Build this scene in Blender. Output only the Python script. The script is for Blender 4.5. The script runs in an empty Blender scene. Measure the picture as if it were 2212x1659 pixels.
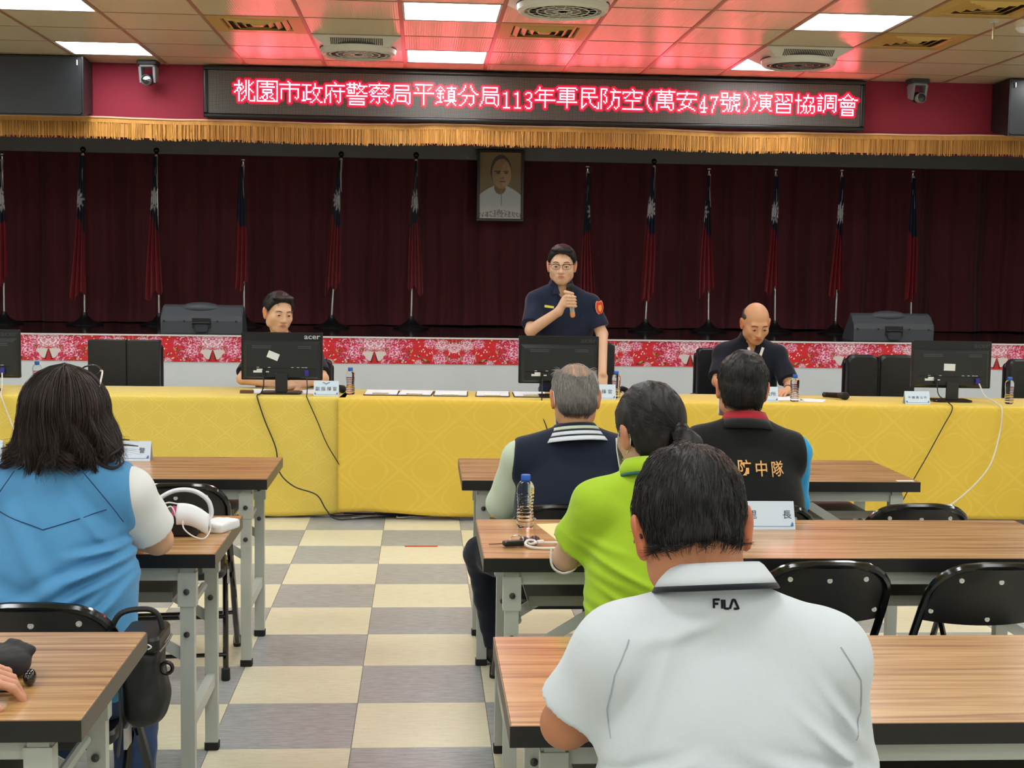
import bpy, math, random
import numpy as np
from mathutils import Vector, Matrix, Euler
PI = math.pi
scene = bpy.context.scene
COL = scene.collection

# ---------------------------------------------------------------- camera
cam_data = bpy.data.cameras.new('camera'); cam = bpy.data.objects.new('camera', cam_data); COL.objects.link(cam)
cam_data.sensor_fit = 'HORIZONTAL'; cam_data.sensor_width = 36.0
cam_data.lens = 36.0*2949.8/2212.0
cam_data.clip_start = 0.05; cam_data.clip_end = 200
def _basis(p, y, r):
    cy, sy, cp, sp = math.cos(y), math.sin(y), math.cos(p), math.sin(p)
    F = Vector((sy*cp, cy*cp, -sp)); R = Vector((cy, -sy, 0)); U = R.cross(F)
    return F, R*math.cos(r)+U*math.sin(r), U*math.cos(r)-R*math.sin(r)
_F, _R, _U = _basis(math.radians(4.951), math.radians(3.791), math.radians(0.830))
cam.matrix_world = Matrix(((_R.x, _U.x, -_F.x, 0), (_R.y, _U.y, -_F.y, 0), (_R.z, _U.z, -_F.z, 1.5767), (0, 0, 0, 1)))
scene.camera = cam
# ---------------------------------------------------------------- world, exposure
world = bpy.data.worlds.new('world'); scene.world = world; world.use_nodes = True
world.node_tree.nodes['Background'].inputs[0].default_value = (0.55, 0.6, 0.65, 1)
world.node_tree.nodes['Background'].inputs[1].default_value = 0.05
vs = scene.view_settings
vs.view_transform = 'Standard'; vs.look = 'None'; vs.gamma = 1.0; vs.use_curve_mapping = False
vs.exposure = 0.9
scene.cycles.max_bounces = 5; scene.cycles.diffuse_bounces = 3; scene.cycles.glossy_bounces = 3
scene.cycles.transmission_bounces = 8; scene.cycles.transparent_max_bounces = 5
scene.cycles.sample_clamp_indirect = 6.0; scene.cycles.use_light_tree = False
PANEL_STRENGTH = 9.0      # light output of the ceiling panels
LED_STRENGTH = 17.0        # light output of the sign's lit dots

# ---------------------------------------------------------------- helpers
rnd = random.Random(7)
def lin(c):
    return tuple(((v/255.0)/12.92 if v/255.0 <= 0.04045 else ((v/255.0+0.055)/1.055)**2.4) for v in c[:3])
def V3(*a): return np.array(a, float)

def mesh_obj(name, verts, faces, mat=None, parent=None, smooth=False, origin=(0, 0, 0), cols=None, uvs=None):
    me = bpy.data.meshes.new(name)
    v = np.asarray(verts, np.float32).reshape(-1, 3) - np.asarray(origin, np.float32)
    if isinstance(faces, np.ndarray) and faces.ndim == 2:
        nf, k = faces.shape
        me.vertices.add(len(v)); me.vertices.foreach_set('co', v.ravel())
        me.loops.add(nf*k); me.loops.foreach_set('vertex_index', faces.astype(np.int32).ravel())
        me.polygons.add(nf)
        me.polygons.foreach_set('loop_start', np.arange(0, nf*k, k, dtype=np.int32))
        me.update(calc_edges=True); me.validate()
    else:
        me.from_pydata([tuple(map(float, p)) for p in v], [], [tuple(int(i) for i in f) for f in faces]); me.update()
    if smooth:
        me.polygons.foreach_set('use_smooth', np.ones(len(me.polygons), bool))
    if cols is not None:
        a = me.color_attributes.new('Col', 'FLOAT_COLOR', 'POINT')
        c = np.ones((len(me.vertices), 4), np.float32); c[:, :3] = np.asarray(cols, np.float32)[:len(me.vertices)]
        a.data.foreach_set('color', c.ravel())
    if mat is not None: me.materials.append(mat)
    o = bpy.data.objects.new(name, me); COL.objects.link(o)
    if parent is not None: o.parent = parent
    return o

def tag(o, label=None, cat=None, group=None, kind=None):
    if label: o['label'] = label
    if cat: o['category'] = cat
    if group: o['group'] = group
    if kind: o['kind'] = kind
    return o
def thing(name, label, cat, loc=(0, 0, 0), rz=0.0, group=None):
    o = bpy.data.objects.new(name, None); COL.objects.link(o)
    o.empty_display_size = 0.05; o.location = loc; o.rotation_euler = (0, 0, rz)
    return tag(o, label, cat, group)
def copy_tree(o, parent=None):
    c = o.copy(); COL.objects.link(c); c.parent = parent
    for ch in list(o.children): copy_tree(ch, c)
    return c
def place(root, loc, rz=0.0, label=None, group=None):
    root.location = loc; root.rotation_euler = (0, 0, rz)
    if label: root['label'] = label
    if group: root['group'] = group
    return root

class MB:
    """collects shapes into one mesh"""
    def __init__(s): s.v = []; s.f = []
    def add(s, verts, faces):
        b = len(s.v); s.v += [tuple(map(float, p)) for p in verts]; s.f += [tuple(b+int(i) for i in f) for f in faces]; return s
    def box(s, x0, x1, y0, y1, z0, z1, rot=None, c=None):
        p = [(x0, y0, z0), (x1, y0, z0), (x1, y1, z0), (x0, y1, z0), (x0, y0, z1), (x1, y0, z1), (x1, y1, z1), (x0, y1, z1)]
        if rot is not None: p = [tuple(rot @ Vector(q)) for q in p]
        if c is not None: p = [(q[0]+c[0], q[1]+c[1], q[2]+c[2]) for q in p]
        return s.add(p, [(0, 3, 2, 1), (4, 5, 6, 7), (0, 1, 5, 4), (1, 2, 6, 5), (2, 3, 7, 6), (3, 0, 4, 7)])
    def rbox(s, x0, x1, y0, y1, z0, z1, r=0.01, n=3, axis='z', M=None):
        """box with its four edges along `axis` rounded"""
        lo = [x0, y0, z0]; hi = [x1, y1, z1]; k = 'xyz'.index(axis); a, b = [i for i in range(3) if i != k]
        pts = []
        for (cx, cy, t0) in ((hi[a]-r, hi[b]-r, 0), (lo[a]+r, hi[b]-r, 90), (lo[a]+r, lo[b]+r, 180), (hi[a]-r, lo[b]+r, 270)):
            for i in range(n+1):
                t = math.radians(t0+90*i/n); pts.append((cx+r*math.cos(t), cy+r*math.sin(t)))
        e = min(r*0.35, (hi[k]-lo[k])*0.25)
        ca, cb = (lo[a]+hi[a])/2, (lo[b]+hi[b])/2
        def ring(inset, w):
            o = []
            for (u, v) in pts:
                du, dv = u-ca, v-cb; L = max(1e-6, math.hypot(du, dv))
                uu, vv = u-du/L*inset, v-dv/L*inset
                q = [0, 0, 0]; q[a] = uu; q[b] = vv; q[k] = w; o.append(tuple(q))
            return o
        rings = [ring(e, lo[k]), ring(0, lo[k]+e), ring(0, hi[k]-e), ring(e, hi[k])]
        if M is not None: rings = [[tuple(M @ Vector(q)) for q in R] for R in rings]
        return s.loft(rings, True, True)
    def loft(s, rings, cap0=False, cap1=False, closed=True):
        m = len(rings[0]); vs_ = [p for R in rings for p in R]; fs = []
        for i in range(len(rings)-1):
            for j in range(m if closed else m-1):
                a = i*m+j; b = i*m+(j+1) % m; fs.append((a, b, b+m, a+m))
        if cap0: fs.append(tuple(range(m-1, -1, -1)))
        if cap1: fs.append(tuple(range((len(rings)-1)*m, len(rings)*m)))
        return s.add(vs_, fs)
    def lathe(s, prof, c=(0, 0, 0), n=20, axis='z', M=None):
        """prof: (r, h) pairs"""
        rings = []
        for (r, h) in prof:
            R = []
            for i in range(n):
                t = 2*PI*i/n; u, v = r*math.cos(t), r*math.sin(t)
                q = {'z': (u, v, h), 'y': (u, h, -v), 'x': (h, u, v)}[axis]
                if M is not None: q = tuple(M @ Vector(q))
                R.append((q[0]+c[0], q[1]+c[1], q[2]+c[2]))
            rings.append(R)
        return s.loft(rings, prof[0][0] > 1e-5, prof[-1][0] > 1e-5)
    def tube(s, path, r, n=8, cap=True, flat=None, closed=False):
        """r: number or list. flat=(w) squeezes the section"""
        P = [Vector(p) for p in path]; m = len(P); rings = []
        nrm = None
        for i in range(m):
            if closed: t = (P[(i+1) % m]-P[i-1])
            else: t = (P[min(i+1, m-1)]-P[max(i-1, 0)])
            t.normalize()
            if nrm is None:
                up = Vector((0, 0, 1)) if abs(t.z) < 0.95 else Vector((0, 1, 0)); nrm = (up - t*up.dot(t)).normalized()
            else:
                nrm = (nrm - t*nrm.dot(t)); nrm = nrm.normalized() if nrm.length > 1e-6 else Vector((1, 0, 0))
            bi = t.cross(nrm); ri = r[i] if isinstance(r, (list, tuple, np.ndarray)) else r
            k = flat if flat else 1.0
            rings.append([tuple(P[i]+nrm*ri*math.cos(2*PI*j/n)+bi*ri*k*math.sin(2*PI*j/n)) for j in range(n)])
        if closed: rings.append(rings[0])
        return s.loft(rings, cap and not closed, cap and not closed)
    def prism(s, poly, d, M=None, z0=0.0):
        """poly in xy, extruded from z0 to z0+d"""
        n = len(poly); p = [(x, y, z0) for x, y in poly]+[(x, y, z0+d) for x, y in poly]
        if M is not None: p = [tuple(M @ Vector(q)) for q in p]
        return s.add(p, [tuple(range(n-1, -1, -1)), tuple(range(n, 2*n))]+[(i, (i+1) % n, n+(i+1) % n, n+i) for i in range(n)])
    def sphere(s, c, r, nu=14, nv=8):
        r = r if isinstance(r, (tuple, list)) else (r, r, r)
        vs_ = [(c[0], c[1], c[2]-r[2])]
        for i in range(1, nv):
            t = PI*i/nv
            for j in range(nu):
                a = 2*PI*j/nu; vs_.append((c[0]+r[0]*math.sin(t)*math.cos(a), c[1]+r[1]*math.sin(t)*math.sin(a), c[2]-r[2]*math.cos(t)))
        vs_.append((c[0], c[1], c[2]+r[2])); L = len(vs_)-1; fs = []
        for j in range(nu): fs.append((0, 1+(j+1) % nu, 1+j))
        for i in range(nv-2):
            for j in range(nu):
                a = 1+i*nu+j; b = 1+i*nu+(j+1) % nu; fs.append((a, b, b+nu, a+nu))
        for j in range(nu): fs.append((L, L-nu+j, L-nu+(j+1) % nu))
        return s.add(vs_, fs)
    def build(s, name, mat, parent=None, smooth=False, origin=(0, 0, 0)):
        o = mesh_obj(name, s.v, s.f, mat, parent, smooth, origin)
        if smooth: autosmooth(o)
        return o
def autosmooth(o, deg=40):
    me = o.data
    try:
        me.set_sharp_from_angle(angle=math.radians(deg))
    except Exception:
        pass
def grid_mesh(fn, nu, nv):
    """fn(u,v)->(...,3) vectorised over [0,1]"""
    u, v = np.meshgrid(np.linspace(0, 1, nu), np.linspace(0, 1, nv)); P = fn(u, v).reshape(-1, 3)
    i = np.arange((nu-1)*(nv-1)); a = (i//(nu-1))*nu+i % (nu-1)
    return P, np.stack([a, a+1, a+1+nu, a+nu], 1)
def spline(pts, n=8):
    """Catmull-Rom through pts"""
    P = [np.array(p, float) for p in pts]; P = [2*P[0]-P[1]]+P+[2*P[-1]-P[-2]]; out = []
    for i in range(1, len(P)-2):
        for k in range(n):
            t = k/n; a, b, c, d = P[i-1], P[i], P[i+1], P[i+2]
            out.append(tuple(0.5*((2*b)+(-a+c)*t+(2*a-5*b+4*c-d)*t*t+(-a+3*b-3*c+d)*t**3)))
    out.append(tuple(P[-2])); return out
_fontcache = {}
def text_mesh(body, size=1.0, bold=0.0, align='CENTER'):
    """returns verts (n,2), faces of a flat text centred on the origin"""
    key = (body, size, bold, align)
    if key in _fontcache: return _fontcache[key]
    cu = bpy.data.curves.new('lettering', 'FONT'); cu.body = body; cu.size = size; cu.align_x = align; cu.align_y = 'CENTER'
    cu.resolution_u = 3; cu.offset = bold; cu.fill_mode = 'FRONT'
    ob = bpy.data.objects.new('lettering', cu); COL.objects.link(ob)
    dg = bpy.context.evaluated_depsgraph_get(); ev = ob.evaluated_get(dg); me = ev.to_mesh()
    v = np.array([tuple(p.co) for p in me.vertices]) if len(me.vertices) else np.zeros((0, 3)); f = [tuple(p.vertices) for p in me.polygons]
    ev.to_mesh_clear(); bpy.data.objects.remove(ob); bpy.data.curves.remove(cu)
    _fontcache[key] = (v, f); return v, f
def text_obj(name, body, size, mat, parent, M, bold=0.0, thick=0.0006, sx=1.0):
    """flat lettering with a little thickness; M maps text plane (x right, y up, z out) to parent space"""
    v, f = text_mesh(body, size, bold)
    if len(v) == 0: return None
    n = len(v); vv = [tuple(M @ Vector((p[0]*sx, p[1], thick))) for p in v]
    return mesh_obj(name, vv, f, mat, parent)

# ---------------------------------------------------------------- materials
MATS = {}
def nodes_of(m): return m.node_tree.nodes, m.node_tree.links
def mat(name, c=(128, 128, 128), rough=0.6, metal=0.0, spec=0.5, **kw):
    """kw: noise=(scale, amount, stretch xyz), bump=(scale, strength, stretch), coat, trans, ior, emit=(rgb, strength), vcol, sheen"""
    if name in MATS: return MATS[name]
    m = bpy.data.materials.new(name); m.use_nodes = True; N, L = nodes_of(m)
    b = N['Principled BSDF']; b.inputs['Base Color'].default_value = (*lin(c), 1)
    b.inputs['Roughness'].default_value = rough; b.inputs['Metallic'].default_value = metal
    b.inputs['Specular IOR Level'].default_value = spec
    if 'coat' in kw: b.inputs['Coat Weight'].default_value = kw['coat']; b.inputs['Coat Roughness'].default_value = kw.get('coat_rough', 0.1)
    if 'trans' in kw: b.inputs['Transmission Weight'].default_value = kw['trans']
    if 'ior' in kw: b.inputs['IOR'].default_value = kw['ior']
    if 'sheen' in kw: b.inputs['Sheen Weight'].default_value = kw['sheen']; b.inputs['Sheen Roughness'].default_value = 0.4
    if 'sss' in kw:
        b.inputs['Subsurface Weight'].default_value = kw['sss']; b.inputs['Subsurface Radius'].default_value = (0.9, 0.35, 0.2); b.inputs['Subsurface Scale'].default_value = 0.01
    if 'emit' in kw:
        b.inputs['Emission Color'].default_value = (*kw['emit'][0], 1); b.inputs['Emission Strength'].default_value = kw['emit'][1]
    tc = None
    def coord(stretch, sc):
        nonlocal tc
        if tc is None: tc = N.new('ShaderNodeTexCoord')
        mp = N.new('ShaderNodeMapping'); mp.inputs['Scale'].default_value = stretch
        L.new(tc.outputs['Object'], mp.inputs['Vector'])
        nz = N.new('ShaderNodeTexNoise'); nz.inputs['Scale'].default_value = sc; nz.inputs['Detail'].default_value = 5
        L.new(mp.outputs[0], nz.inputs['Vector']); return nz
    base = None
    if kw.get('vcol'):
        at = N.new('ShaderNodeAttribute'); at.attribute_name = 'Col'; base = at.outputs['Color']; L.new(base, b.inputs['Base Color'])
    if 'noise' in kw:
        sc, am, st = kw['noise']; nz = coord(st, sc)
        mr = N.new('ShaderNodeMapRange'); mr.inputs['From Min'].default_value = 0.3; mr.inputs['From Max'].default_value = 0.7
        mr.inputs['To Min'].default_value = 1-am; mr.inputs['To Max'].default_value = 1+am; L.new(nz.outputs['Fac'], mr.inputs['Value'])
        mx = N.new('ShaderNodeMix'); mx.data_type = 'RGBA'; mx.blend_type = 'MULTIPLY'; mx.inputs['Factor'].default_value = 1
        mx.inputs['A'].default_value = (*lin(c), 1)
        if base is not None: L.new(base, mx.inputs['A'])
        L.new(mr.outputs[0], mx.inputs['B']); L.new(mx.outputs['Result'], b.inputs['Base Color'])
    if 'bump' in kw:
        sc, stg, st = kw['bump']; nz = coord(st, sc); bp = N.new('ShaderNodeBump'); bp.inputs['Strength'].default_value = stg
        bp.inputs['Distance'].default_value = kw.get('bump_dist', 0.01)
        L.new(nz.outputs['Fac'], bp.inputs['Height']); L.new(bp.outputs[0], b.inputs['Normal'])
    MATS[name] = m; return m
def mnode(N, L, op, a, b=None, c=None):
    n = N.new('ShaderNodeMath'); n.operation = op
    for i, x in enumerate((a, b, c)):
        if x is None: continue
        if isinstance(x, (int, float)): n.inputs[i].default_value = x
        else: L.new(x, n.inputs[i])
    return n.outputs[0]

# ---------------------------------------------------------------- signed-distance modelling (bodies, hair, soft things)
def smin(a, b, k):
    if k <= 0: return np.minimum(a, b)
    h = np.clip(0.5+0.5*(b-a)/k, 0, 1); return b*(1-h)+a*h-k*h*(1-h)
def smax(a, b, k): return -smin(-a, -b, k)
def rc(a, b, ra, rb):
    """tapering capsule"""
    a = np.array(a, np.float32); b = np.array(b, np.float32); ab = b-a; q = max(float(ab@ab), 1e-9)
    def f(P):
        t = np.clip((P-a)@ab/q, 0, 1); d = P-a-t[:, None]*ab
        return np.sqrt((d*d).sum(1))-(ra+(rb-ra)*t)
    return f
def ell(c, r, R=None):
    c = np.array(c, np.float32); r = np.array(r, np.float32); R = None if R is None else np.array(R, np.float32)
    def f(P):
        d = P-c
        if R is not None: d = d@R
        k0 = np.sqrt(((d/r)**2).sum(1)); k1 = np.sqrt(((d/(r*r))**2).sum(1))
        return np.where(k1 > 1e-6, k0*(k0-1)/np.maximum(k1, 1e-6), -r.min())
    return f
def bx(c, h, rr=0.01, R=None):
    c = np.array(c, np.float32); h = np.array(h, np.float32)-rr; R = None if R is None else np.array(R, np.float32)
    def f(P):
        d = P-c
        if R is not None: d = d@R
        q = np.abs(d)-h; return np.sqrt((np.maximum(q, 0)**2).sum(1))+np.minimum(q.max(1), 0)-rr
    return f
def half(pt, n):
    """half-space: negative on the side opposite to n"""
    pt = np.array(pt, np.float32); n = np.array(n, np.float32); n = n/np.linalg.norm(n)
    return lambda P: (P-pt)@n
def infl(f, d): return lambda P: f(P)-d
def nets(ops, lo, hi, h, B=8):
    """ops: list of (kind, fn, k): 'u' smooth union, 's' smooth subtract, 'i' intersect, 'd' displace fn(P, V)"""
    lo = np.array(lo, np.float32); hi = np.array(hi, np.float32)
    nb = np.ceil((hi-lo)/(h*B)).astype(int); n = nb*B+1
    ax = [lo[i]+np.arange(nb[i])*h*B+h*B/2 for i in range(3)]
    Cc = np.stack(np.meshgrid(*ax, indexing='ij'), -1).reshape(-1, 3).astype(np.float32)
    diag = float(np.sqrt(3)*h*B/2)
    dc = np.full(len(Cc), 9.0, np.float32); per = []
    for kind, fn, k in ops:
        d = None
        if kind == 'd': per.append(None); continue
        d = fn(Cc); per.append(d)
        if kind == 'u': dc = smin(dc, d, k)
        elif kind == 's': dc = smax(dc, -d, k)
        else: dc = smax(dc, d, k)
    sel = np.where(np.abs(dc) < diag*1.4+0.010)[0]
    g = np.arange(B+1, dtype=np.float32)*h
    off = np.stack(np.meshgrid(g, g, g, indexing='ij'), -1).reshape(-1, 3)-h*B/2
    K = len(off); P = (Cc[sel][:, None, :]+off[None]).astype(np.float32)
    V = np.full((len(sel), K), 9.0, np.float32)
    for (kind, fn, k), d0 in zip(ops, per):
        if kind == 'u': m = np.where(d0[sel] < np.abs(dc[sel])+2*diag+k+0.01)[0]
        elif kind == 's': m = np.where(d0[sel] < 2*diag+k+0.01)[0]
        else: m = np.arange(len(sel))
        if len(m) == 0: continue
        Q = P[m].reshape(-1, 3)
        if kind == 'd': V[m] = fn(Q, V[m].reshape(-1)).reshape(len(m), K); continue
        d = fn(Q).reshape(len(m), K)
        V[m] = smin(V[m], d, k) if kind == 'u' else (smax(V[m], -d, k) if kind == 's' else smax(V[m], d, k))
    D = np.repeat(np.repeat(np.repeat(np.where(dc < 0, -9, 9).reshape(nb).astype(np.float32), B, 0), B, 1), B, 2)
    D = np.pad(D, ((0, 1), (0, 1), (0, 1)), mode='edge')
    bi = np.stack(np.unravel_index(sel, nb), 1)*B
    ii = np.stack(np.meshgrid(*[np.arange(B+1)]*3, indexing='ij'), -1).reshape(-1, 3)
    G = bi[:, None, :]+ii[None]; D[G[..., 0], G[..., 1], G[..., 2]] = V
    S = D < 0
    cnt = np.zeros(np.array(n)-1, np.int8)
    for i in (0, 1):
        for j in (0, 1):
            for k in (0, 1): cnt += S[i:n[0]-1+i, j:n[1]-1+j, k:n[2]-1+k]
    act = np.argwhere((cnt > 0) & (cnt < 8)); idx = np.full(cnt.shape, -1, np.int32); idx[act[:, 0], act[:, 1], act[:, 2]] = np.arange(len(act))
    cor = np.array([(i, j, k) for i in (0, 1) for j in (0, 1) for k in (0, 1)])
    cv = np.stack([D[act[:, 0]+c[0], act[:, 1]+c[1], act[:, 2]+c[2]] for c in cor], 1)
    acc = np.zeros((len(act), 3)); num = np.zeros(len(act))
    for a in range(8):
        for b in range(a+1, 8):
            if np.abs(cor[a]-cor[b]).sum() != 1: continue
            x = (cv[:, a] < 0) != (cv[:, b] < 0); va = cv[:, a]; den = np.where(x, va-cv[:, b], 1)
            t = np.where(x, va/den, 0); acc += np.where(x[:, None], cor[a]+t[:, None]*(cor[b]-cor[a]), 0); num += x
    verts = lo+(act+acc/np.maximum(num, 1)[:, None])*h
    quads = []
    for d in range(3):
        e, f_ = [i for i in range(3) if i != d]
        s0 = [slice(None)]*3; s1 = [slice(None)]*3; s0[d] = slice(0, -1); s1[d] = slice(1, None)
        A = S[tuple(s0)]; Bq = S[tuple(s1)]; ed = np.argwhere(A != Bq)
        ok = (ed[:, e] > 0) & (ed[:, f_] > 0) & (ed[:, e] < n[e]-1) & (ed[:, f_] < n[f_]-1); ed = ed[ok]
        if len(ed) == 0: continue
        q = []
        for de, df in ((-1, -1), (0, -1), (0, 0), (-1, 0)):
            c = ed.copy(); c[:, e] += de; c[:, f_] += df; q.append(idx[c[:, 0], c[:, 1], c[:, 2]])
        q = np.stack(q, 1); flip = A[ed[:, 0], ed[:, 1], ed[:, 2]]
        if d == 1: flip = ~flip
        q[~flip] = q[~flip][:, ::-1]; q = q[(q >= 0).all(1)]; quads.append(q)
    F = np.concatenate(quads) if quads else np.zeros((0, 4), int)
    return verts, F
def vnormals(v, f):
    a, b, c, d = (v[f[:, i]] for i in range(4)); nn = np.cross(c-a, d-b); out = np.zeros_like(v)
    for i in range(4): np.add.at(out, f[:, i], nn)
    return out/np.maximum(np.linalg.norm(out, axis=1, keepdims=True), 1e-9)
def vnoise(P, s, seed=0):
    """cheap smooth noise in about [-1, 1]"""
    r = np.random.RandomState(seed); P = np.asarray(P, np.float32); o = np.zeros(len(P), np.float32)
    for i in range(5):
        k = (r.normal(size=3)*s*(0.6+0.35*i)).astype(np.float32); o += np.sin(P@k+np.float32(r.uniform(0, 6.28)))/np.float32(1+0.4*i)
    return o/2.2
def strands_mesh(paths, r0=0.0006, r1=0.0002):
    """paths (n, m, 3) -> three-sided tapering hairs"""
    paths = np.asarray(paths, np.float32); n, m, _ = paths.shape
    t = np.gradient(paths, axis=1); t /= np.maximum(np.linalg.norm(t, axis=2, keepdims=True), 1e-9)
    up = np.eye(3, dtype=np.float32)[np.abs(t).max(1).argmin(1)][:, None, :]*np.ones_like(t)
    a = np.cross(t, up); a /= np.maximum(np.linalg.norm(a, axis=2, keepdims=True), 1e-9); b = np.cross(t, a)
    rr = np.linspace(r0, r1, m)[None, :, None] if not isinstance(r0, np.ndarray) else r0[:, None, None]*np.linspace(1, 0.35, m)[None, :, None]
    ring = [paths+rr*(math.cos(x)*a+math.sin(x)*b) for x in (0, 2.094, 4.189)]
    vv = np.stack(ring, 2).reshape(-1, 3)
    base = (np.arange(n)[:, None]*m+np.arange(m-1)[None]).reshape(-1)*3
    F = np.concatenate([np.stack([base+j, base+(j+1) % 3, base+3+(j+1) % 3, base+3+j], 1) for j in range(3)])
    return vv, F
# ================================================================ the room
ZC = 3.13; YW = 11.18                      # ceiling height, wall above the stage
GX0, GDX, GY0, GDY = 0.478, 0.63, 8.31, 0.61   # ceiling grid
TS, TX0, TY0 = 0.46, -0.2204, 4.3649       # floor tiles

def tile_material(name, base, streak, streak_amt, fine):
    m = bpy.data.materials.new(name); m.use_nodes = True; N, L = nodes_of(m); b = N['Principled BSDF']
    g = N.new('ShaderNodeNewGeometry'); mp = N.new('ShaderNodeMapping'); mp.inputs['Scale'].default_value = (9, 55, 1); L.new(g.outputs['Position'], mp.inputs[0])
    nz = N.new('ShaderNodeTexNoise'); nz.inputs['Scale'].default_value = 1.6; nz.inputs['Detail'].default_value = 6; nz.inputs['Roughness'].default_value = 0.65; L.new(mp.outputs[0], nz.inputs['Vector'])
    cr = N.new('ShaderNodeValToRGB'); e = cr.color_ramp.elements
    e[0].position = 0.30; e[0].color = (*lin(tuple(v*(1-streak_amt) for v in base)), 1); e[1].position = 0.72; e[1].color = (*lin(streak), 1)
    k = cr.color_ramp.elements.new(0.5); k.color = (*lin(base), 1)
    L.new(nz.outputs['Fac'], cr.inputs[0])
    n2 = N.new('ShaderNodeTexNoise'); n2.inputs['Scale'].default_value = fine; n2.inputs['Detail'].default_value = 2; L.new(g.outputs['Position'], n2.inputs['Vector'])
    sp = N.new('ShaderNodeMapRange'); sp.inputs['From Min'].default_value = 0.26; sp.inputs['From Max'].default_value = 0.34; sp.inputs['To Min'].default_value = 0.72; sp.inputs['To Max'].default_value = 1; L.new(n2.outputs['Fac'], sp.inputs[0])
    n3 = N.new('ShaderNodeTexNoise'); n3.inputs['Scale'].default_value = 1.3; L.new(g.outputs['Position'], n3.inputs['Vector'])
    s3 = N.new('ShaderNodeMapRange'); s3.inputs['To Min'].default_value = 0.9; s3.inputs['To Max'].default_value = 1.08; L.new(n3.outputs['Fac'], s3.inputs[0])
    mu = mnode(N, L, 'MULTIPLY', sp.outputs[0], s3.outputs[0])
    mx = N.new('ShaderNodeMix'); mx.data_type = 'RGBA'; mx.blend_type = 'MULTIPLY'; mx.inputs['Factor'].default_value = 1
    L.new(cr.outputs[0], mx.inputs['A']); L.new(mu, mx.inputs['B']); L.new(mx.outputs['Result'], b.inputs['Base Color'])
    b.inputs['Roughness'].default_value = 0.34; b.inputs['Specular IOR Level'].default_value = 0.4
    return m
M_CREAM = tile_material('cream_vinyl', (222, 216, 188), (230, 226, 202), 0.06, 95)
M_GREY = tile_material('grey_vinyl', (158, 162, 163), (182, 186, 186), 0.16, 80)

# floor slab (joints show it) and the tiles on it
m = mat('floor_joint', (120, 116, 104), 0.6)
floor = MB().box(-5.4, 6.2, -3.2, 11.2, -0.12, -0.0035).build('floor', m); tag(floor, 'checked vinyl floor of cream and grey squares', kind='structure')
tile_me = {}
for key, mm in (('c', M_CREAM), ('g', M_GREY)):
    q = TS/2-0.0011; e = 0.002
    b = MB(); rings = [[(sx*(q-i), sy*(q-i), z) for sx, sy in ((-1, -1), (1, -1), (1, 1), (-1, 1))] for i, z in ((0, -0.0035), (0, -0.0006), (0.0012, 0.0))]
    b.loft(rings, False, True); o = b.build('floor_tile', mm, floor); tile_me[key] = o.data; bpy.data.objects.remove(o)
for c in range(-5, 9):
    for r in range(-4, 15):
        o = bpy.data.objects.new('floor_tile', tile_me['g' if (c+r) % 2 else 'c']); COL.objects.link(o); o.parent = floor
        o.location = (TX0+TS*(c+0.5), TY0+TS*(r+0.5), 0)
for key, par in (('c', 0), ('g', 1)):       # beyond the tiles that show: plain checks
    b = MB()
    for c in range(-11, 14):
        for r in range(-16, 15):
            if (-5 <= c <= 8 and -4 <= r <= 14) or (c+r) % 2 != par: continue
            x, y = TX0+TS*c, TY0+TS*r
            b.add([(x, y, -0.001), (x+TS, y, -0.001), (x+TS, y+TS, -0.001), (x, y+TS, -0.001)], [(0, 1, 2, 3)])
    tag(b.build('outer_floor_tiles', M_CREAM if key == 'c' else M_GREY, floor), kind='stuff')

# walls
M_WALL = mat('wall_paint', (214, 214, 206), 0.8)
def structure(name, b, m, label):
    o = b.build(name, m) if isinstance(b, MB) else b
    return tag(o, label, kind='structure')
structure('wall_left', MB().box(-5.5, -5.35, -3.2, 14.2, 0, 3.4), M_WALL, 'pale painted side wall of the hall')
structure('wall_right', MB().box(6.15, 6.3, -3.2, 14.2, 0, 3.4), M_WALL, 'pale painted side wall of the hall on the far side')
structure('wall_rear', MB().box(-5.5, 6.3, -3.35, -3.2, 0, 3.4), M_WALL, 'pale painted wall behind the audience')
M_MAROON = mat('maroon_wall', (146, 30, 55), 0.75, bump=(60, 0.15, (1, 1, 1)))
structure('wall_above_stage', MB().box(-5.35, 6.15, YW, YW+0.16, 2.55, ZC+0.02), M_MAROON, 'maroon wall above the stage opening')
structure('wall_stage_back', MB().box(-5.35, 6.15, 13.6, 13.75, 0, 3.4), mat('black_paint', (16, 14, 14), 0.8), 'dark wall behind the stage curtain')
structure('ceiling_stage', MB().box(-5.35, 6.15, YW+0.16, 13.6, 3.2, 3.3), mat('black_paint', (16, 14, 14), 0.8), 'dark ceiling over the stage')
for nm, a, b_ in (('wall_stage_left', -5.35, -5.30), ('wall_stage_right', 6.10, 6.15)): structure(nm, MB().box(a, b_, YW+.17, 13.6, .99, 3.2), mat('black_paint', (16, 14, 14), 0.8), 'dark side wall of the stage')
M_BEAM = mat('grey_beam_paint', (118, 116, 118), 0.7, noise=(3, 0.06, (1, 1, 1)))
structure('trim_1', MB().box(-5.35, 6.15, 12.98, 13.06, 2.565, 3.2), M_BEAM, 'grey painted beam above the stage curtain')

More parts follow.
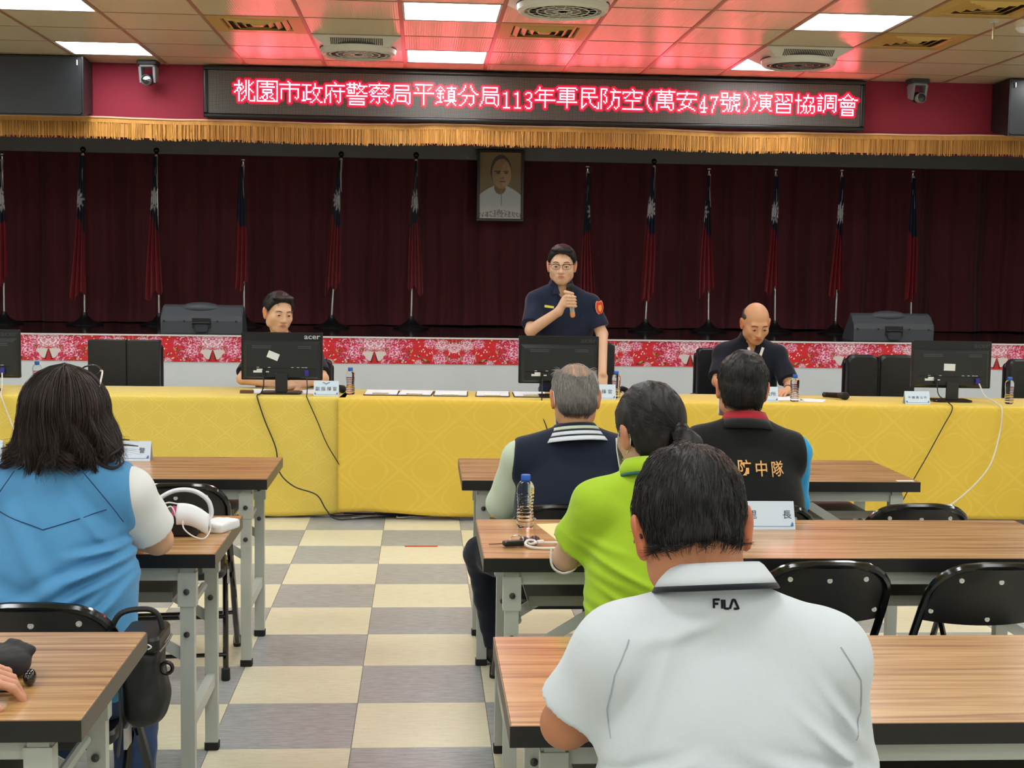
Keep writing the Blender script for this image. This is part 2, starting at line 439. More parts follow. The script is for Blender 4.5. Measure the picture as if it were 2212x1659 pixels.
# ceiling: slab, grid bars, tiles
def ceiling_material():
    m = bpy.data.materials.new('ceiling_tile'); m.use_nodes = True; N, L = nodes_of(m); b = N['Principled BSDF']
    b.inputs['Base Color'].default_value = (*lin((214, 199, 164)), 1); b.inputs['Roughness'].default_value = 0.2; b.inputs['Specular IOR Level'].default_value = 0.5
    g = N.new('ShaderNodeNewGeometry'); s = N.new('ShaderNodeSeparateXYZ'); L.new(g.outputs['Position'], s.inputs[0])
    k = 2*PI/0.03
    a = mnode(N, L, 'SINE', mnode(N, L, 'MULTIPLY', mnode(N, L, 'ADD', s.outputs[0], s.outputs[1]), k))
    c = mnode(N, L, 'SINE', mnode(N, L, 'MULTIPLY', mnode(N, L, 'SUBTRACT', s.outputs[0], s.outputs[1]), k))
    h = mnode(N, L, 'MULTIPLY', a, c)
    bp = N.new('ShaderNodeBump'); bp.inputs['Strength'].default_value = 0.35; bp.inputs['Distance'].default_value = 0.0012; L.new(h, bp.inputs['Height']); L.new(bp.outputs[0], b.inputs['Normal'])
    return m
M_CEIL = ceiling_material(); M_BAR = mat('grid_bar', (150, 112, 84), 0.35, spec=0.6)
ceiling = tag(MB().box(-5.4, 6.2, -3.2, 11.35, ZC+0.016, ZC+0.1).build('ceiling', M_CEIL), 'suspended ceiling of patterned square tiles', kind='structure')
LIGHT_CELLS = [(k, r) for k in (-9, -5, -1, 3, 7) for r in (3, 0, -3, -6, -9, -12, -15, -18)]
FAN_CELLS = [(-2, 2), (3, 2), (0, -1)]; VENT_CELLS = [(-3, 1), (0, 1), (4, 1), (4, -1)]
cell_me = {}
def cell(k, r):
    x0, y0 = GX0+GDX*k, GY0+GDY*r; return x0, x0+GDX, y0, min(y0+GDY, YW)
for k in range(-6, 8):
    for r in range(-1, 5):
        if (k, r) in LIGHT_CELLS or (k, r) in FAN_CELLS or (k, r) in VENT_CELLS: continue
        x0, x1, y0, y1 = cell(k, r); key = round(y1-y0, 3)
        if key not in cell_me:
            hx, hy = (x1-x0)/2-0.010, (y1-y0)/2-0.006
            b = MB().loft([[(sx*(hx-i), sy*(hy-i), z) for sx, sy in ((1, -1), (-1, -1), (-1, 1), (1, 1))] for i, z in ((0, 0.014), (0, 0.002), (0.004, 0.0))], True, True)
            o = b.build('ceiling_tile', M_CEIL, ceiling); cell_me[key] = o.data; bpy.data.objects.remove(o)
        o = bpy.data.objects.new('ceiling_tile', cell_me[key]); COL.objects.link(o); o.parent = ceiling; o.location = ((x0+x1)/2, (y0+y1)/2, ZC)
for k in range(-6, 9):
    x = GX0+GDX*k; MB().box(x-0.0115, x+0.0115, 7.6, YW, ZC-0.003, ZC+0.012).build('grid_bar', M_BAR, ceiling)
for r in range(-1, 5):
    y = GY0+GDY*r; MB().box(-3.35, 5.5, y-0.006, y+0.006, ZC-0.002, ZC+0.010).build('grid_bar', M_BAR, ceiling)
b = MB()
for k in range(-9, 9):
    for r in range(-19, -1):
        if (k, r) in LIGHT_CELLS: continue
        x0, x1, y0, y1 = cell(k, r)
        if x0 < -5.35 or x1 > 6.15 or y0 < -3.2: continue
        b.add([(x0+.01, y0+.01, ZC), (x0+.01, y1-.01, ZC), (x1-.01, y1-.01, ZC), (x1-.01, y0+.01, ZC)], [(0, 1, 2, 3)])
tag(b.build('outer_ceiling_tiles', M_CEIL, ceiling), kind='stuff')

# ceiling light panels (they light the room)
M_PANEL = mat('light_panel', (255, 255, 255), 0.5, emit=((0.96, 0.985, 1.0), PANEL_STRENGTH))
M_FRAME = mat('panel_frame', (190, 190, 186), 0.4)
lamp_lab = {(-5, 3): 'square ceiling light panel directly above the hanging camera beside the left loudspeaker', (-5, 0): 'square ceiling light panel at the top left corner of the photo',
            (-1, 3): 'square ceiling light panel right above the middle of the red sign', (-1, 0): 'square ceiling light panel at the top middle of the photo',
            (3, 3): 'square ceiling light panel partly hidden by the right ceiling fan', (3, 0): 'large square ceiling light panel near the top right corner of the photo'}
lamp_proto = None
for (k, r) in LIGHT_CELLS:
    x0, x1, y0, y1 = cell(k, r)
    if x0 < -5.35 or x1 > 6.15 or y0 < -3.2: continue
    if lamp_proto is None:
        lamp_proto = thing('ceiling_light', 'x', 'ceiling light')
        hx, hy = GDX/2-0.0125, GDY/2-0.008
        f = MB()
        for a in ((-hx, hx, -hy, -hy+.014), (-hx, hx, hy-.014, hy), (-hx, -hx+.014, -hy+.014, hy-.014), (hx-.014, hx, -hy+.014, hy-.014)): f.box(*a, 0.0, 0.013)
        f.build('frame', M_FRAME, lamp_proto)
        MB().box(-hx+.014, hx-.014, -hy+.014, hy-.014, 0.003, 0.012).build('diffuser', M_PANEL, lamp_proto)
        o = lamp_proto
    else: o = copy_tree(lamp_proto)
    o.location = ((x0+x1)/2, (y0+y1)/2, ZC); o['group'] = 'ceiling light panels'
    o['label'] = lamp_lab.get((k, r), 'square ceiling light panel out of view, '+{-9: 'far left', -5: 'left', -1: 'middle', 3: 'right', 7: 'far right'}[k]+' column, '+{3: 'at the sign', 0: 'before the sign', -3: 'over the head table side', -6: 'over the front row', -9: 'over the second row', -12: 'over the third row', -15: 'over the rear', -18: 'at the rear wall'}[r])

# round ceiling fans in white square panels
M_FANW = mat('fan_plastic', (206, 205, 190), 0.42); M_FAND = mat('fan_slot', (60, 54, 48), 0.6)
fan_lab = {(-2, 2): 'white ceiling fan unit left of the middle light panel', (3, 2): 'white ceiling fan unit in front of the right light panel with dark grille', (0, -1): 'white ceiling fan unit cut off by the top edge of the photo'}
for (k, r) in FAN_CELLS:
    x0, x1, y0, y1 = cell(k, r); cx, cy = (x0+x1)/2, (y0+y1)/2
    t = thing('ceiling_fan', fan_lab[(k, r)], 'ceiling fan', (cx, cy, ZC), 0, 'ceiling fan units')
    hx, hy = GDX/2-.012, GDY/2-.008
    MB().loft([[(sx*a, sy*c, z) for sx, sy in ((1, -1), (-1, -1), (-1, 1), (1, 1))] for a, c, z in ((hx, hy, 0.012), (hx, hy, -0.006), (hx-.085, hy-.085, -0.062), (hx-.1, hy-.1, -0.062))], True, True).build('panel', M_FANW, t)
    MB().lathe([(0.262, -0.045), (0.268, -0.055), (0.262, -0.085), (0.245, -0.098), (0.225, -0.09), (0.225, -0.055)], (0, 0, 0), 36).build('ring', M_FANW, t, True)
    MB().lathe([(0.271, -0.046), (0.271, -0.052)], (0, 0, 0), 36).build('gap', M_FAND, t)
    dark = (k == 3)
    MB().lathe([(0.226, -0.062), (0.001, -0.062)], (0, 0, 0), 30).build('dish', M_FAND if dark else M_FANW, t)
    g = MB()
    for i in range(4): 
        rr = 0.05+0.048*i; g.lathe([(rr, -0.088), (rr+.006, -0.092), (rr+.01, -0.088)], (0, 0, 0), 30)
    for i in range(16):
        a = 2*PI*i/16; R = Matrix.Rotation(a, 4, 'Z'); g.box(0.03, 0.225, -0.003, 0.003, -0.09, -0.066, rot=R.to_3x3())
    g.build('grille', M_FANW if not dark else mat('fan_grey', (120, 120, 112), 0.4), t)
    for s in (-1, 1):                      # slotted intakes on the sloping sides
        def sl(x, k, out): yy = hy-.085*k; return (x, s*(yy+out*.55), -0.006-0.056*k-out*.83)
        MB().add([sl(-.18, .2, .0015), sl(.18, .2, .0015), sl(.18, .85, .0015), sl(-.18, .85, .0015)], [(0, 1, 2, 3)]).build('vent_slot', M_FAND, t)
        for j in range(30):
            x = -0.18+0.36*j/29; MB().add([sl(x-.0022, .2, .004), sl(x+.0022, .2, .004), sl(x+.0022, .85, .004), sl(x-.0022, .85, .004)], [(0, 1, 2, 3)]).build('fin', M_FANW, t)
# yellowed air diffusers
M_VENT = mat('yellowed_metal', (196, 160, 84), 0.35, spec=0.6)
vent_lab = {(-3, 1): 'yellowed square air diffuser left of the first ceiling fan', (0, 1): 'yellowed square air diffuser right of the middle light panel', (4, 1): 'yellowed square air diffuser right of the right ceiling fan', (4, -1): 'yellowed square air diffuser at the top right corner'}
for (k, r) in VENT_CELLS:
    x0, x1, y0, y1 = cell(k, r); t = thing('air_diffuser', vent_lab[(k, r)], 'air vent', ((x0+x1)/2, (y0+y1)/2, ZC), 0, 'yellowed ceiling diffusers')
    hx, hy = GDX/2-.012, GDY/2-.008; sq = lambda a, c, z: [(sx*a, sy*c, z) for sx, sy in ((1, -1), (-1, -1), (-1, 1), (1, 1))]
    MB().loft([sq(hx, hy, .012), sq(hx, hy, -.002), sq(hx-.085, hy-.085, -.004), sq(hx-.09, hy-.09, .012)], True, False).build('frame', M_VENT, t)
    MB().add(sq(hx-.08, hy-.08, 0.011), [(0, 1, 2, 3)]).build('throat', mat('vent_dark', (70, 54, 30), 0.7), t)
    for i in range(4):
        a = hx-.1-.05*i; c = hy-.1-.05*i
        if i < 3: MB().loft([sq(a, c, .008), sq(a-.028, c-.028, -.010), sq(a-.030, c-.030, -.008), sq(a-.004, c-.004, .010)]).build('louver', M_VENT, t)
        else: MB().loft([sq(a, c, .006), sq(a-.02, c-.02, -.012)], False, True).build('centre_plate', M_VENT, t)
t = thing('sprinkler_pipe', 'thin metal drop pipe hanging from the ceiling by the corner diffuser', 'pipe', (3.52, 8.42, ZC))
MB().tube([(0, 0, 0), (0, 0, -0.11)], 0.008, 8).build('pipe', mat('pipe_metal', (168, 150, 110), 0.35, 0.6), t); MB().lathe([(0.03, 0), (0.03, -0.006), (0.01, -0.01)], (0, 0, 0), 14).build('flange', M_FRAME, t)
t = thing('smoke_detector', 'round white smoke detector on the ceiling at the right edge', 'smoke detector', (3.77, 8.55, ZC))
MB().lathe([(0.05, 0), (0.052, -0.015), (0.04, -0.03), (0.02, -0.042), (0.001, -0.042)], (0, 0, 0), 18).build('body', mat('white_plastic', (226, 226, 222), 0.4), t, True)

# ================================================================ LED sign
BMP = {
'桃': "...#....#.#....|...#....#.#..#.|...#.#..#.#.#..|######..#.##...|...#..#.#.#....|..###.#.#.#....|..#.##..#.##...|.##.#..##.#.#..|#..#..#.#.#..#.|...#.#..#.#....|...#....#.#....|...#...#..#...#|...#...#..#...#|...#..#...#...#|...#.#.....####",
'園': "###############|#......#......#|#..#########..#|#......#......#|#.###########.#|#.............#|#...#######...#|#...#.....#...#|#...#######...#|#.....##...#..#|#....#.#..#...#|#..##..#.#....#|#.#.#..#..##..#|#....##.....#.#|###############",
'市': "......#........|.......#.......|###############|.......#.......|.......#.......|.#############.|.#.....#.....#.|.#.....#.....#.|.#.....#.....#.|.#.....#.....#.|.#.....#.....#.|.#.....#...#.#.|.#.....#....#..|.......#.......|.......#.......",
'政': ".........#.....|#######..#.....|...#.....#.....|...#....#######|...#....#...#..|...#...#....#..|.#.####.#...#..|.#.#....#..#...|.#.#.....#.#...|.#.#......#....|.#.#......#....|.#.####..#.#...|###.....#...#..|......##.....##",
'府': ".......#.......|........#......|.##############|.#.............|.#...#.....#...|.#...#.....#...|.#..#.#########|.#..#......#...|.#.##..#...#...|.##.#...#..#...|.#..#...#..#...|.#..#......#...|#...#......#...|#...#....#.#...|#...#.....#....",
'警': "..#..#...#.....|########.#.....|..#..#..#######|.######.#...#..|#....#.#.#.#...|.###.#....#....|.#.#.#...#.#...|.#####.##...###|.......#.......|###############|...............|..###########..|...............|..###########..|..#.........#..|..###########..",
'察': ".......#.......|###############|#....#........#|...#####.#####.|..#...#.#...#..|.#.#.#...#.#...|#.#.#.....#....|..##..####.##..|.#...........##|..###########..|.......#.......|...#...#...#...|..#....#....#..|.#...#.#.....#.|......#........",
'局': "..###########..|..#.........#..|..#.........#..|..###########..|..#............|..############.|..#..........#.|..#.#######..#.|..#.#.....#..#.|..#.#.....#..#.|.#..#.....#..#.|.#..#######..#.|#..........#.#.|#...........#..",
'平': ".#############.|.......#.......|..#....#....#..|...#...#...#...|...#...#..#....|.......#.......|###############|.......#.......|.......#.......|.......#.......|.......#.......|.......#.......|.......#.......|.......#.......|.......#.......",
'鎮': "...#.......#...|..#.#...#######|.#...#.....#...|#.###.#..#####.|...#.....#...#.|.#####...#####.|...#.....#...#.|.#.#.#...#####.|..##.#...#...#.|...#.....#####.|...#..#########|.####.....#.#..|#........#...#.|........#.....#",
'分': ".....#...#.....|.....#...#.....|....#.....#....|....#.....#....|...#.......#...|..#.........#..|##...........##|...#########...|......#....#...|......#....#...|.....#.....#...|.....#.....#...|....#......#...|...#....#.#....|.##......#.....",
'年': "...#...........|...#...........|..############.|.#.....#.......|#......#.......|...##########..|...#...#.......|...#...#.......|...#...#.......|###############|.......#.......|.......#.......|.......#.......|.......#.......|.......#.......",
'軍': ".#############.|#......#......#|..###########..|.......#.......|..###########..|..#....#....#..|..###########..|..#....#....#..|..###########..|.......#.......|###############|.......#.......|.......#.......|.......#.......|.......#.......",
'民': "..##########...|..#........#...|..#........#...|..##########...|..#....#.......|..#....#.......|..############.|..#....#.......|..#.....#......|..#.....#......|..#.....#.....#|..#..#...#....#|..#.#.....#...#|..##.......##.#|..#..........##",
'防': "#####....#.....|#...#.....#....|#..#...########|#..#.....#.....|#.#......#.....|#..#.....#.....|#...#....#####.|#...#....#...#.|#...#....#...#.|#.#.#...#....#.|#..#....#....#.|#.......#....#.|#......#.....#.|#.....#...#.#..|#....#.....#...",
'空': ".......#.......|........#......|###############|#....#..#.....#|....#...#......|...#....#....#.|.##......#####.|...............|..###########..|.......#.......|.......#.......|.......#.......|.......#.......|.......#.......|###############",
'萬': "....#.....#....|###############|....#.....#....|..###########..|..#....#....#..|..###########..|..#....#....#..|..###########..|.......#.......|.#############.|.#.....#.....#.|.#.....#.#...#.|.#..#######..#.|.#........#..#.|.#.........##..",
'安': ".......#.......|###############|#......#......#|......#........|......#........|###############|.....#....#....|....#.....#....|....#....#.....|...###...#.....|......###......|.....##..##....|...##......##..|.##..........#.",
'號': ".#####....#....|.#...#....#####|.#...#....#....|.#####.########|.......#..#...#|#######.##.###.|..#....#..#....|..#....#..#...#|.#####.#...####|.....#.#.####..|.....#.#.#..#..|.....#.#.#..#..|....#.#..#..#.#|..##..#.#....##",
'演': ".#........#....|..#..##########|.....#........#|#.....########.|.#........#....|......########.|...#..#...#..#.|...#..########.|..#...#...#..#.|..#...########.|.#......#..#...|.#.....#....#..|#....##......##",
'習': ".######.######.|......#......#.|..#...#..#...#.|...#..#...#..#.|...##.#...##.#.|.##...#.##...#.|.......#.......|..###########..|..#.........#..|..#.........#..|..###########..|..#.........#..|..#.........#..|..###########..",
'協': "..#......#.....|..#......#.....|..#...########.|..#.....#....#.|#####...#....#.|..#....#...#.#.|..#...#.....#..|..#...#....#...|..#.#####.#####|..#...#.#..#..#|..#...#.#..#..#|..#...#.#..#..#|..#..#..#.#...#|..#.#..#.#..##.",
'調': "..#...#########|...#..#...#...#|#####.#.#####.#|......#...#...#|.###..#.#####.#|......#.......#|.###..#.#####.#|......#.#...#.#|.###..#.#...#.#|.#.#..#.#####.#|.#.#..#.......#|.###.#......#.#|.....#.......#.",
'會': ".......#.......|......#.#......|.....#...#.....|...##.....##...|###.#######.###|...............|..###########..|..#.#..#..#.#..|..#..#.#.#..#..|..###########..|...............|...#########...|...#.......#...|...#########...|...#.......#...|...#########...",
'1': "...#....|.###....|...#....|...#....|...#....|...#....|...#....|...#....|...#....|...#....|...#....|.#####..",
'3': "..###...|.#...#..|.....#..|.....#..|....#...|..##....|....#...|.....#..|.....#..|.....#..|.#...#..|..###...",
'4': "....#...|....#...|...##...|...##...|..#.#...|..#.#...|.#..#...|.#..#...|.######.|....#...|....#...|..####..",
'7': ".######.|.#...#..|.....#..|....#...|....#...|....#...|...#....|...#....|...#....|..#.....|..#.....|..#.....",
'(': ".....#..|....#...|...#....|...#....|..#.....|..#.....|..#.....|..#.....|..#.....|..#.....|...#....|...#....|....#...|.....#..",
')': "..#.....|...#....|....#...|....#...|.....#..|.....#..|.....#..|.....#..|.....#..|.....#..|....#...|....#...|...#....|..#.....",
}
LED_TEXT = '桃園市政府警察局平鎮分局113年軍民防空(萬安47號)演習協調會'
SX0, SX1, SZ0, SZ1, SY = -1.742, 3.585, 2.712, 3.118, 11.085
t = thing('led_sign', 'long black LED sign with glowing red Chinese characters above the stage', 'led sign', ((SX0+SX1)/2, YW, SZ0))
org = ((SX0+SX1)/2, YW, SZ0)
M_SIGNF = mat('sign_frame', (22, 26, 27), 0.28, 0.3, spec=0.6)
fr = 0.036
MB().box(SX0+.01, SX1-.01, SY+.02, YW, SZ0+.005, SZ1-.005).build('case', M_SIGNF, t, origin=org)
for nm, a in (('frame_rail', (SX0, SX1, SZ0, SZ0+fr)), ('frame_rail', (SX0, SX1, SZ1-fr, SZ1)), ('frame_rail', (SX0, SX0+fr, SZ0+fr, SZ1-fr)), ('frame_rail', (SX1-fr, SX1, SZ0+fr, SZ1-fr))):
    ax = 'x' if a[1]-a[0] > 1 else 'z'
    MB().rbox(a[0], a[1], SY-.012, SY+.03, a[2], a[3], 0.012, 4, axis=ax).build(nm, M_SIGNF, t, True, origin=org)
def led_face():
    m = bpy.data.materials.new('led_matrix'); m.use_nodes = True; N, L = nodes_of(m); b = N['Principled BSDF']
    g = N.new('ShaderNodeNewGeometry'); s = N.new('ShaderNodeSeparateXYZ'); L.new(g.outputs['Position'], s.inputs[0])
    p = 0.01105
    fx = mnode(N, L, 'FRACT', mnode(N, L, 'DIVIDE', mnode(N, L, 'ADD', s.outputs[0], 10), p)); fz = mnode(N, L, 'FRACT', mnode(N, L, 'DIVIDE', s.outputs[2], p))
    gx = mnode(N, L, 'LESS_THAN', fx, 0.26); gz = mnode(N, L, 'LESS_THAN', fz, 0.26); gg = mnode(N, L, 'MAXIMUM', gx, gz)
    mx = N.new('ShaderNodeMix'); mx.data_type = 'RGBA'; mx.inputs['A'].default_value = (*lin((34, 30, 30)), 1); mx.inputs['B'].default_value = (*lin((112, 108, 100)), 1)
    L.new(gg, mx.inputs['Factor']); L.new(mx.outputs['Result'], b.inputs['Base Color']); b.inputs['Roughness'].default_value = 0.45
    return m
MB().box(SX0+fr, SX1-fr, SY, SY+.02, SZ0+fr, SZ1-fr).build('led_panel', led_face(), t, origin=org)
core_m = mat('led_core', (255, 90, 90), 0.5, emit=((1.0, 0.10, 0.15), LED_STRENGTH)); halo_m = mat('painted_led_glow', (120, 10, 20), 0.4, emit=((1.0, 0.010, 0.05), 0.55)); halo2_m = mat('painted_led_glow_dim', (90, 14, 22), 0.4, emit=((1.0, 0.02, 0.08), 0.2))  # halo materials: weak red emission painted around lit dots as their glow
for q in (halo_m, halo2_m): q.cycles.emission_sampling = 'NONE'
PIT = 0.01105; xcur = -1.497; ztop = 3.0035
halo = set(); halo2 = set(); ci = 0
for ch in LED_TEXT:
    rows = BMP[ch].split('|'); w = 8 if ch in '1347()' else 16
    off = (16-len(rows))//2 if w == 16 else (16-len(rows))
    if ch in '()': off = 1
    b = MB()
    for r_, row in enumerate(rows):
        for c_, q in enumerate(row):
            if q != '#': continue
            x = xcur+c_*PIT; z = ztop-(r_+off)*PIT; h = PIT*0.42
            b.add([(x-h, SY-.0045, z-h), (x+h, SY-.0045, z-h), (x+h, SY-.0045, z+h), (x-h, SY-.0045, z+h)], [(0, 1, 2, 3)])
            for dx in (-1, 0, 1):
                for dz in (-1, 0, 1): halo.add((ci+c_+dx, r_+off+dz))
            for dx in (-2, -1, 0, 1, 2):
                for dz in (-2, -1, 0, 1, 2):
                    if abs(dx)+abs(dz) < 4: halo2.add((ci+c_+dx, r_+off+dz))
    b.build('led_character', core_m, t, origin=org)
    xcur += w*PIT; ci += w
for cells, hm, nm in ((halo, halo_m, 'painted_glow_cells'), (halo2-halo, halo2_m, 'dim_painted_glow_cells')):  # two rings of painted red glow, fainter further out
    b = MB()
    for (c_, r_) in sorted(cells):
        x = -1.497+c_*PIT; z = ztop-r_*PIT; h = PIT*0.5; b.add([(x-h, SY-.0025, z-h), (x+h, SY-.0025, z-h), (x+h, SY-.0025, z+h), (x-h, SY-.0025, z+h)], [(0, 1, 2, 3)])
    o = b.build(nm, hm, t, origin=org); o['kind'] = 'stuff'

# gold fringe valance along the edge of the stage opening
M_GOLD = mat('gold_cloth', (206, 146, 66), 0.6, noise=(30, 0.12, (1, 1, 0.2)), sheen=0.3); M_FRINGE = mat('gold_fringe', (214, 156, 76), 0.55, noise=(120, 0.25, (1, 1, 0.02)))
t = thing('fringe_valance', 'gold fringed valance hanging along the top of the stage opening', 'valance', (0, YW, 2.5))
def vz(x): return 0.006*math.sin(1.7*x)+0.003*math.sin(4.1*x+1)
def vy(x): return YW-0.035-0.012*math.sin(7*x)-0.008*math.sin(17*x+.5)
xs = np.linspace(-5.3, 6.1, 460)
for nm, z0, z1, dy, mm in (('top_binding', 2.690, 2.702, -0.012, mat('binding_tape', (232, 186, 150), 0.6)), ('heading', 2.655, 2.696, -0.002, M_GOLD), ('backing', 2.545, 2.66, 0.006, M_GOLD)):
    b = MB(); rings = [[(x, vy(x)+dy, z1+vz(x)), (x, vy(x)+dy, z0+vz(x)), (x, vy(x)+dy+.004, z0+vz(x)), (x, vy(x)+dy+.004, z1+vz(x))] for x in xs]
    b.loft(rings, True, True).build(nm, mm, t, origin=(0, YW, 2.5))
R_ = np.random.RandomState(3); n = 1500; x = np.sort(R_.uniform(-5.3, 6.1, n)); pth = np.zeros((n, 3, 3))
for j in range(3):
    pth[:, j, 0] = x+R_.normal(0, 0.0015, n)*j; pth[:, j, 1] = np.array([vy(v) for v in x])-0.004-0.003*R_.rand(n)
    pth[:, j, 2] = np.array([vz(v) for v in x])+2.657-(0.127+R_.normal(0, 0.004, n))*j/2
v, f = strands_mesh(pth, 0.0042, 0.0036); o = mesh_obj('fringe_threads', v, f, M_FRINGE, t, True, (0, YW, 2.5)); o['kind'] = 'stuff'
# ================================================================ the stage
SY0, SZ = 11.2, 0.982
M_WHITE_PANEL = mat('stage_front_white', (212, 219, 222), 0.5, noise=(2.5, 0.03, (1, 1, 1)))
M_STAGE = mat('stage_floor_black', (20, 17, 17), 0.16, spec=0.5, noise=(4, 0.2, (1, 1, 1)))
st = thing('stage', 'raised stage with a white front and a band of red flower print', 'stage', (0.4, SY0, 0))
o0 = (0.4, SY0, 0)
MB().box(-5.34, 6.14, SY0+.012, 13.59, 0.001, SZ).build('stage_floor', M_STAGE, st, origin=o0)
MB().box(-5.34, 6.14, SY0, SY0+.012, 0.0005, 0.762).build('front_panel', M_WHITE_PANEL, st, origin=o0)
MB().box(-5.34, 6.14, SY0-.012, SY0+.03, SZ-.012, SZ).build('edge_trim', mat('edge_trim_white', (226, 222, 218), 0.4), st, origin=o0)
# printed flower band: mirrored peonies on red
def flower_band():
    per = 1.306; hz = SZ-.009-0.762; res = 0.0042
    nu = int(per/2/res)+1; nv = int(hz/res)+1
    u = np.linspace(0, per/2, nu); v = np.linspace(0, hz, nv); U, Vv = np.meshgrid(u, v)
    img = np.empty(U.shape+(3,)); img[:] = (214, 34, 44)
    R = np.random.RandomState(11)
    def blend(mask, c, a=1.0): img[mask] = np.array(c)*a+img[mask]*(1-a)
    def peony(cx, cy, r, tones, seed):
        Q = np.random.RandomState(seed); dx, dy = U-cx, Vv-cy; rr = np.hypot(dx, dy*1.15)/r; th = np.arctan2(dy, dx)
        for i, (rad, npet) in enumerate(((1.0, 9), (0.82, 8), (0.64, 7), (0.46, 6), (0.28, 5))):
            ph = Q.uniform(0, 6.28); edge = rad*(1+0.13*np.cos(npet*th+ph)+0.05*np.cos(2.3*npet*th+ph*2))
            blend(rr < edge, tones[i % len(tones)]); blend((rr < edge) & (rr > edge-0.06), tones[(i+1) % len(tones)]); blend((rr < edge-.06) & (rr > edge-0.11), (150, 10, 40), .6)
            lobe = np.cos(npet*th+ph)
            blend((rr < edge-.07) & (rr > edge-.19) & (lobe > 0.35), tones[(i+2) % len(tones)])
        for _ in range(10):
            a = Q.uniform(0, 6.28); q = Q.uniform(0.25, 0.9)*r; px, py = cx+q*math.cos(a), cy+q*math.sin(a)
            t_ = a+1.57+Q.normal(0, .4); d1 = (U-px)*math.cos(t_)+(Vv-py)*math.sin(t_); d2 = -(U-px)*math.sin(t_)+(Vv-py)*math.cos(t_)
            blend(np.hypot(d1/(0.22*r), d2/(0.05*r)) < 1, (246, 216, 226))
    def leaf(cx, cy, L, a, c):
        d1 = (U-cx)*math.cos(a)+(Vv-cy)*math.sin(a); d2 = -(U-cx)*math.sin(a)+(Vv-cy)*math.cos(a)
        blend(np.hypot(d1/L, d2/(L*0.36)) < 1, c); blend(np.abs(d2) < L*.05, tuple(x*.6 for x in c)) if False else None
    pink = ((226, 70, 124), (248, 206, 220), (196, 24, 76), (238, 130, 168)); mag = ((200, 20, 62), (234, 96, 134), (176, 10, 44), (222, 44, 84)); pale = ((226, 150, 172), (248, 236, 236), (196, 70, 104), (236, 190, 200))
    greens = ((120, 124, 66), (176, 170, 110), (70, 62, 36), (226, 214, 160), (96, 100, 44))
    for (lx, ly) in ((.06, .17), (.10, .13), (.17, .09), (.2, .03), (.15, .2), (.28, .1), (.05, .07), (.5, .05), (.6, .06), (.56, .12), (.33, .04), (.43, .02), (.08, .1), (.63, .17)):
        for _ in range(5): leaf(lx+R.normal(0, .018), ly+R.normal(0, .014), R.uniform(.009, .02), R.uniform(0, 3.14), greens[R.randint(5)])
    for p in ((.035, .165, .072, pale, 1), (.125, .168, .052, pink, 2), (.215, .165, .066, mag, 3), (.165, .085, .060, pink, 4), (.07, .075, .036, pale, 5), (.24, .06, .042, mag, 6), (.10, .025, .05, mag, 7),
              (.55, .155, .055, pale, 8), (.635, .135, .045, pale, 9), (.455, .17, .048, pink, 10), (.535, .045, .056, pink, 12), (.64, .03, .03, mag, 13), (.36, .01, .030, pale, 14), (.30, .15, .03, mag, 15)): peony(*p)
    for _ in range(210):                                   # white buds and flecks
        px, py = R.uniform(0, per/2), R.uniform(0, hz)
        if 0.30 < px < 0.46 and R.rand() < 0.65: continue
        a = R.uniform(0, 3.14); L = R.uniform(.003, .0085); d1 = (U-px)*math.cos(a)+(Vv-py)*math.sin(a); d2 = -(U-px)*math.sin(a)+(Vv-py)*math.cos(a)
        blend(np.hypot(d1/L, d2/(L*.42)) < 1, ((250, 226, 226), (252, 236, 220), (240, 150, 170), (90, 70, 40))[R.randint(4)])
    for (px, py) in ((.385, .105), (.40, .12), (.41, .102), (.33, .07), (.43, .075), (.47, .1), (.36, .18), (.345, .2)): blend(np.hypot(U-px, Vv-py) < .0055, (252, 232, 220))
    tri = (U < 0.085) & (Vv < 0.10) & (Vv > 0.012); hh = (0.10-Vv)/0.088   # white notched leaves under the mirrored centre
    blend(tri & (U > 0.004+0.030*hh) & (U < 0.088-0.05*hh*hh) & (Vv > 0.022+0.2*(U-0.03)), (222, 212, 206)); blend(tri & (U < 0.004+0.030*hh), (40, 20, 20)); blend(tri & (U < 0.020*hh), (196, 30, 36))
    lin_img = (img/255.0); lin_img = np.where(lin_img <= .04045, lin_img/12.92, ((lin_img+.055)/1.055)**2.4)
    full = np.concatenate([lin_img[:, ::-1][:, :-1], lin_img], 1)       # mirror about u=0
    n2 = full.shape[1]; X0, X1 = -5.34, 6.14; step = per/(n2-1); xs_ = np.arange(X0, X1, step)
    cen = -3.0; idx = (np.round((xs_-cen)/step).astype(int)+(n2-1)//2) % (n2-1)
    cols = full[:, idx].reshape(-1, 3); nx = len(xs_)
    P = np.zeros((nv, nx, 3)); P[..., 0] = xs_[None]; P[..., 1] = SY0-.004; P[..., 2] = 0.762+v[:, None]
    i = np.arange((nx-1)*(nv-1)); a = (i//(nx-1))*nx+i % (nx-1)
    return P.reshape(-1, 3), np.stack([a, a+1, a+1+nx, a+nx], 1), cols
v, f, c = flower_band()
MB().box(-5.34, 6.14, SY0-.003, SY0+.012, 0.762, SZ-.009).build('band_board', mat('band_board', (200, 40, 48), 0.5), st, origin=o0)
mesh_obj('flower_band', v, f, mat('flower_print', (200, 40, 50), 0.42, vcol=True), st, False, o0, cols=c)

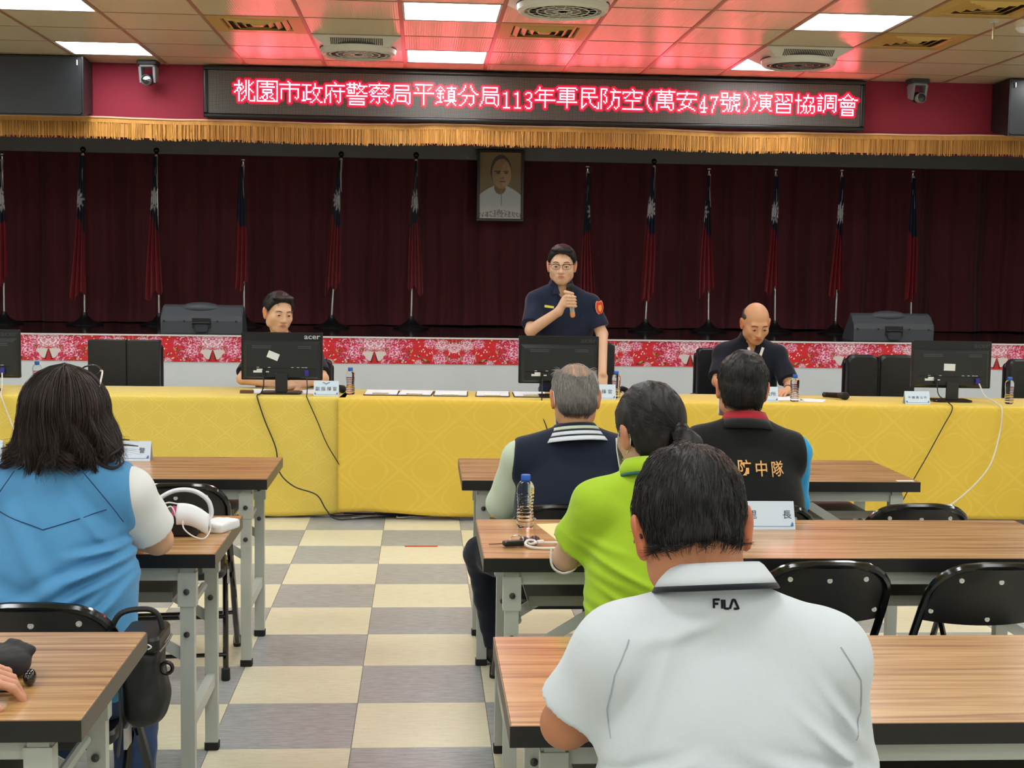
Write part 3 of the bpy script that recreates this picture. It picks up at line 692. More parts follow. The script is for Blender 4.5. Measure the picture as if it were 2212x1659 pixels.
# curtain
def curtain_fn(u, v):
    x = -5.3+11.4*u; z = SZ+0.012+1.66*v
    a = 0.05*np.sin(2*PI*x/0.62+1.1*np.sin(x*1.3))+0.03*np.sin(2*PI*x/0.27+1.6*np.sin(2.1*x))+0.008*np.sin(2*PI*x/0.11+2*np.sin(x))
    amp = 0.75+0.25*(1-v); y = 13.2+a*amp+0.02*np.sin(9*z+3*x)*(1-v)*0.4
    return np.stack([x+0.012*np.sin(5*z+x*4)*(1-v), y, z+0.006*np.sin(x*2.3)*(v < .01)], -1)
v, f = grid_mesh(curtain_fn, 1300, 26)
M_CURT = mat('curtain_velvet', (82, 23, 33), 0.85, sheen=0.25, noise=(2.2, 0.18, (3, 1, 0.4)))
cur = mesh_obj('stage_curtain', v, f, M_CURT, None, True); tag(cur, 'dark maroon pleated curtain across the back of the stage', 'curtain')

# flags on stands
M_STEEL = mat('steel_pole', (205, 205, 202), 0.25, 0.85); M_BLACKP = mat('black_plastic', (17, 18, 19), 0.38); M_GOLDB = mat('dark_finial', (28, 24, 20), 0.22, 0.4, spec=0.6)
M_FLAG = mat('flag_cloth', (150, 30, 40), 0.75, vcol=True, sheen=0.15); M_SLEEVE = mat('flag_sleeve', (196, 192, 190), 0.7)
FLAGS = [(-3.765, -3.772, 2.516, 0, -.4, .02), (-3.054, -3.058, 2.579, 1, -.55, -.02), (-2.404, -2.392, 2.584, 1, -.35, .0), (-1.630, -1.625, 2.508, 0, -.45, .6),
         (-0.749, -0.832, 2.583, 1, -.3, .015), (-0.070, -0.104, 2.588, 1, .35, .0), (1.505, 1.499, 2.506, 0, .3, .05), (2.121, 2.075, 2.572, 1, -.35, -.015),
         (2.636, 2.668, 2.506, 0, -.5, -.05), (3.262, 3.299, 2.510, 0, -.5, .0), (3.886, 3.877, 2.517, 0, -.3, .0), (4.564, 4.601, 2.521, 0, -.35, .6)]
flag_lab = ['furled flag on a stand at the far left edge of the stage', 'furled flag with black ball finial, leftmost with its base in full view', 'furled flag with black ball finial just left of the left stage monitor', 'furled flag with small cup finial behind the left stage monitor',
            'furled flag with black ball finial right of the seated man behind the logo monitor', 'furled flag with black ball finial just left of the framed portrait', 'furled flag directly behind the standing speaker', 'furled flag with black ball finial right of the standing speaker',
            'furled flag left of the bald seated man', 'furled flag directly behind the bald seated man', 'furled flag left of the right stage monitor', 'furled flag above the right stage monitor, nearest the right edge']
for i, (xt, xb, zt, ball, side, sun) in enumerate(FLAGS):
    yb = 12.62; t = thing('flag_on_stand', flag_lab[i], 'flag', (xb, yb, SZ), 0, 'flags on stands along the stage'); og = (xb, yb, SZ)
    MB().lathe([(0.165, 0.0), (0.168, 0.012), (0.15, 0.022), (0.10, 0.034), (0.055, 0.06), (0.024, 0.095), (0.02, 0.12)], (0, 0, 0), 26).build('base', M_BLACKP, t, True)
    top = zt-SZ; dx = xt-xb
    MB().tube([(0, 0, 0.1), (dx, 0, top-.045)], 0.0105, 10).build('pole', M_STEEL, t, True)
    MB().tube([(dx*.26, 0, top*.26), (dx*.275, 0, top*.275)], 0.0145, 10).build('collar', M_STEEL, t, True)
    if ball: MB().sphere((dx, 0, top-.018), 0.026).lathe([(0.012, top-.052), (0.018, top-.048), (0.012, top-.04)], (dx, 0, 0), 12).build('finial', M_GOLDB, t, True)
    else: MB().lathe([(0.008, top-.045), (0.009, top-.03), (0.022, top-.018), (0.022, top-.008), (0.004, top-.002)], (dx, 0, 0), 14).build('finial', M_STEEL, t, True)
    Rr = np.random.RandomState(20+i); zl = 1.30-0.10*Rr.rand() if ball else 1.20-0.12*Rr.rand()     # length of hanging cloth
    NU, NV = 64, 90; ph = Rr.uniform(0, 6.28); nf = 3+Rr.randint(2); sgn = 1 if side > 0 else -1
    def ffn(u, v):
        s = 1-v; w = 0.03+0.105*s**0.9+0.012*np.sin(5*s+ph); cx = side*0.5*w*1.0+0.010*np.sin(3.1*s+ph)
        bot = 0.10*(u if sgn < 0 else 1-u)*s*s+0.04*s*s*np.sin(6.28*u*1.5+ph)
        X = dx*(1-s*.75)+cx+w*(u-.5); Yy = -0.035+0.030*np.sin(2*PI*nf*u+ph+1.2*s)*(0.2+0.8*s)+0.03*s*(u-.5)-.012
        Z = top-.075-zl*s+bot*.8+0*u
        return np.stack([X, Yy, Z], -1)
    v, f = grid_mesh(ffn, NU, NV); uu, vv = np.meshgrid(np.linspace(0, 1, NU), np.linspace(0, 1, NV)); s = 1-vv.ravel(); u_ = uu.ravel()
    edge = 0.47+0.12*(u_-.5)*sgn*-1+0.02*np.sin(6*u_+ph); cols = np.empty((len(s), 3)); cols[:] = lin((132, 18, 30)); cols[s < edge] = lin((20, 26, 52))
    if sun < 0.5:
        sx = (v[:, 0]-(dx*.8+side*.075-0.012*sgn+sun))*1.7; sz = (v[:, 2]-(top-.075-zl*0.30)); rr = np.hypot(sx, sz); th = np.arctan2(sz, sx)
        ray = (rr < 0.115) & (rr > 0.056) & (np.abs(((th/(PI/6)+.5) % 1)-.5) < 0.5*(0.115-rr)/0.059); white = ((rr < 0.050) | ray) & (s < edge-.02); cols[white] = lin((214, 212, 214))
    mesh_obj('flag_cloth', v, f, M_FLAG, t, True, cols=cols)
    MB().tube([(dx, -.012, top-.06), (dx*.96+.004*sgn, -.03, top-.2), (dx*.9+.012*-sgn, -.036, top-.36)], [0.014, 0.013, 0.003], 8).build('sleeve', M_SLEEVE, t, True)

# framed portrait on the beam
t = thing('framed_portrait', 'dark framed portrait print of a man in pale clothes on the stage curtain', 'picture', (0.722, 12.95, 1.99)); PW, PH = 0.445, 0.672
og = (0, 0, 0); M_FR = mat('portrait_frame', (46, 36, 28), 0.35)
for a in ((-PW/2, PW/2, 0, .028), (-PW/2, PW/2, PH-.028, PH), (-PW/2, -PW/2+.028, .028, PH-.028), (PW/2-.028, PW/2, .028, PH-.028)):
    MB().rbox(a[0], a[1], -.012, .028, a[2], a[3], .006, 2, axis='x' if a[1]-a[0] > .1 else 'z').build('frame_rail', M_FR, t)
NX, NZ = 120, 190; u, w = np.meshgrid(np.linspace(-1, 1, NX), np.linspace(0, 1, NZ)); img = np.empty(u.shape+(3,)); img[:] = np.array((150, 124, 86))*(0.75+0.25*w[..., None])
def E(cx, cy, rx, ry): return ((u-cx)/rx)**2+((w-cy)/ry)**2
img[(w < .52-.16*np.abs(u)**1.6) & (w > .16)] = (196, 200, 200)
img[E(-.02, .47, .28, .10) < 1] = (128, 98, 70); img[E(.22, .60, .60, .06) < -1] = 0
img[E(0.02, .72, .50, .245) < 1] = (78, 60, 46); img[E(0.05, .68, .46, .225) < 1] = (168, 128, 92); img[(E(.3, .66, .3, .2) < 1) & (E(0.05, .68, .46, .225) < 1)] = (184, 146, 106)
img[(np.abs(u+.14) < .14) & (np.abs(w-.715) < .008)] = (72, 54, 40); img[(np.abs(u-.27) < .12) & (np.abs(w-.715) < .008)] = (78, 58, 42)
for ex in (-.12, .27): img[E(ex, .69, .09, .012) < 1] = (60, 46, 38)
img[E(.09, .615, .09, .02) < 1] = (146, 104, 74); img[E(.09, .562, .16, .010) < 1] = (112, 66, 52); img[(np.abs(u-.05) < .012) & (w < .44) & (w > .2)] = (120, 124, 124)
band = w < .17; img[band] = (206, 202, 196); Rr = np.random.RandomState(5)
colm = (np.floor((u+1)*18).astype(int)); rown = np.floor(w*62).astype(int); dots = Rr.rand(60, 80) < .7
img[band & (w > .025) & (w < .145-.06*np.abs(u)) & (np.abs(((u+1)*18) % 1-.5) < .26) & dots[colm % 60, rown % 80]] = (74, 70, 68)
li = img/255.0; li = np.where(li <= .04045, li/12.92, ((li+.055)/1.055)**2.4)
P = np.stack([u*(PW/2-.026), np.full(u.shape, .004), .026+w*(PH-.052)], -1).reshape(-1, 3); i = np.arange((NX-1)*(NZ-1)); a = (i//(NX-1))*NX+i % (NX-1)
mesh_obj('portrait_print', P, np.stack([a, a+1, a+1+NX, a+NX], 1), mat('portrait_print', (150, 120, 90), 0.5, vcol=True, coat=0.5, coat_rough=0.06), t, cols=li.reshape(-1, 3))
MB().box(-PW/2+.01, PW/2-.01, .01, .026, .01, PH-.01).build('backing_board', M_FR, t)

# stage monitors (wedge loudspeakers seen from behind)
M_WEDGE = mat('speaker_grey', (70, 74, 80), 0.5, bump=(220, 0.1, (1, 1, 1)))
def wedge(x0, x1, lab, dz=0.0):
    L = x1-x0; t = thing('stage_monitor', lab, 'speaker', ((x0+x1)/2, 11.48, SZ), 0, 'stage monitors'); h = L/2
    prof = [(-.03, 0), (-.035, .10), (-.028, .145), (.05, .215), (.10, .232), (.30, .03), (.29, 0)]
    rings = []
    for x, k in ((-h, .93), (-h+.012, 1), (h-.012, 1), (h, .93)): rings.append([(x, y*k+.005, z*k) for y, z in prof])
    MB().loft(rings, True, True).build('cabinet', M_WEDGE, t)
    MB().sphere((-.02, .085, .205), (.17, .075, .05), 20, 8).build('top_bulge', M_WEDGE, t, True)
    b = MB(); b.box(-.075, .075, -.041, -.030, .045, .125).build('handle_plate', mat('handle_black', (16, 17, 19), .45), t)
    MB().rbox(-.055, .055, -.046, -.038, .01, .075, .02, 4, axis='y').build('handle_cup', mat('cup_grey', (50, 54, 60), .35), t)
    MB().tube([(-.07, -.045, .085), (.07, -.045, .085)], .008, 8).build('handle_bar', mat('handle_black', (16, 17, 19), .45), t, True)
    for x in (-h+.03, -.14, .13, h-.05): MB().lathe([(.008, -.037), (.008, -.04), (.001, -.04)], (x, 0, .10), 10, 'y').build('screw', M_BLACKP, t)
    return t
wedge(-2.16, -1.49, 'dark grey stage monitor speaker behind the left seated man'); wedge(3.68, 4.38, 'dark grey stage monitor speaker behind the right empty chair')

# loudspeakers and hanging cameras at the ceiling
M_SPK = mat('loudspeaker_vinyl', (26, 29, 33), 0.45, bump=(300, 0.08, (1, 1, 1))); M_GRILLE = mat('loudspeaker_grille', (14, 18, 24), 0.32, spec=0.6)
def loudspeaker(x0, x1, lab, s):
    t = thing('loudspeaker', lab, 'speaker', ((x0+x1)/2, 11.0, 2.67), 0, 'loudspeakers under the ceiling'); h = (x1-x0)/2
    MB().loft([[(-h, -.2, 0), (h, -.2, 0), (h, -.2, .45), (-h, -.2, .45)], [(-h+.02, .16, .07), (h-.02, .16, .07), (h-.02, .16, .45), (-h+.02, .16, .45)]], True, True).build('cabinet', M_SPK, t)
    MB().rbox(-h+.012, h-.012, -.214, -.199, .012, .438, .02, 3, axis='y').build('grille', M_GRILLE, t)
    for q in (-h+.006, h-.006): MB().box(q-.006, q+.006, -.218, -.195, 0, .45).build('corner_strip', M_BLACKP, t)
    for q in (-h+.09, h-.09): MB().tube([(q, .0, .44), (q, .0, .462)], .01, 8).build('bracket', M_STEEL, t)
    MB().tube([(s*(h-.045), -.2, .385), (s*(h-.045), -.225, .385), (s*(h-.045), -.225, .42)], .005, 6).build('hook', M_STEEL, t)
loudspeaker(-3.55, -2.60, 'large black loudspeaker box under the ceiling at the top left', 1); loudspeaker(4.66, 5.6, 'large black loudspeaker box under the ceiling at the right edge', -1)
M_CAMG = mat('camera_grey', (132, 136, 140), 0.4); M_LENS = mat('lens_glass', (6, 7, 10), 0.05, spec=0.8)
def ptz(x, lab, ry):
    t = thing('ptz_camera', lab, 'camera', (x, 11.02, ZC), ry, 'hanging video cameras')
    MB().rbox(-.08, .08, -.07, .07, -.036, 0, .02, 3).build('base', mat('camera_base', (40, 42, 45), .4), t)
    MB().rbox(-.062, .062, -.06, .06, -.052, -.034, .02, 3).build('turntable', M_CAMG, t)
    for s in (-1, 1): MB().loft([[(s*.045, -.055, -.05), (s*.065, -.055, -.05), (s*.065, .055, -.05), (s*.045, .055, -.05)], [(s*.045, -.03, -.17), (s*.062, -.03, -.17), (s*.062, .04, -.15), (s*.045, .04, -.15)]], True, True).build('yoke_arm', M_CAMG, t)
    MB().sphere((0, 0, -.145), .046, 16, 10).build('head', mat('camera_dark', (30, 32, 34), .35), t, True)
    MB().lathe([(.036, -.03), (.042, -.075), (.036, -.085), (.034, -.07)], (0, 0, -.155), 20, 'y').build('lens_ring', M_CAMG, t, True); MB().lathe([(.034, -.072), (.001, -.078)], (0, 0, -.155), 18, 'y').build('lens', M_LENS, t, True)
ptz(-2.155, 'grey video camera hanging from the ceiling left of the sign', -.08); ptz(3.995, 'grey video camera hanging from the ceiling right of the sign', .12)
# ================================================================ folding tables
def wood_material():
    m = bpy.data.materials.new('wood_laminate'); m.use_nodes = True; N, L = nodes_of(m); b = N['Principled BSDF']
    tc = N.new('ShaderNodeTexCoord'); oi = N.new('ShaderNodeObjectInfo'); ad = N.new('ShaderNodeVectorMath'); ad.operation = 'ADD'
    cx = N.new('ShaderNodeCombineXYZ'); L.new(mnode(N, L, 'MULTIPLY', oi.outputs['Random'], 7.0), cx.inputs[0]); L.new(mnode(N, L, 'MULTIPLY', oi.outputs['Random'], 3.0), cx.inputs[1])
    L.new(tc.outputs['Object'], ad.inputs[0]); L.new(cx.outputs[0], ad.inputs[1])
    mp = N.new('ShaderNodeMapping'); mp.inputs['Scale'].default_value = (1.3, 34, 1); L.new(ad.outputs[0], mp.inputs[0])
    n1 = N.new('ShaderNodeTexNoise'); n1.inputs['Scale'].default_value = 1.6; n1.inputs['Detail'].default_value = 4; n1.inputs['Distortion'].default_value = 0.7; L.new(mp.outputs[0], n1.inputs['Vector'])
    mp2 = N.new('ShaderNodeMapping'); mp2.inputs['Scale'].default_value = (2.2, 170, 1); L.new(ad.outputs[0], mp2.inputs[0])
    n2 = N.new('ShaderNodeTexNoise'); n2.inputs['Scale'].default_value = 1.5; n2.inputs['Detail'].default_value = 3; L.new(mp2.outputs[0], n2.inputs['Vector'])
    mixv = mnode(N, L, 'ADD', mnode(N, L, 'MULTIPLY', n1.outputs['Fac'], 0.7), mnode(N, L, 'MULTIPLY', n2.outputs['Fac'], 0.3))
    cr = N.new('ShaderNodeValToRGB'); e = cr.color_ramp.elements; e[0].position = 0.36; e[0].color = (*lin((142, 98, 58)), 1); e[1].position = 0.66; e[1].color = (*lin((204, 164, 112)), 1)
    k = e.new(0.50); k.color = (*lin((184, 140, 90)), 1); L.new(mixv, cr.inputs[0]); L.new(cr.outputs[0], b.inputs['Base Color'])
    b.inputs['Roughness'].default_value = 0.24; b.inputs['Specular IOR Level'].default_value = 0.6
    return m
M_WOOD = wood_material(); M_EDGE = mat('black_edge', (18, 18, 18), 0.4); M_ENDB = mat('end_band', (96, 86, 74), 0.45)
M_LEG = mat('grey_painted_steel', (186, 190, 180), 0.35, spec=0.5); M_SHELF = mat('shelf_steel', (140, 136, 124), 0.4); M_BOLT = mat('bolt', (80, 82, 80), 0.3, 0.8); M_RUB = mat('rubber', (20, 20, 20), 0.7)
TW, TD, TH = 1.82, 0.60, 0.745
def make_table():
    t = thing('folding_table', 'x', 'table')
    MB().rbox(.002, TW-.002, .002, TD-.002, TH-.006, TH, .004, 2).build('tabletop', M_WOOD, t)
    MB().box(.004, TW-.004, .004, TD-.004, TH-.04, TH-.006).build('core_board', M_ENDB, t)
    for a in ((0, TW, 0, .004), (0, TW, TD-.004, TD)): MB().box(*a, TH-.041, TH-.0015).build('edge_band', M_EDGE, t)
    for a in ((0, .004, .004, TD-.004), (TW-.004, TW, .004, TD-.004)): MB().box(*a, TH-.041, TH-.0015).build('end_band', M_ENDB, t)
    for y in (.035, TD-.075): MB().box(.06, TW-.06, y, y+.03, TH-.085, TH-.041).build('rail', M_LEG, t)
    MB().box(.14, TW-.14, .10, TD-.10, TH-.165, TH-.158).box(.14, TW-.14, .10, .106, TH-.158, TH-.135).box(.14, TW-.14, TD-.106, TD-.10, TH-.158, TH-.135).build('shelf', M_SHELF, t)
    for s, x in ((1, .085), (-1, TW-.085)):
        for y in (.028, TD-.132):
            p = MB().box(x-.02, x+.02, y, y+.034, .022, TH-.041).build('leg', M_LEG, t)
            MB().rbox(x-.023, x+.023, y-.003, y+.037, .0, .026, .006, 2).build('foot_cap', M_RUB, p)
            MB().box(x-.026, x+.026, y-.003, y+.037, TH-.16, TH-.06).build('bracket', M_LEG, p)
            for z in (TH-.115, TH-.24): MB().lathe([(.009, -.006), (.009, -.010), (.001, -.012)], (x, y, z), 10, 'y').build('bolt', M_BOLT, p, True)
            R = Matrix.Rotation(-s*0.66, 3, 'Y')
            MB().box(0, .44, 0, .006, -.016, .016, rot=Matrix.Rotation(-0.55 if s > 0 else PI+.55, 3, 'Y'), c=(x, y+.014, .43)).build('brace', M_LEG, t)
        MB().box(x-.014, x+.014, .062, TD-.132, .215, .255).build('crossbar', M_LEG, t)
        MB().tube([(x+s*.02, .07, TH-.20), (x+s*.02, TD-.14, TH-.20)], .012, 8).build('pivot_tube', M_LEG, t, True)
    MB().box(.55, TW-.55, .27, .30, TH-.06, TH-.041).build('centre_rail', M_LEG, t)
    return t
TABLES = [(-.591, 5.250, -1, 'wood-grain folding table in the front row left of the aisle'), (-.584, 3.885, -1, 'wood-grain folding table of the woman in the blue vest'), (-.611, 2.458, -1, 'wood-grain folding table in the bottom left corner with a hand on it'),
          (.159, 5.248, 1, 'wood-grain folding table of the two men in dark vests'), (.180, 3.832, 1, 'wood-grain folding table with the water bottle and the name card'), (.165, 2.408, 1, 'wood-grain folding table of the man in the white polo shirt')]
tp = make_table()
for i, (x, y, d, lab) in enumerate(TABLES):
    t = tp if i == 0 else copy_tree(tp)
    place(t, (x-TW if d < 0 else x, y, 0), 0, lab, 'wood-grain folding tables')

# ================================================================ black folding chairs
M_CHM = mat('black_enamel', (12, 12, 13), 0.14, spec=0.6, coat=0.3); M_VINYL = mat('black_vinyl', (20, 20, 21), 0.36, spec=0.5); M_RIVET = mat('rivet', (214, 214, 208), 0.35, 0.3)
def make_chair():
    """back top at local (0,0,.75), facing +y"""
    t = thing('folding_chair', 'x', 'chair'); hw = .19
    def L1(z): return .02+(.50)*(1-z/.75)          # y of the long frame at height z
    p = []
    for s in (-1, 1):
        q = [(s*(hw+.025), L1(.02), .02), (s*(hw+.012), L1(.3), .3), (s*hw, L1(.5), .5), (s*hw, L1(.6), .6)]
        arc = []
        for k in range(1, 6):
            a = k/6*PI/2; arc.append((s*(hw-.11*(1-math.cos(a))), L1(.64)-.0*(a), .64+.11*math.sin(a)*.98))
        arc = [(x, L1(z), z) for x, y, z in arc]; p.append(q+arc)
    path = p[0]+[(-.05, L1(.75), .75), (.05, L1(.75), .75)]+p[1][::-1]
    MB().tube(path, .0125, 8).build('long_frame', M_CHM, t, True)
    for s in (-1, 1):
        MB().tube([(s*(hw-.012), .06, .02), (s*(hw-.018), .30, .36), (s*(hw-.018), .33, .40)], .011, 8).build('rear_leg', M_CHM, t, True)
        for (x, y) in ((s*(hw+.025), L1(.0)), (s*(hw-.012), .055)): MB().lathe([(.015, 0), (.017, .006), (.016, .045)], (x, y, 0), 10).build('rubber_foot', M_RUB, t, True)
        MB().box(s*(hw-.004)-.004, s*(hw-.004)+.004, .17, .23, .345, .40).build('hinge_plate', M_STEEL, t)
    MB().tube([(-hw-.018, L1(.17), .17), (hw+.018, L1(.17), .17)], .008, 8).build('front_stretcher', M_CHM, t, True)
    MB().tube([(-hw+.012, .085, .09), (hw-.012, .085, .09)], .008, 8).build('rear_stretcher', M_CHM, t, True)
    MB().tube([(-hw+.014, .19, .21), (hw-.014, .19, .21)], .008, 8).build('rear_stretcher', M_CHM, t, True)
    def bp(u, v):                                   # backrest sheet, bowed towards the rear
        zz = .565+.178*v; w = (hw-.004)-.075*np.clip((zz-.655)/.09, 0, 1)**2; x = w*(2*u-1)
        zz = zz+.012*(1-(2*u-1)**2)*(v-.5)*0-.012*(1-v)*(1-(2*u-1)**2)
        return np.stack([x, .02+.5*(1-zz/.75)-.034*(1-(2*u-1)**2)+.004, zz], -1)
    v, f = grid_mesh(bp, 21, 9); v2 = v+np.array((0, .012, 0)); n = len(v); F = list(map(tuple, f))+[tuple(n+i for i in q[::-1]) for q in f]
    bd = [i for i in range(21)]+[20+21*j for j in range(1, 9)]+[8*21+i for i in range(19, -1, -1)]+[21*j for j in range(7, 0, -1)]
    for i in range(len(bd)): a, b_ = bd[i], bd[(i+1) % len(bd)]; F.append((b_, a, a+n, b_+n))
    back = mesh_obj('backrest', np.concatenate([v, v2]), F, M_VINYL, t, True); autosmooth(back)
    for u, w in ((.16, .80), (.5, .80), (.84, .80), (.06, .20), (.5, .12), (.94, .20)):
        q = bp(np.array(u), np.array(w)); MB().lathe([(.008, -.001), (.0075, -.0035), (.003, -.004), (.001, -.002)], (q[0], q[1], q[2]), 10, 'y').build('rivet', M_RIVET, back, True)
    MB().rbox(-hw+.012, hw-.012, .05, .44, .385, .418, .07, 5).build('seat', M_VINYL, t, True)
    return t
cp = make_chair(); first = [True]
def chair(x, y, rz, lab):
    t = cp if first[0] else copy_tree(cp); first[0] = False
    return place(t, (x, y, 0), rz, lab, 'black metal folding chairs')
chair(-.900, 5.03, 0.12, 'empty black folding chair at the front left table'); chair(-.925, 3.24, 0.0, 'black folding chair under the woman in the blue vest')
chair(1.152, 3.70, 0.0, 'empty black folding chair just behind the white polo shoulder'); chair(1.64, 3.68, 0.0, 'empty black folding chair at the right edge of the second row')
chair(1.765, 4.64, 0.0, 'empty black folding chair right of the man with gold lettering'); chair(.50, 4.60, .0, 'black folding chair under the grey-haired man')
chair(1.20, 4.62, 0.0, 'black folding chair under the man with gold lettering'); chair(.61, 3.23, 0.0, 'black folding chair under the woman in lime green'); chair(.49, 1.72, 0.0, 'black folding chair under the man in the white polo shirt')
chair(-1.30, 1.74, 0.0, 'black folding chair under the person whose hand shows bottom left')

# ================================================================ head table: tables under two yellow cloths
HT = 0.752
def cloth_material(name, c, px, pz, hue2):
    m = bpy.data.materials.new(name); m.use_nodes = True; N, L = nodes_of(m); b = N['Principled BSDF']
    tc = N.new('ShaderNodeTexCoord'); s = N.new('ShaderNodeSeparateXYZ'); L.new(tc.outputs['Object'], s.inputs[0])
    u = mnode(N, L, 'DIVIDE', s.outputs[0], px); w = mnode(N, L, 'DIVIDE', mnode(N, L, 'SUBTRACT', s.outputs[2], s.outputs[1]), pz)
    def lattice(k, off):
        a = mnode(N, L, 'ABSOLUTE', mnode(N, L, 'SINE', mnode(N, L, 'MULTIPLY', mnode(N, L, 'ADD', mnode(N, L, 'ADD', u, w), off), PI*k)))
        d = mnode(N, L, 'ABSOLUTE', mnode(N, L, 'SINE', mnode(N, L, 'MULTIPLY', mnode(N, L, 'SUBTRACT', u, w), PI*k)))
        return mnode(N, L, 'MULTIPLY', a, d), mnode(N, L, 'MINIMUM', a, d)
    prod, mn = lattice(1, 0.0)
    ln = mnode(N, L, 'LESS_THAN', mn, 0.10); ln2 = mnode(N, L, 'LESS_THAN', mnode(N, L, 'ABSOLUTE', mnode(N, L, 'SUBTRACT', prod, 0.34)), 0.05)
    ln3 = mnode(N, L, 'GREATER_THAN', prod, 0.86); tot = mnode(N, L, 'MULTIPLY', mnode(N, L, 'MINIMUM', mnode(N, L, 'ADD', ln, ln2), 1.0), 0.75)
    nz = N.new('ShaderNodeTexNoise'); nz.inputs['Scale'].default_value = 9; nz.inputs['Detail'].default_value = 4; L.new(tc.outputs['Object'], nz.inputs['Vector'])
    fac = mnode(N, L, 'MULTIPLY', tot, nz.outputs['Fac'])
    mx = N.new('ShaderNodeMix'); mx.data_type = 'RGBA'; mx.inputs['A'].default_value = (*lin(c), 1); mx.inputs['B'].default_value = (*lin(hue2), 1); L.new(fac, mx.inputs['Factor']); L.new(mx.outputs['Result'], b.inputs['Base Color'])
    L.new(mnode(N, L, 'SUBTRACT', 0.72, mnode(N, L, 'MULTIPLY', tot, 0.22)), b.inputs['Roughness'])
    bp = N.new('ShaderNodeBump'); bp.inputs['Strength'].default_value = 0.25; bp.inputs['Distance'].default_value = 0.002; L.new(mnode(N, L, 'ADD', tot, nz.outputs['Fac']), bp.inputs['Height']); L.new(bp.outputs[0], b.inputs['Normal'])
    b.inputs['Sheen Weight'].default_value = 0.55; b.inputs['Sheen Roughness'].default_value = 0.35; b.inputs['Sheen Tint'].default_value = (*lin((255, 246, 200)), 1)
    return m
def cloth(name, lab, x0, x1, y0, depth, rz, m, seed, hem):
    t = thing(name, lab, 'tablecloth', (x0, y0, 0), rz, 'yellow head table cloths'); W = x1-x0; R = np.random.RandomState(seed)
    path = [(depth+.004, HT-.30), (depth+.004, HT-.004), (depth, HT), (depth*.5, HT)]+[(.012, HT), (.004, HT-.002), (0, HT-.009)]
    zz = np.linspace(HT-.03, 0, 26); nu = int(W/.03)
    k1, k2, p1, p2 = R.uniform(3, 5), R.uniform(7, 10), R.uniform(0, 6), R.uniform(0, 6)
    X = np.linspace(0, W, nu); rows = []
    for (y, z) in path: rows.append(np.stack([X, np.full(nu, y), np.full(nu, z)], -1))
    hm = np.interp(X, [h[0]-x0 for h in hem], [h[1] for h in hem])
    for z in zz:
        s = (HT-z)/HT; Z = HT-(HT-hm)*s
        y = -0.004-0.014*s*(1+np.sin(k1*X+p1))-0.007*s*np.sin(k2*X+p2+2*s)-.004*np.abs(np.sin(23*X+np.sin(9*X)))*(s*(1-s)*2)-0.006*s**2*np.maximum(0, np.sin(14*X+p2))
        rows.append(np.stack([X+0.006*s*np.sin(7*X+p1), y, Z], -1))
    P = np.array(rows); nv = len(rows); i = np.arange((nu-1)*(nv-1)); a = (i//(nu-1))*nu+i % (nu-1); F = np.stack([a, a+nu, a+1+nu, a+1], 1)
    o = mesh_obj('cloth', P.reshape(-1, 3), F, m, t, True)
    sd = o.modifiers.new('thickness', 'SOLIDIFY'); sd.thickness = .002; sd.offset = -1
    return t
cloth('tablecloth', 'pale yellow damask cloth over the left half of the head table', -4.3, -.47, 8.425, .665, 0, cloth_material('yellow_damask', (226, 198, 86), .20, .155, (236, 212, 110)), 2, [(-4.3, .03), (-1.2, .03), (-.9, .012), (-.6, .02), (-.47, .04)])
RZ = math.atan2(-.24, 4.24)
cloth('tablecloth', 'deeper yellow damask cloth over the right half of the head table', -.512, 5.1, 8.392, .60, RZ, cloth_material('gold_damask', (228, 192, 66), .38, .33, (236, 204, 84)), 5, [(-.512, .05), (-.35, .06), (0, .035), (.5, .02), (1.2, .012), (2, .05), (3.2, .06), (5.1, .04)])
M_PLY = mat('plain_top', (150, 130, 100), .6)
def under_table(x, y, rz, w, lab, d=.55):
    t = thing('trestle_table', lab, 'table', (x, y, 0), rz, 'tables hidden under the yellow cloths')
    MB().box(0, w, .03, d, HT-.03, HT-.004).build('tabletop', M_PLY, t)
    for px in (.08, w-.11):
        for py in (.07, d-.09): MB().box(px, px+.03, py, py+.03, 0.0, HT-.03).build('leg', M_LEG, t)
c_, s_ = math.cos(RZ), math.sin(RZ)
for k, nm in enumerate(('left', 'middle left')): under_table(-4.22+1.86*k, 8.44, 0, 1.8, 'plain trestle table hidden under the pale yellow cloth, '+('outer' if k == 0 else 'inner')+' one', .62)
for k, nm in enumerate(('inner', 'middle', 'outer')): under_table(-.42+1.82*k*c_+.05*c_, 8.40+1.82*k*s_, RZ, 1.78, 'plain trestle table hidden under the deeper yellow cloth, '+nm+' one')

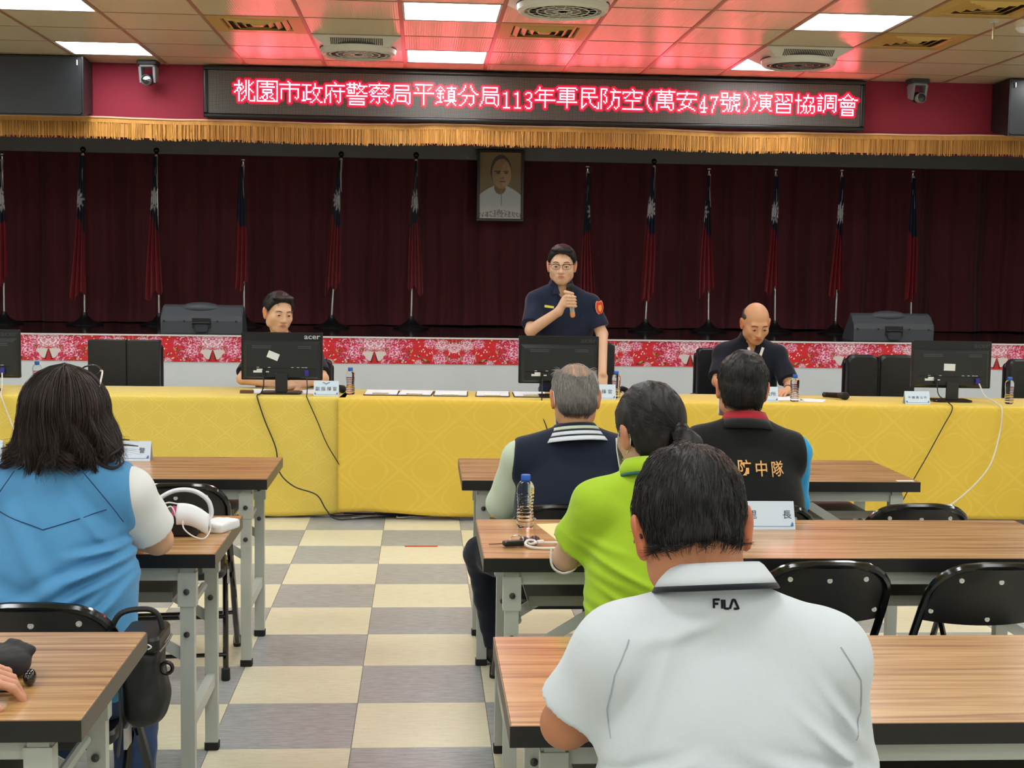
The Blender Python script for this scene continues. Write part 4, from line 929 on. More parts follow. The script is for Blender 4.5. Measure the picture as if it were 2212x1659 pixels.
# ================================================================ leather chairs behind the head table
M_LEA = mat('black_leather', (30, 33, 36), 0.38, spec=0.5, bump=(140, 0.12, (1, 1, 1))); M_SEAM = mat('leather_seam', (10, 10, 11), 0.6); M_ARM = mat('armrest_black', (14, 14, 15), 0.3)
def exec_chair(x, y, rz, w, z0, z1, lab, seam_dx=0.0, round_=.03):
    """faces -y (towards the hall); the back panel is what shows"""
    t = thing('leather_chair', lab, 'chair', (x, y, 0), rz, 'black leather chairs behind the head table'); h = w/2
    for s in (-1, 1):
        a, b_ = (-h, seam_dx-.003) if s < 0 else (seam_dx+.003, h)
        MB().rbox(a, b_, -.045, .045, z0, z1, round_, 5, axis='y').build('back_cushion', M_LEA, t, True)
    MB().box(seam_dx-.006, seam_dx+.006, -.036, .05, z0+.02, z1-.015).build('seam', M_SEAM, t)
    MB().rbox(-h-.01, h+.01, .03, .07, z0-.25, z1-.03, .03, 4, axis='y').build('back_shell', M_ARM, t, True)
    MB().rbox(-h, h, -.50, .02, .42, .50, .05, 4).build('seat', M_LEA, t, True)
    for s in (-1, 1):
        MB().tube(spline([(s*(h+.0), .03, .56), (s*(h+.045), .0, .655), (s*(h+.05), -.15, .685), (s*(h+.05), -.36, .675), (s*(h+.03), -.40, .60), (s*h, -.36, .48)], 5), .020, 8).build('armrest', M_ARM, t, True)
    MB().tube([(0, -.24, .42), (0, -.24, .10)], .03, 10).build('column', M_ARM, t, True)
    for k in range(5):
        a = 2*PI*k/5+.3; MB().tube([(0, -.24, .10), (.28*math.cos(a), -.24+.28*math.sin(a), .065)], .018, 8).build('base_arm', M_ARM, t, True)
        MB().sphere((.28*math.cos(a), -.24+.28*math.sin(a), .026), .026, 10, 6).build('castor', M_ARM, t, True)
    return t
exec_chair(-2.087, 9.75, 0, .495, .60, 1.018, 'empty black leather chair left of the seated man, square twin-panel back', .02, .012); exec_chair(3.225, 9.42, .02, .49, .60, .988, 'empty black leather chair behind the right monitor, rounded back', -.02, .05)
exec_chair(1.18, 10.10, 0, .50, .60, 1.013, 'black leather chair behind the standing speaker', 0, .03); exec_chair(2.20, 9.60, .05, .50, .60, 1.012, 'black leather chair of the bald seated man', 0, .03)
exec_chair(4.345, 9.30, 0, .50, .60, .975, 'black leather chair cut off by the right edge of the photo', 0, .04); exec_chair(-.88, 9.62, 0, .50, .52, .90, 'black leather chair hidden behind the seated man with dark hair', 0, .03)

# ================================================================ monitors, seen from behind
M_MONB = mat('monitor_black', (24, 27, 29), 0.42); M_MONG = mat('monitor_gloss', (16, 18, 20), 0.3); M_WHITEL = mat('white_label', (226, 228, 228), 0.5); M_VENTL = mat('monitor_vent', (62, 68, 72), 0.5); M_BLUEP = mat('vga_blue', (48, 44, 140), 0.4); M_LOGO = mat('logo_silver', (196, 200, 204), 0.35, 0.2); M_LOGOD = mat('logo_dark', (52, 56, 58), 0.4)
def monitor(x, y, rz, lab, logo_m, sticker=None, plug=True):
    t = thing('computer_monitor', lab, 'monitor', (x, y, HT+.001), rz, 'monitors on the head table'); W, z0, z1 = .508, .085, .385
    MB().rbox(-W/2, W/2, -.006, .016, z0, z1, .006, 2, axis='y').build('bezel', M_MONG, t)
    MB().add([(-W/2+.012, .0165, z0+.012), (W/2-.012, .0165, z0+.012), (W/2-.012, .0165, z1-.012), (-W/2+.012, .0165, z1-.012)], [(3, 2, 1, 0)]).build('screen', mat('screen_off', (10, 12, 14), .1), t)
    MB().loft([[(-W/2+.01, -.004, z0+.006), (W/2-.01, -.004, z0+.006), (W/2-.01, -.004, z1-.05), (-W/2+.01, -.004, z1-.05)], [(-W/2+.035, -.034, z0+.02), (W/2-.035, -.034, z0+.02), (W/2-.035, -.034, z1-.075), (-W/2+.035, -.034, z1-.075)]], False, True).build('rear_shell', M_MONB, t)
    MB().box(-W/2+.035, W/2-.035, -.0375, -.033, z0+.075, z0+.079).build('port_ledge', M_MONG, t)
    for a, b_ in ((-.185, -.065), (.10, .185)):
        for j in range(2): MB().box(a, b_, -.036, -.033, z1-.088-.011*j, z1-.082-.011*j).build('vent', M_VENTL, t)
    text_obj('logo', 'acer', .046, logo_m, t, Matrix.Translation((W/2-.066, -.0065, z1-.026)) @ Matrix.Rotation(PI/2, 4, 'X'), bold=.0006, sx=1.25)
    MB().box(-.175, -.118, -.0355, -.033, z0+.048, z0+.072).build('label', M_WHITEL, t); MB().box(-.175, -.155, -.0362, -.0352, z0+.062, z0+.072).build('label_mark', M_MONG, t); MB().box(-.098, -.078, -.0355, -.033, z0+.050, z0+.057).build('label', M_WHITEL, t)
    for a in (-.155, -.085, .06, .095, .125, .145): MB().box(a, a+.016, -.0355, -.033, z0+.080, z0+.083).build('port_mark', M_WHITEL, t)
    if sticker: MB().box(-.036, .036, -.0358, -.034, -.022, .022, rot=Matrix.Rotation(sticker[2], 3, 'Y'), c=(sticker[0], 0, z0+sticker[1])).build('sticker', M_WHITEL, t)
    MB().rbox(-.038, .038, -.052, -.030, .012, z0+.045, .008, 2, axis='y').build('neck', M_MONB, t); MB().rbox(-.125, .125, -.085, .085, 0, .012, .03, 4).build('foot', M_MONG, t)
    if plug: MB().rbox(.145, .170, -.055, -.034, z0+.03, z0+.066, .004, 2).build('vga_plug', M_BLUEP, t)
    MB().rbox(-.118, -.10, -.060, -.034, z0+.03, z0+.068, .004, 2).build('power_plug', M_MONG, t)
    return t
monitor(-.880, 8.66, 0, 'black monitor with a bright logo and slanted white sticker, before the seated man', M_LOGO, (-.052, .155, .38)); monitor(.862, 8.58, .01, 'black monitor in front of the standing speaker', M_LOGOD, None)
monitor(3.372, 8.50, -.06, 'black monitor with a small white sticker at the right end', M_LOGOD, (-.02, .135, .02)); monitor(-2.742, 8.64, 0, 'black monitor cut off by the left edge of the photo', M_LOGOD)
# ================================================================ small things on the tables
M_PET = mat('clear_plastic', (252, 253, 253), 0.02, trans=1.0, ior=1.16, spec=0.6); M_CAP = mat('blue_cap', (36, 96, 190), 0.4); M_CARD = mat('pale_blue_card', (206, 222, 238), 0.4); M_INK = mat('ink', (30, 40, 70), 0.6); M_ORN = mat('card_ornament', (70, 110, 180), 0.5)
M_PAPER = mat('paper', (232, 234, 236), 0.7); M_CABLE = mat('black_cable', (22, 18, 20), 0.4); M_CABLEW = mat('white_cable', (214, 210, 202), 0.45)
def make_bottle():
    t = thing('water_bottle', 'x', 'bottle')
    p = [(.001, .004), (.022, .0), (.027, .006), (.028, .014)]
    for i in range(9): z = .020+.0105*i; rr = .0285-.003*math.exp(-((z-.065)/.02)**2); p += [(rr-.0028, z), (rr, z+.0045), (rr, z+.0062)]
    p += [(.0275, .118), (.0285, .124), (.026, .136), (.019, .147), (.0125, .152), (.0125, .158), (.001, .158)]
    MB().lathe(p, (0, 0, 0), 26).build('bottle_body', M_PET, t, True)
    MB().lathe([(.0148, .152), (.0152, .154), (.0152, .168), (.0140, .170), (.001, .170)], (0, 0, 0), 22).build('cap', M_CAP, t, True)
    MB().lathe([(.0142, .147), (.0145, .150)], (0, 0, 0), 20).build('neck_ring', M_CAP, t, True)
    return t
bt = make_bottle()
for i, (x, y, z, lab) in enumerate(((.333, 4.295, TH, 'clear water bottle with blue cap on the audience table, largest in view'), (-.45, 8.63, HT+.001, 'small water bottle right of the deputy name card'), (-2.46, 8.90, HT+.001, 'small water bottle at the far left of the head table'),
        (1.225, 8.535, HT+.001, 'small water bottle behind the commander name card'), (2.335, 8.40, HT+.001, 'small water bottle in front of the bald man'), (3.70, 8.36, HT+.001, 'small water bottle at the far right end of the head table'))):
    o = bt if i == 0 else copy_tree(bt); place(o, (x, y, z), i*.7, lab, 'water bottles')
def card(x, y, z, rz, w, h, lab, texts, size, orn=True, sx=1.0, dy=0.0):
    """tent card, front towards the camera"""
    t = thing('name_card', lab, 'name card', (x, y, z), rz, 'tent name cards'); d = .035
    for s, nm in ((-1, 'front_leaf'), (1, 'rear_leaf')): MB().add([(-w/2, s*d, 0), (w/2, s*d, 0), (w/2, 0, h), (-w/2, 0, h), (-w/2, s*(d-.002), 0), (w/2, s*(d-.002), 0), (w/2, -s*.001, h-.001), (-w/2, -s*.001, h-.001)], [(0, 1, 2, 3), (7, 6, 5, 4), (0, 4, 5, 1), (1, 5, 6, 2), (2, 6, 7, 3), (3, 7, 4, 0)]).build(nm, M_CARD, t)
    ang = math.atan2(d, h); M0 = Matrix.Translation((0, -d/2, h/2)) @ Matrix.Rotation(PI/2-ang, 4, 'X')
    for (ch, tx) in texts: text_obj('lettering', ch, size, M_INK, t, M0 @ Matrix.Translation((tx, -.004*0+dy, .0008)), .0, sx=sx)
    if orn:
        for s in (-1, 1): MB().prism([(s*(w/2-.006), -h/2+.006), (s*(w/2-.016), -h/2+.008), (s*(w/2-.010), -h/2+.020), (s*(w/2-.006), -h/2+.018)], .0004, M=M0 @ Matrix.Translation((0, 0, .0008))).build('corner_ornament', M_ORN, t)
        MB().box(-w/2+.008, w/2-.008, -h/2+.006, -h/2+.0072, .0006, .0012, rot=M0.to_3x3(), c=tuple(M0.translation)).build('border_line', M_ORN, t)
    return t
t = card(-.594, 8.545, HT+.001, 0, .155, .092, 'pale blue tent card reading 副指揮官 before the seated man', [('副 指 揮 官', 0)], .0285, True, .98, -.005)
MB().tube([(-.022, -.006, .082), (-.008, -.0075, .078), (0, -.0105, .071), (.008, -.0075, .078), (.022, -.006, .082)], .0016, 5).build('top_ornament', M_INK, t)
card(1.132, 8.46, HT+.001, -.03, .155, .092, 'pale blue tent card reading 指揮官 behind the grey-haired head', [('指 揮 官', .004)], .030, True, 1.0)
card(2.148, 8.40, HT+.001, -.05, .155, .092, 'pale blue tent card ending in 所, half hidden by the black-vested head', [('區公所', .015)], .030, True, 1.1); card(3.09, 8.325, HT+.001, -.05, .155, .078, 'pale blue tent card reading 平鎮區公所 beside the right monitor', [('平 鎮 區 公 所', 0)], .017, True, 1.15)
card(1.068, 4.30, TH, .0, .27, .086, 'pale blue tent card reading 里長 on the second row table', [('里', -.002), ('長', .110)], .030); card(-1.235, 5.76, TH, 0, .215, .078, 'pale blue tent card on the front left table, right of the long hair', [('警', .072)], .026); card(-1.842, 5.76, TH, 0, .215, .078, 'pale blue tent card cut off by the left edge of the photo', [('警察', .0)], .03)
# clipboards with papers
M_CLIPB = mat('clipboard_black', (26, 26, 28), 0.45)
cb = thing('clipboard', 'x', 'clipboard')
MB().rbox(-.108, .108, -.15, .16, 0, .004, .012, 3).build('board', M_CLIPB, cb); MB().box(-.102, .102, -.135, .155, .004, .009).build('paper', M_PAPER, cb); MB().box(-.05, .05, -.148, -.128, .004, .013).tube([(-.05, -.128, .012), (.05, -.128, .012)], .005, 8).build('clip', M_STEEL, cb)
for i, (x, nm) in enumerate(((-.255, 'leftmost of five on the head table'), (-.037, 'second from the left on the head table'), (.186, 'third from the left on the head table'), (.452, 'fourth from the left, left of the middle monitor'), (.690, 'rightmost, under the middle monitor'))):
    o = cb if i == 0 else copy_tree(cb); place(o, (x, 8.715-.045*(x+.255), HT+.001), RZ+(.03, -.02, .02, 0, .03)[i], 'black clipboard with white papers, '+nm, 'clipboards with papers')
def sheet2(x, y, z, rz, lab, w=.21, d=.297, m=None):
    o = MB().box(-w/2, w/2, -d/2, d/2, 0, .0012).build('paper_sheet', m or M_PAPER); tag(o, lab, 'paper', 'loose papers'); o.location = (x, y, z); o.rotation_euler = (0, 0, rz)
sheet2(-.98, 8.80, HT+.001, .05, 'white paper under the left end of the logo monitor'); sheet2(-.72, 8.78, HT+.001, -.1, 'white paper under the hands of the seated man'); sheet2(2.30, 8.60, HT+.001, .1, 'white paper the bald man is reading'); sheet2(2.47, 8.47, HT+.001, -.4, 'white paper beside the small bottle before the bald man', .15, .21)
sheet2(.51, 4.215, TH, .16, 'cream envelope under the lime green sleeve', .23, .30, mat('cream_paper', (228, 208, 150), .7))
o = MB().rbox(-.042, .042, -.022, .022, 0, .018, .005, 2).build('brown_box', mat('brown_leather', (104, 70, 46), .5)); tag(o, 'small brown leather case left of the logo monitor', 'case'); o.location = (-1.10, 8.66, HT+.001)
mic_specs = [((2.712, 8.50, HT+.028), (2.595, 8.665, HT+.022), 'black microphone lying on the head table beside the bald man'), ((-.500, 8.675, HT+.028), (-.53, 8.87, HT+.022), 'black microphone lying behind the small bottle, seen end on')]
# cables from the monitors
def cable(lab, pts, r, m): 
    P = spline(pts, 6); o = MB().tube([(p[0]-pts[0][0], p[1]-pts[0][1], p[2]-pts[0][2]) for p in P], r, 7).build('monitor_cable', m, None, True); o.location = pts[0]; tag(o, lab, 'cable', 'monitor cables')
cable('black power cable hanging from the logo monitor down to the floor', [(-.988, 8.602, .872), (-.988, 8.585, .80), (-1.00, 8.54, .762), (-1.008, 8.432, .762), (-1.000, 8.402, .735), (-.958, 8.392, .611), (-.889, 8.378, .441), (-.868, 8.368, .299), (-.778, 8.36, .209), (-.640, 8.35, .159), (-.58, 8.34, .07), (-.51, 8.345, .007), (-.30, 8.42, .007), (-.05, 8.46, .007)], .0042, M_CABLE)
cable('thin black video cable from the logo monitor to the cloth seam', [(-.722, 8.607, .875), (-.715, 8.57, .80), (-.708, 8.46, .764), (-.700, 8.405, .745), (-.640, 8.392, .612), (-.580, 8.384, .471), (-.507, 8.372, .350), (-.47, 8.375, .28)], .0032, M_CABLE)
cable('thin dark cable falling from the right monitor', [(3.262, 8.44, .872), (3.262, 8.40, .80), (3.262, 8.235, .768), (3.252, 8.150, .735), (3.19, 8.14, .62), (3.10, 8.12, .46), (3.01, 8.10, .31), (2.93, 8.10, .15), (2.85, 8.15, .01)], .0034, M_CABLE)
cable('white video cable looping down from the right monitor', [(3.532, 8.43, .872), (3.552, 8.38, .80), (3.563, 8.22, .768), (3.560, 8.135, .735), (3.545, 8.12, .592), (3.46, 8.06, .39), (3.28, 8.02, .215), (3.08, 7.98, .095), (2.95, 7.95, .008), (2.7, 8.1, .008)], .0046, M_CABLEW)
cable('white video cable at the far left edge of the head table', [(-2.585, 8.587, .872), (-2.575, 8.55, .80), (-2.548, 8.44, .764), (-2.535, 8.398, .742), (-2.49, 8.39, .62), (-2.44, 8.38, .50), (-2.36, 8.37, .30), (-2.3, 8.36, .05), (-2.2, 8.34, .008)], .0046, M_CABLEW)
cable('black cable hanging left of the grey-haired head', [(.755, 8.522, .872), (.752, 8.49, .80), (.742, 8.39, .766), (.738, 8.332, .742), (.742, 8.322, .66), (.775, 8.312, .56), (.80, 8.305, .35), (.83, 8.30, .1), (.85, 8.31, .008)], .0036, M_CABLE)
t = thing('cable_bundle', 'tangle of black and white cables on the floor under the yellow cloths', 'cables', (-.25, 8.48, 0)); Rr = np.random.RandomState(8)
for k in range(7):
    x0 = -.30+.11*k-.15; pts = [(x0+.13*j+Rr.normal(0, .03), Rr.normal(-.02, .04), .006+.008*(k % 3)+.006*Rr.rand()) for j in range(6)]
    MB().tube(spline(pts, 6), .0042, 6).build('cable', M_CABLE if k % 3 else M_CABLEW, t, True)
o = MB().box(-.092, .092, -.004, .004, 0, .006).build('orange_stick', mat('orange_paint', (206, 96, 56), .5)); tag(o, 'thin orange stick lying on the floor of the aisle', 'stick'); o.location = (.004, 7.563, 0)
o = MB().box(-.035, .035, -.012, .012, 0, .0006).build('white_sticker', M_WHITEL); tag(o, 'small white sticker on the right corner of the front right table', 'sticker'); o.location = (1.925, 5.275, TH)
# keys and lanyard on the second row table
t = thing('key_fob', 'black car key with brown charms on a pale lanyard beside the water bottle', 'keys', (.275, 3.985, TH))
v, f = nets([('u', bx((0, 0, .012), (.032, .014, .008), .006, np.array(Matrix.Rotation(.25, 3, 'Z'))), 0)], (-.06, -.05, -.01), (.06, .05, .04), .0025); mesh_obj('fob', v, f, mat('fob_black', (18, 17, 20), .3), t, True)
for (x, y, r) in ((.035, .045, .012), (.052, .040, .010), (.066, .038, .014), (.045, .03, .009)): MB().sphere((x, y, r), (r*1.2, r, r), 10, 7).build('charm', mat('brown_charm', (72, 40, 38), .3), t, True)
MB().tube([(-.072, .012, .006), (-.02, .018, .008), (.03, .02, .010)], [.0018, .003, .003], 6).build('pick', mat('wooden_pick', (140, 96, 66), .5), t, True)
MB().tube([(.012+.020*math.cos(a), .030+.006*math.sin(a), .016+.012*math.sin(a)) for a in np.linspace(0, 2*PI, 15)[:-1]], .0014, 5, closed=True).build('key_ring', M_STEEL, t, True)
M_LAN = mat('lanyard_cord', (222, 214, 206), .6)
MB().tube(spline([(.155, -.040, .005), (.09, -.042, .005), (.05, -.030, .006), (.035, -.010, .012), (.045, .012, .018), (.062, .018, .016), (.066, .004, .012), (.050, -.002, .010), (.045, .008, .010)], 6), .0042, 7).build('lanyard', M_LAN, t, True)
MB().tube(spline([(.062, .008, .012), (.085, .015, .010), (.13, .028, .008), (.19, .045, .008)], 5), .0042, 7).build('lanyard', M_LAN, t, True); MB().tube([(.072, .010, .012), (.090, .016, .012)], .0075, 8).build('lanyard_clip', M_LAN, t, True)
o = MB().tube(spline([(-.035, 0, .035), (-.036, -.01, .0), (-.026, -.012, -.022), (.0, -.012, -.034), (.028, -.012, -.024), (.042, -.008, .0), (.044, 0, .03)], 6), .0035, 7).build('white_cord', M_LAN, None, True); tag(o, 'loop of white cord hanging at the elbow of the woman in lime green', 'cable'); o.location = (.405, 3.80, .745)  # a plain loop of white cord, purpose unknown
# handbag with mask on the blue woman's table
t = thing('handbag', 'small black handbag with a white handle and pink tag beside the blue woman', 'bag', (-.745, 4.20, TH)); M_BAGB = mat('bag_black', (20, 20, 22), .4)
MB().rbox(-.075, .070, -.070, .10, 0, .045, .015, 3).build('body', M_BAGB, t); MB().rbox(-.072, .066, -.066, .095, .044, .062, .02, 3).build('flap', mat('bag_flap', (30, 30, 33), .3), t); MB().box(-.03, -.012, -.074, -.070, .040, .058).build('zip_pull', M_STEEL, t); MB().box(.025, .036, -.073, -.070, .048, .054).build('stud', M_WHITEL, t)
MB().tube(spline([(-.10, .03, .03), (-.075, .03, .085), (-.02, .03, .122), (.04, .03, .125), (.085, .03, .098), (.098, .03, .06), (.090, .03, .035)], 6), .0075, 9).build('handle', mat('handle_white', (226, 228, 232), .35), t, True)
MB().box(-.022, -.006, -.055, -.052, .060, .090, rot=Matrix.Rotation(.2, 3, 'Y')).build('pink_tag', mat('pink_tag', (226, 92, 150), .5), t)
t = thing('face_mask', 'white face mask with loose ear loops draped over the black handbag', 'face mask', (-.675, 4.17, TH))
def mfn(u, v): x = -.055+.095*u; z = .105-.035*u-.060*v+.012*np.sin(PI*u); y = -.055-.016*np.sin(PI*v)-.02*v+.004*np.sin(9*PI*v); return np.stack([x, y, z], -1)
v, f = grid_mesh(mfn, 14, 10); o = mesh_obj('mask_sheet', v, f, mat('mask_white', (232, 234, 236), .7), t, True); sd = o.modifiers.new('thickness', 'SOLIDIFY'); sd.thickness = .0015
for pts in ([(-.055, -.06, .105), (-.085, -.06, .108), (-.115, -.065, .090), (-.10, -.068, .082), (-.07, -.07, .098), (-.05, -.075, .05)], [(.04, -.06, .065), (.045, -.07, .03), (.03, -.09, .006), (.0, -.095, .012), (-.03, -.09, .035), (-.035, -.08, .06)]): MB().tube(spline(pts, 6), .0022, 6).build('ear_loop', mat('mask_white', (232, 234, 236), .7), t, True)
t = thing('tissue_pack', 'white soft tissue pack lying right of the black handbag', 'tissues', (-.625, 4.245, TH)); v, f = nets([('u', bx((0, 0, .014), (.040, .062, .014), .006, np.array(Matrix.Rotation(-.35, 3, 'Z'))), 0), ('u', bx((-.012, -.022, .026), (.030, .040, .008), .005, np.array(Matrix.Rotation(-.6, 3, 'Z'))), .01), ('d', lambda P, V: V-.002*vnoise(P, 60, 2), 0)], (-.12, -.14, -.01), (.12, .14, .08), .004); mesh_obj('pack', v, f, M_PAPER, t, True)
# pouch and dark glasses by the hand at the bottom left
t = thing('cloth_pouch', 'crumpled dark grey cloth pouch behind the hand, bottom left table', 'pouch', (-.845, 2.74, TH)); M_POU = mat('pouch_cloth', (44, 42, 46), .8, bump=(40, .3, (1, 1, 1)))
v, f = nets([('u', bx((0, 0, .028), (.055, .045, .028), .018, np.array(Matrix.Rotation(-.35, 3, 'Z'))), 0), ('u', bx((-.06, .01, .042), (.045, .040, .030), .012, np.array(Matrix.Rotation(.5, 3, 'Y') @ Matrix.Rotation(.2, 3, 'Z'))), .008), ('u', ell((.045, -.02, .03), (.026, .030, .026)), .012), ('u', rc((.02, .03, .058), (.068, .0, .050), .008, .009), .01), ('d', lambda P, V: V-.0035*np.abs(vnoise(P, 55, 3)), 0)], (-.14, -.10, -.004), (.12, .10, .11), .004); mesh_obj('pouch', v, f, M_POU, t, True)
t = thing('dark_spectacles', 'glossy black spectacles under the fingertips, bottom left table', 'glasses', (-.79, 2.655, TH))
MB().sphere((.030, .012, .016), (.012, .022, .016), 14, 9).sphere((-.03, .0, .014), (.026, .020, .013), 14, 9).build('lens', M_LENS, t, True); MB().tube([(-.06, -.03, .006), (-.02, -.045, .006), (.03, -.04, .006)], .003, 6).build('temple', M_BLACKP, t, True)
# black shoulder bag hung on the blue woman's chair
t = thing('shoulder_bag', 'black shoulder bag hanging from the chair of the woman in blue', 'bag', (-.665, 3.30, .46)); M_BAG2 = mat('bag_nylon', (24, 25, 27), .55, bump=(30, .25, (1, 1, 1)))
v, f = nets([('u', bx((0, 0, .10), (.042, .085, .095), .03), 0), ('u', ell((.005, 0, .05), (.050, .085, .055)), .03), ('d', lambda P, V: V-.004*vnoise(P, 28, 5), 0)], (-.09, -.13, -.02), (.09, .13, .22), .006); mesh_obj('body', v, f, M_BAG2, t, True)
MB().rbox(-.050, .048, -.088, .088, .188, .225, .02, 3).build('top_pocket', mat('bag_top', (16, 16, 18), .4), t); MB().tube([(.049, -.08, .19), (.052, 0, .19), (.049, .08, .19)], .003, 6).build('zip', mat('zip_grey', (70, 72, 74), .4), t)
MB().tube(spline([(-.09, 0, .20), (-.06, 0, .262), (0, 0, .275), (.030, 0, .262), (.042, 0, .225)], 6), .007, 8).build('strap', M_BAG2, t, True); MB().tube(spline([(-.052, -.03, .20), (-.046, -.075, .12), (-.040, -.09, .02), (-.05, -.08, -.06)], 5), .012, 8, flat=.3).build('strap', mat('strap_grey', (52, 53, 56), .5), t, True)
MB().tube([(.055+.014*math.cos(a), -.02, .135+.014*math.sin(a)) for a in np.linspace(0, 2*PI, 13)[:-1]], .005, 6, closed=True).build('pull_tab', M_BLACKP, t, True); MB().tube(spline([(.012, -.089, .205), (.022, -.0895, .212), (.032, -.089, .206), (.024, -.0895, .200)], 4), .0018, 5).build('mark', M_WHITEL, t)
# ================================================================ people
def Rm(yaw=0, pitch=0, roll=0):
    """columns: right, forward, up. yaw 0 faces +y, pitch > 0 looks down, roll > 0 tips to the right"""
    m = Matrix.Rotation(math.radians(yaw), 3, 'Z') @ Matrix.Rotation(math.radians(-pitch), 3, 'X') @ Matrix.Rotation(math.radians(roll), 3, 'Y')
    return np.array(m)
def skin_mat(name, c, rough=0.5): return mat(name, c, rough, spec=0.4, vcol=True, sss=0.12, bump=(90, 0.06, (1, 1, 1)), bump_dist=0.004)
SKIN = skin_mat('skin', (210, 165, 130))
def fabric(name, c, rough=0.85, **k): return mat(name, c, rough, spec=0.25, sheen=0.2, bump=k.pop('bump', (14, 0.12, (1, 1, 1))), bump_dist=0.02, noise=k.pop('noise', (3, 0.05, (1, 1, 1))), **k)
M_HAIRS = mat('hair_strands', (20, 18, 18), 0.42, spec=0.5, vcol=True); M_SHOE = mat('shoe_leather', (20, 19, 18), 0.4); M_MASK = mat('mask_white', (232, 234, 236), 0.7)

def head_ops(c, R, s, face=True):
    c = np.array(c); W = lambda x, y, z: c+R@(np.array((x, y, z))*s)
    E = lambda p, r: ell(W(*p), np.array(r)*s, R)
    T = lambda a, b, ra, rb: rc(W(*a), W(*b), ra*s, rb*s)
    o = [('u', E((0, -.018, .030), (.077, .096, .088)), 0), ('u', E((0, .022, -.040), (.064, .070, .078)), .03*s), ('u', E((0, .052, -.094), (.034, .030, .026)), .03*s)]
    for q in (-1, 1):
        o += [('u', E((q*.040, .046, -.028), (.030, .034, .030)), .02*s), ('u', E((q*.056, .005, -.062), (.018, .034, .030)), .02*s)]
        o += [('u', E((q*.082, -.012, -.014), (.011, .021, .035)), .010*s), ('u', E((q*.090, -.019, .004), (.006, .018, .022)), .008*s), ('s', E((q*.095, -.006, -.010), (.006, .010, .018)), .006*s)]
    if face:
        o += [('u', T((-.036, .072, .020), (.036, .072, .020), .013, .013), .018*s)]
        for q in (-1, 1):
            o += [('s', E((q*.032, .094, -.004), (.019, .017, .011)), .012*s), ('u', E((q*.032, .076, -.003), (.0150, .0150, .0125)), .004*s), ('s', E((q*.032, .093, -.0035), (.0145, .007, .0042)), .002*s)]
            o += [('u', E((q*.013, .088, -.040), (.010, .011, .008)), .006*s)]
        o += [('u', T((0, .080, .012), (0, .099, -.034), .0085, .0125), .012*s), ('u', E((0, .101, -.037), (.012, .010, .009)), .008*s)]
        o += [('u', E((0, .080, -.066), (.030, .012, .014)), .012*s), ('u', E((0, .087, -.061), (.023, .008, .0048)), .004*s), ('u', E((0, .086, -.0735), (.020, .008, .0055)), .004*s), ('s', E((0, .096, -.067), (.021, .005, .0014)), .002*s)]
    return o, W, E, T
def hand_ops(w, f, n, th, s=1.0, curl=(.5, .5, .5, .5), spread=.0, tcurl=.3):
    """w wrist, f towards the fingers, n out of the back of the hand, th towards the thumb"""
    f = np.array(f, float); f /= np.linalg.norm(f); n = np.array(n, float); n -= f*(n@f); n /= np.linalg.norm(n); sd = np.cross(f, n)
    if sd@np.array(th, float) < 0: sd = -sd
    w = np.array(w, float); R = np.stack([sd, f, n], 1)
    o = [('u', bx(w+f*.045*s, (.040*s, .046*s, .0145*s), .013*s, R), .012*s)]
    for i in range(4):
        b = w+f*.085*s+sd*(.030-.0205*i)*s; d = f+sd*(.12-.08*i)*spread; a = 0; L = ((.043, .027, .021), (.047, .030, .022), (.044, .028, .021), (.035, .021, .018))[i]; r = (.0092, .0094, .009, .0080)[i]
        p = b; cu = curl[i]
        for k in range(3):
            a += cu*(.75, 1.0, .75)[k]; dd = d*math.cos(a)-n*math.sin(a); dd /= np.linalg.norm(dd); q = p+dd*L[k]*s
            o.append(('u', rc(p, q, r*s*(1-.07*k), r*s*(1-.07*(k+1))), .004*s if k or True else 0)); p = q
    b = w+f*.022*s+sd*.030*s-n*.004*s; d = sd*.72+f*.70-n*.18; d /= np.linalg.norm(d); p = b
    for k, L in enumerate((.045, .032, .026)):
        dd = d*math.cos(tcurl*k)+(f*.6-sd*.45-n*.3)*math.sin(tcurl*k); dd /= np.linalg.norm(dd); q = p+dd*L*s
        o.append(('u', rc(p, q, (.0145, .0112, .0098)[k]*s, (.0115, .0098, .0085)[k]*s), .008*s)); p = q
    return o
def torso_ops(J, S, g=0.0):
    """J: shL, shR, neck, hip; S: cw, cd, ww, wd, hw, hd"""
    shL, shR, nk, hip = (np.array(J[k], float) for k in ('shL', 'shR', 'neck', 'hip')); sd = shR-shL; W_ = np.linalg.norm(sd); sd /= W_
    mid = (shL+shR)/2; up = mid-hip; Ln = np.linalg.norm(up); upn = up/Ln; fw = np.cross(upn, sd); fw /= np.linalg.norm(fw); upn = np.cross(sd, fw); R = np.stack([sd, fw, upn], 1)
    c = lambda t, y=0: hip+up*t+fw*y
    o = [('u', infl(ell(c(.72, S.get('cy', 0)), (S['cw'], S['cd'], Ln*.40), R), g), 0), ('u', infl(ell(c(.40, S.get('wy', .01)), (S['ww'], S['wd'], Ln*.36), R), g), .10), ('u', infl(ell(c(.08), (S['hw'], S['hd'], .13), R), g), .10)]
    sr = S.get('sr', .058)
    o += [('u', infl(rc(shL+sd*.015, shR-sd*.015, sr, sr), g), .05), ('u', infl(rc(nk+upn*.0, shL, S.get('tr', .05), sr*.9), g), .04), ('u', infl(rc(nk, shR, S.get('tr', .05), sr*.9), g), .04)]
    return o, (sd, fw, upn, Ln)
def bounds(pts, pad): P = np.array(pts, float); return P.min(0)-pad, P.max(0)+pad
def cutrc(a, b, ra, rb, end, d): 
    f = rc(a, b, ra, rb); h = half(end, d); return lambda P: np.maximum(f(P), h(P))
def lerp(a, b, t): return np.array(a, float)*(1-t)+np.array(b, float)*t
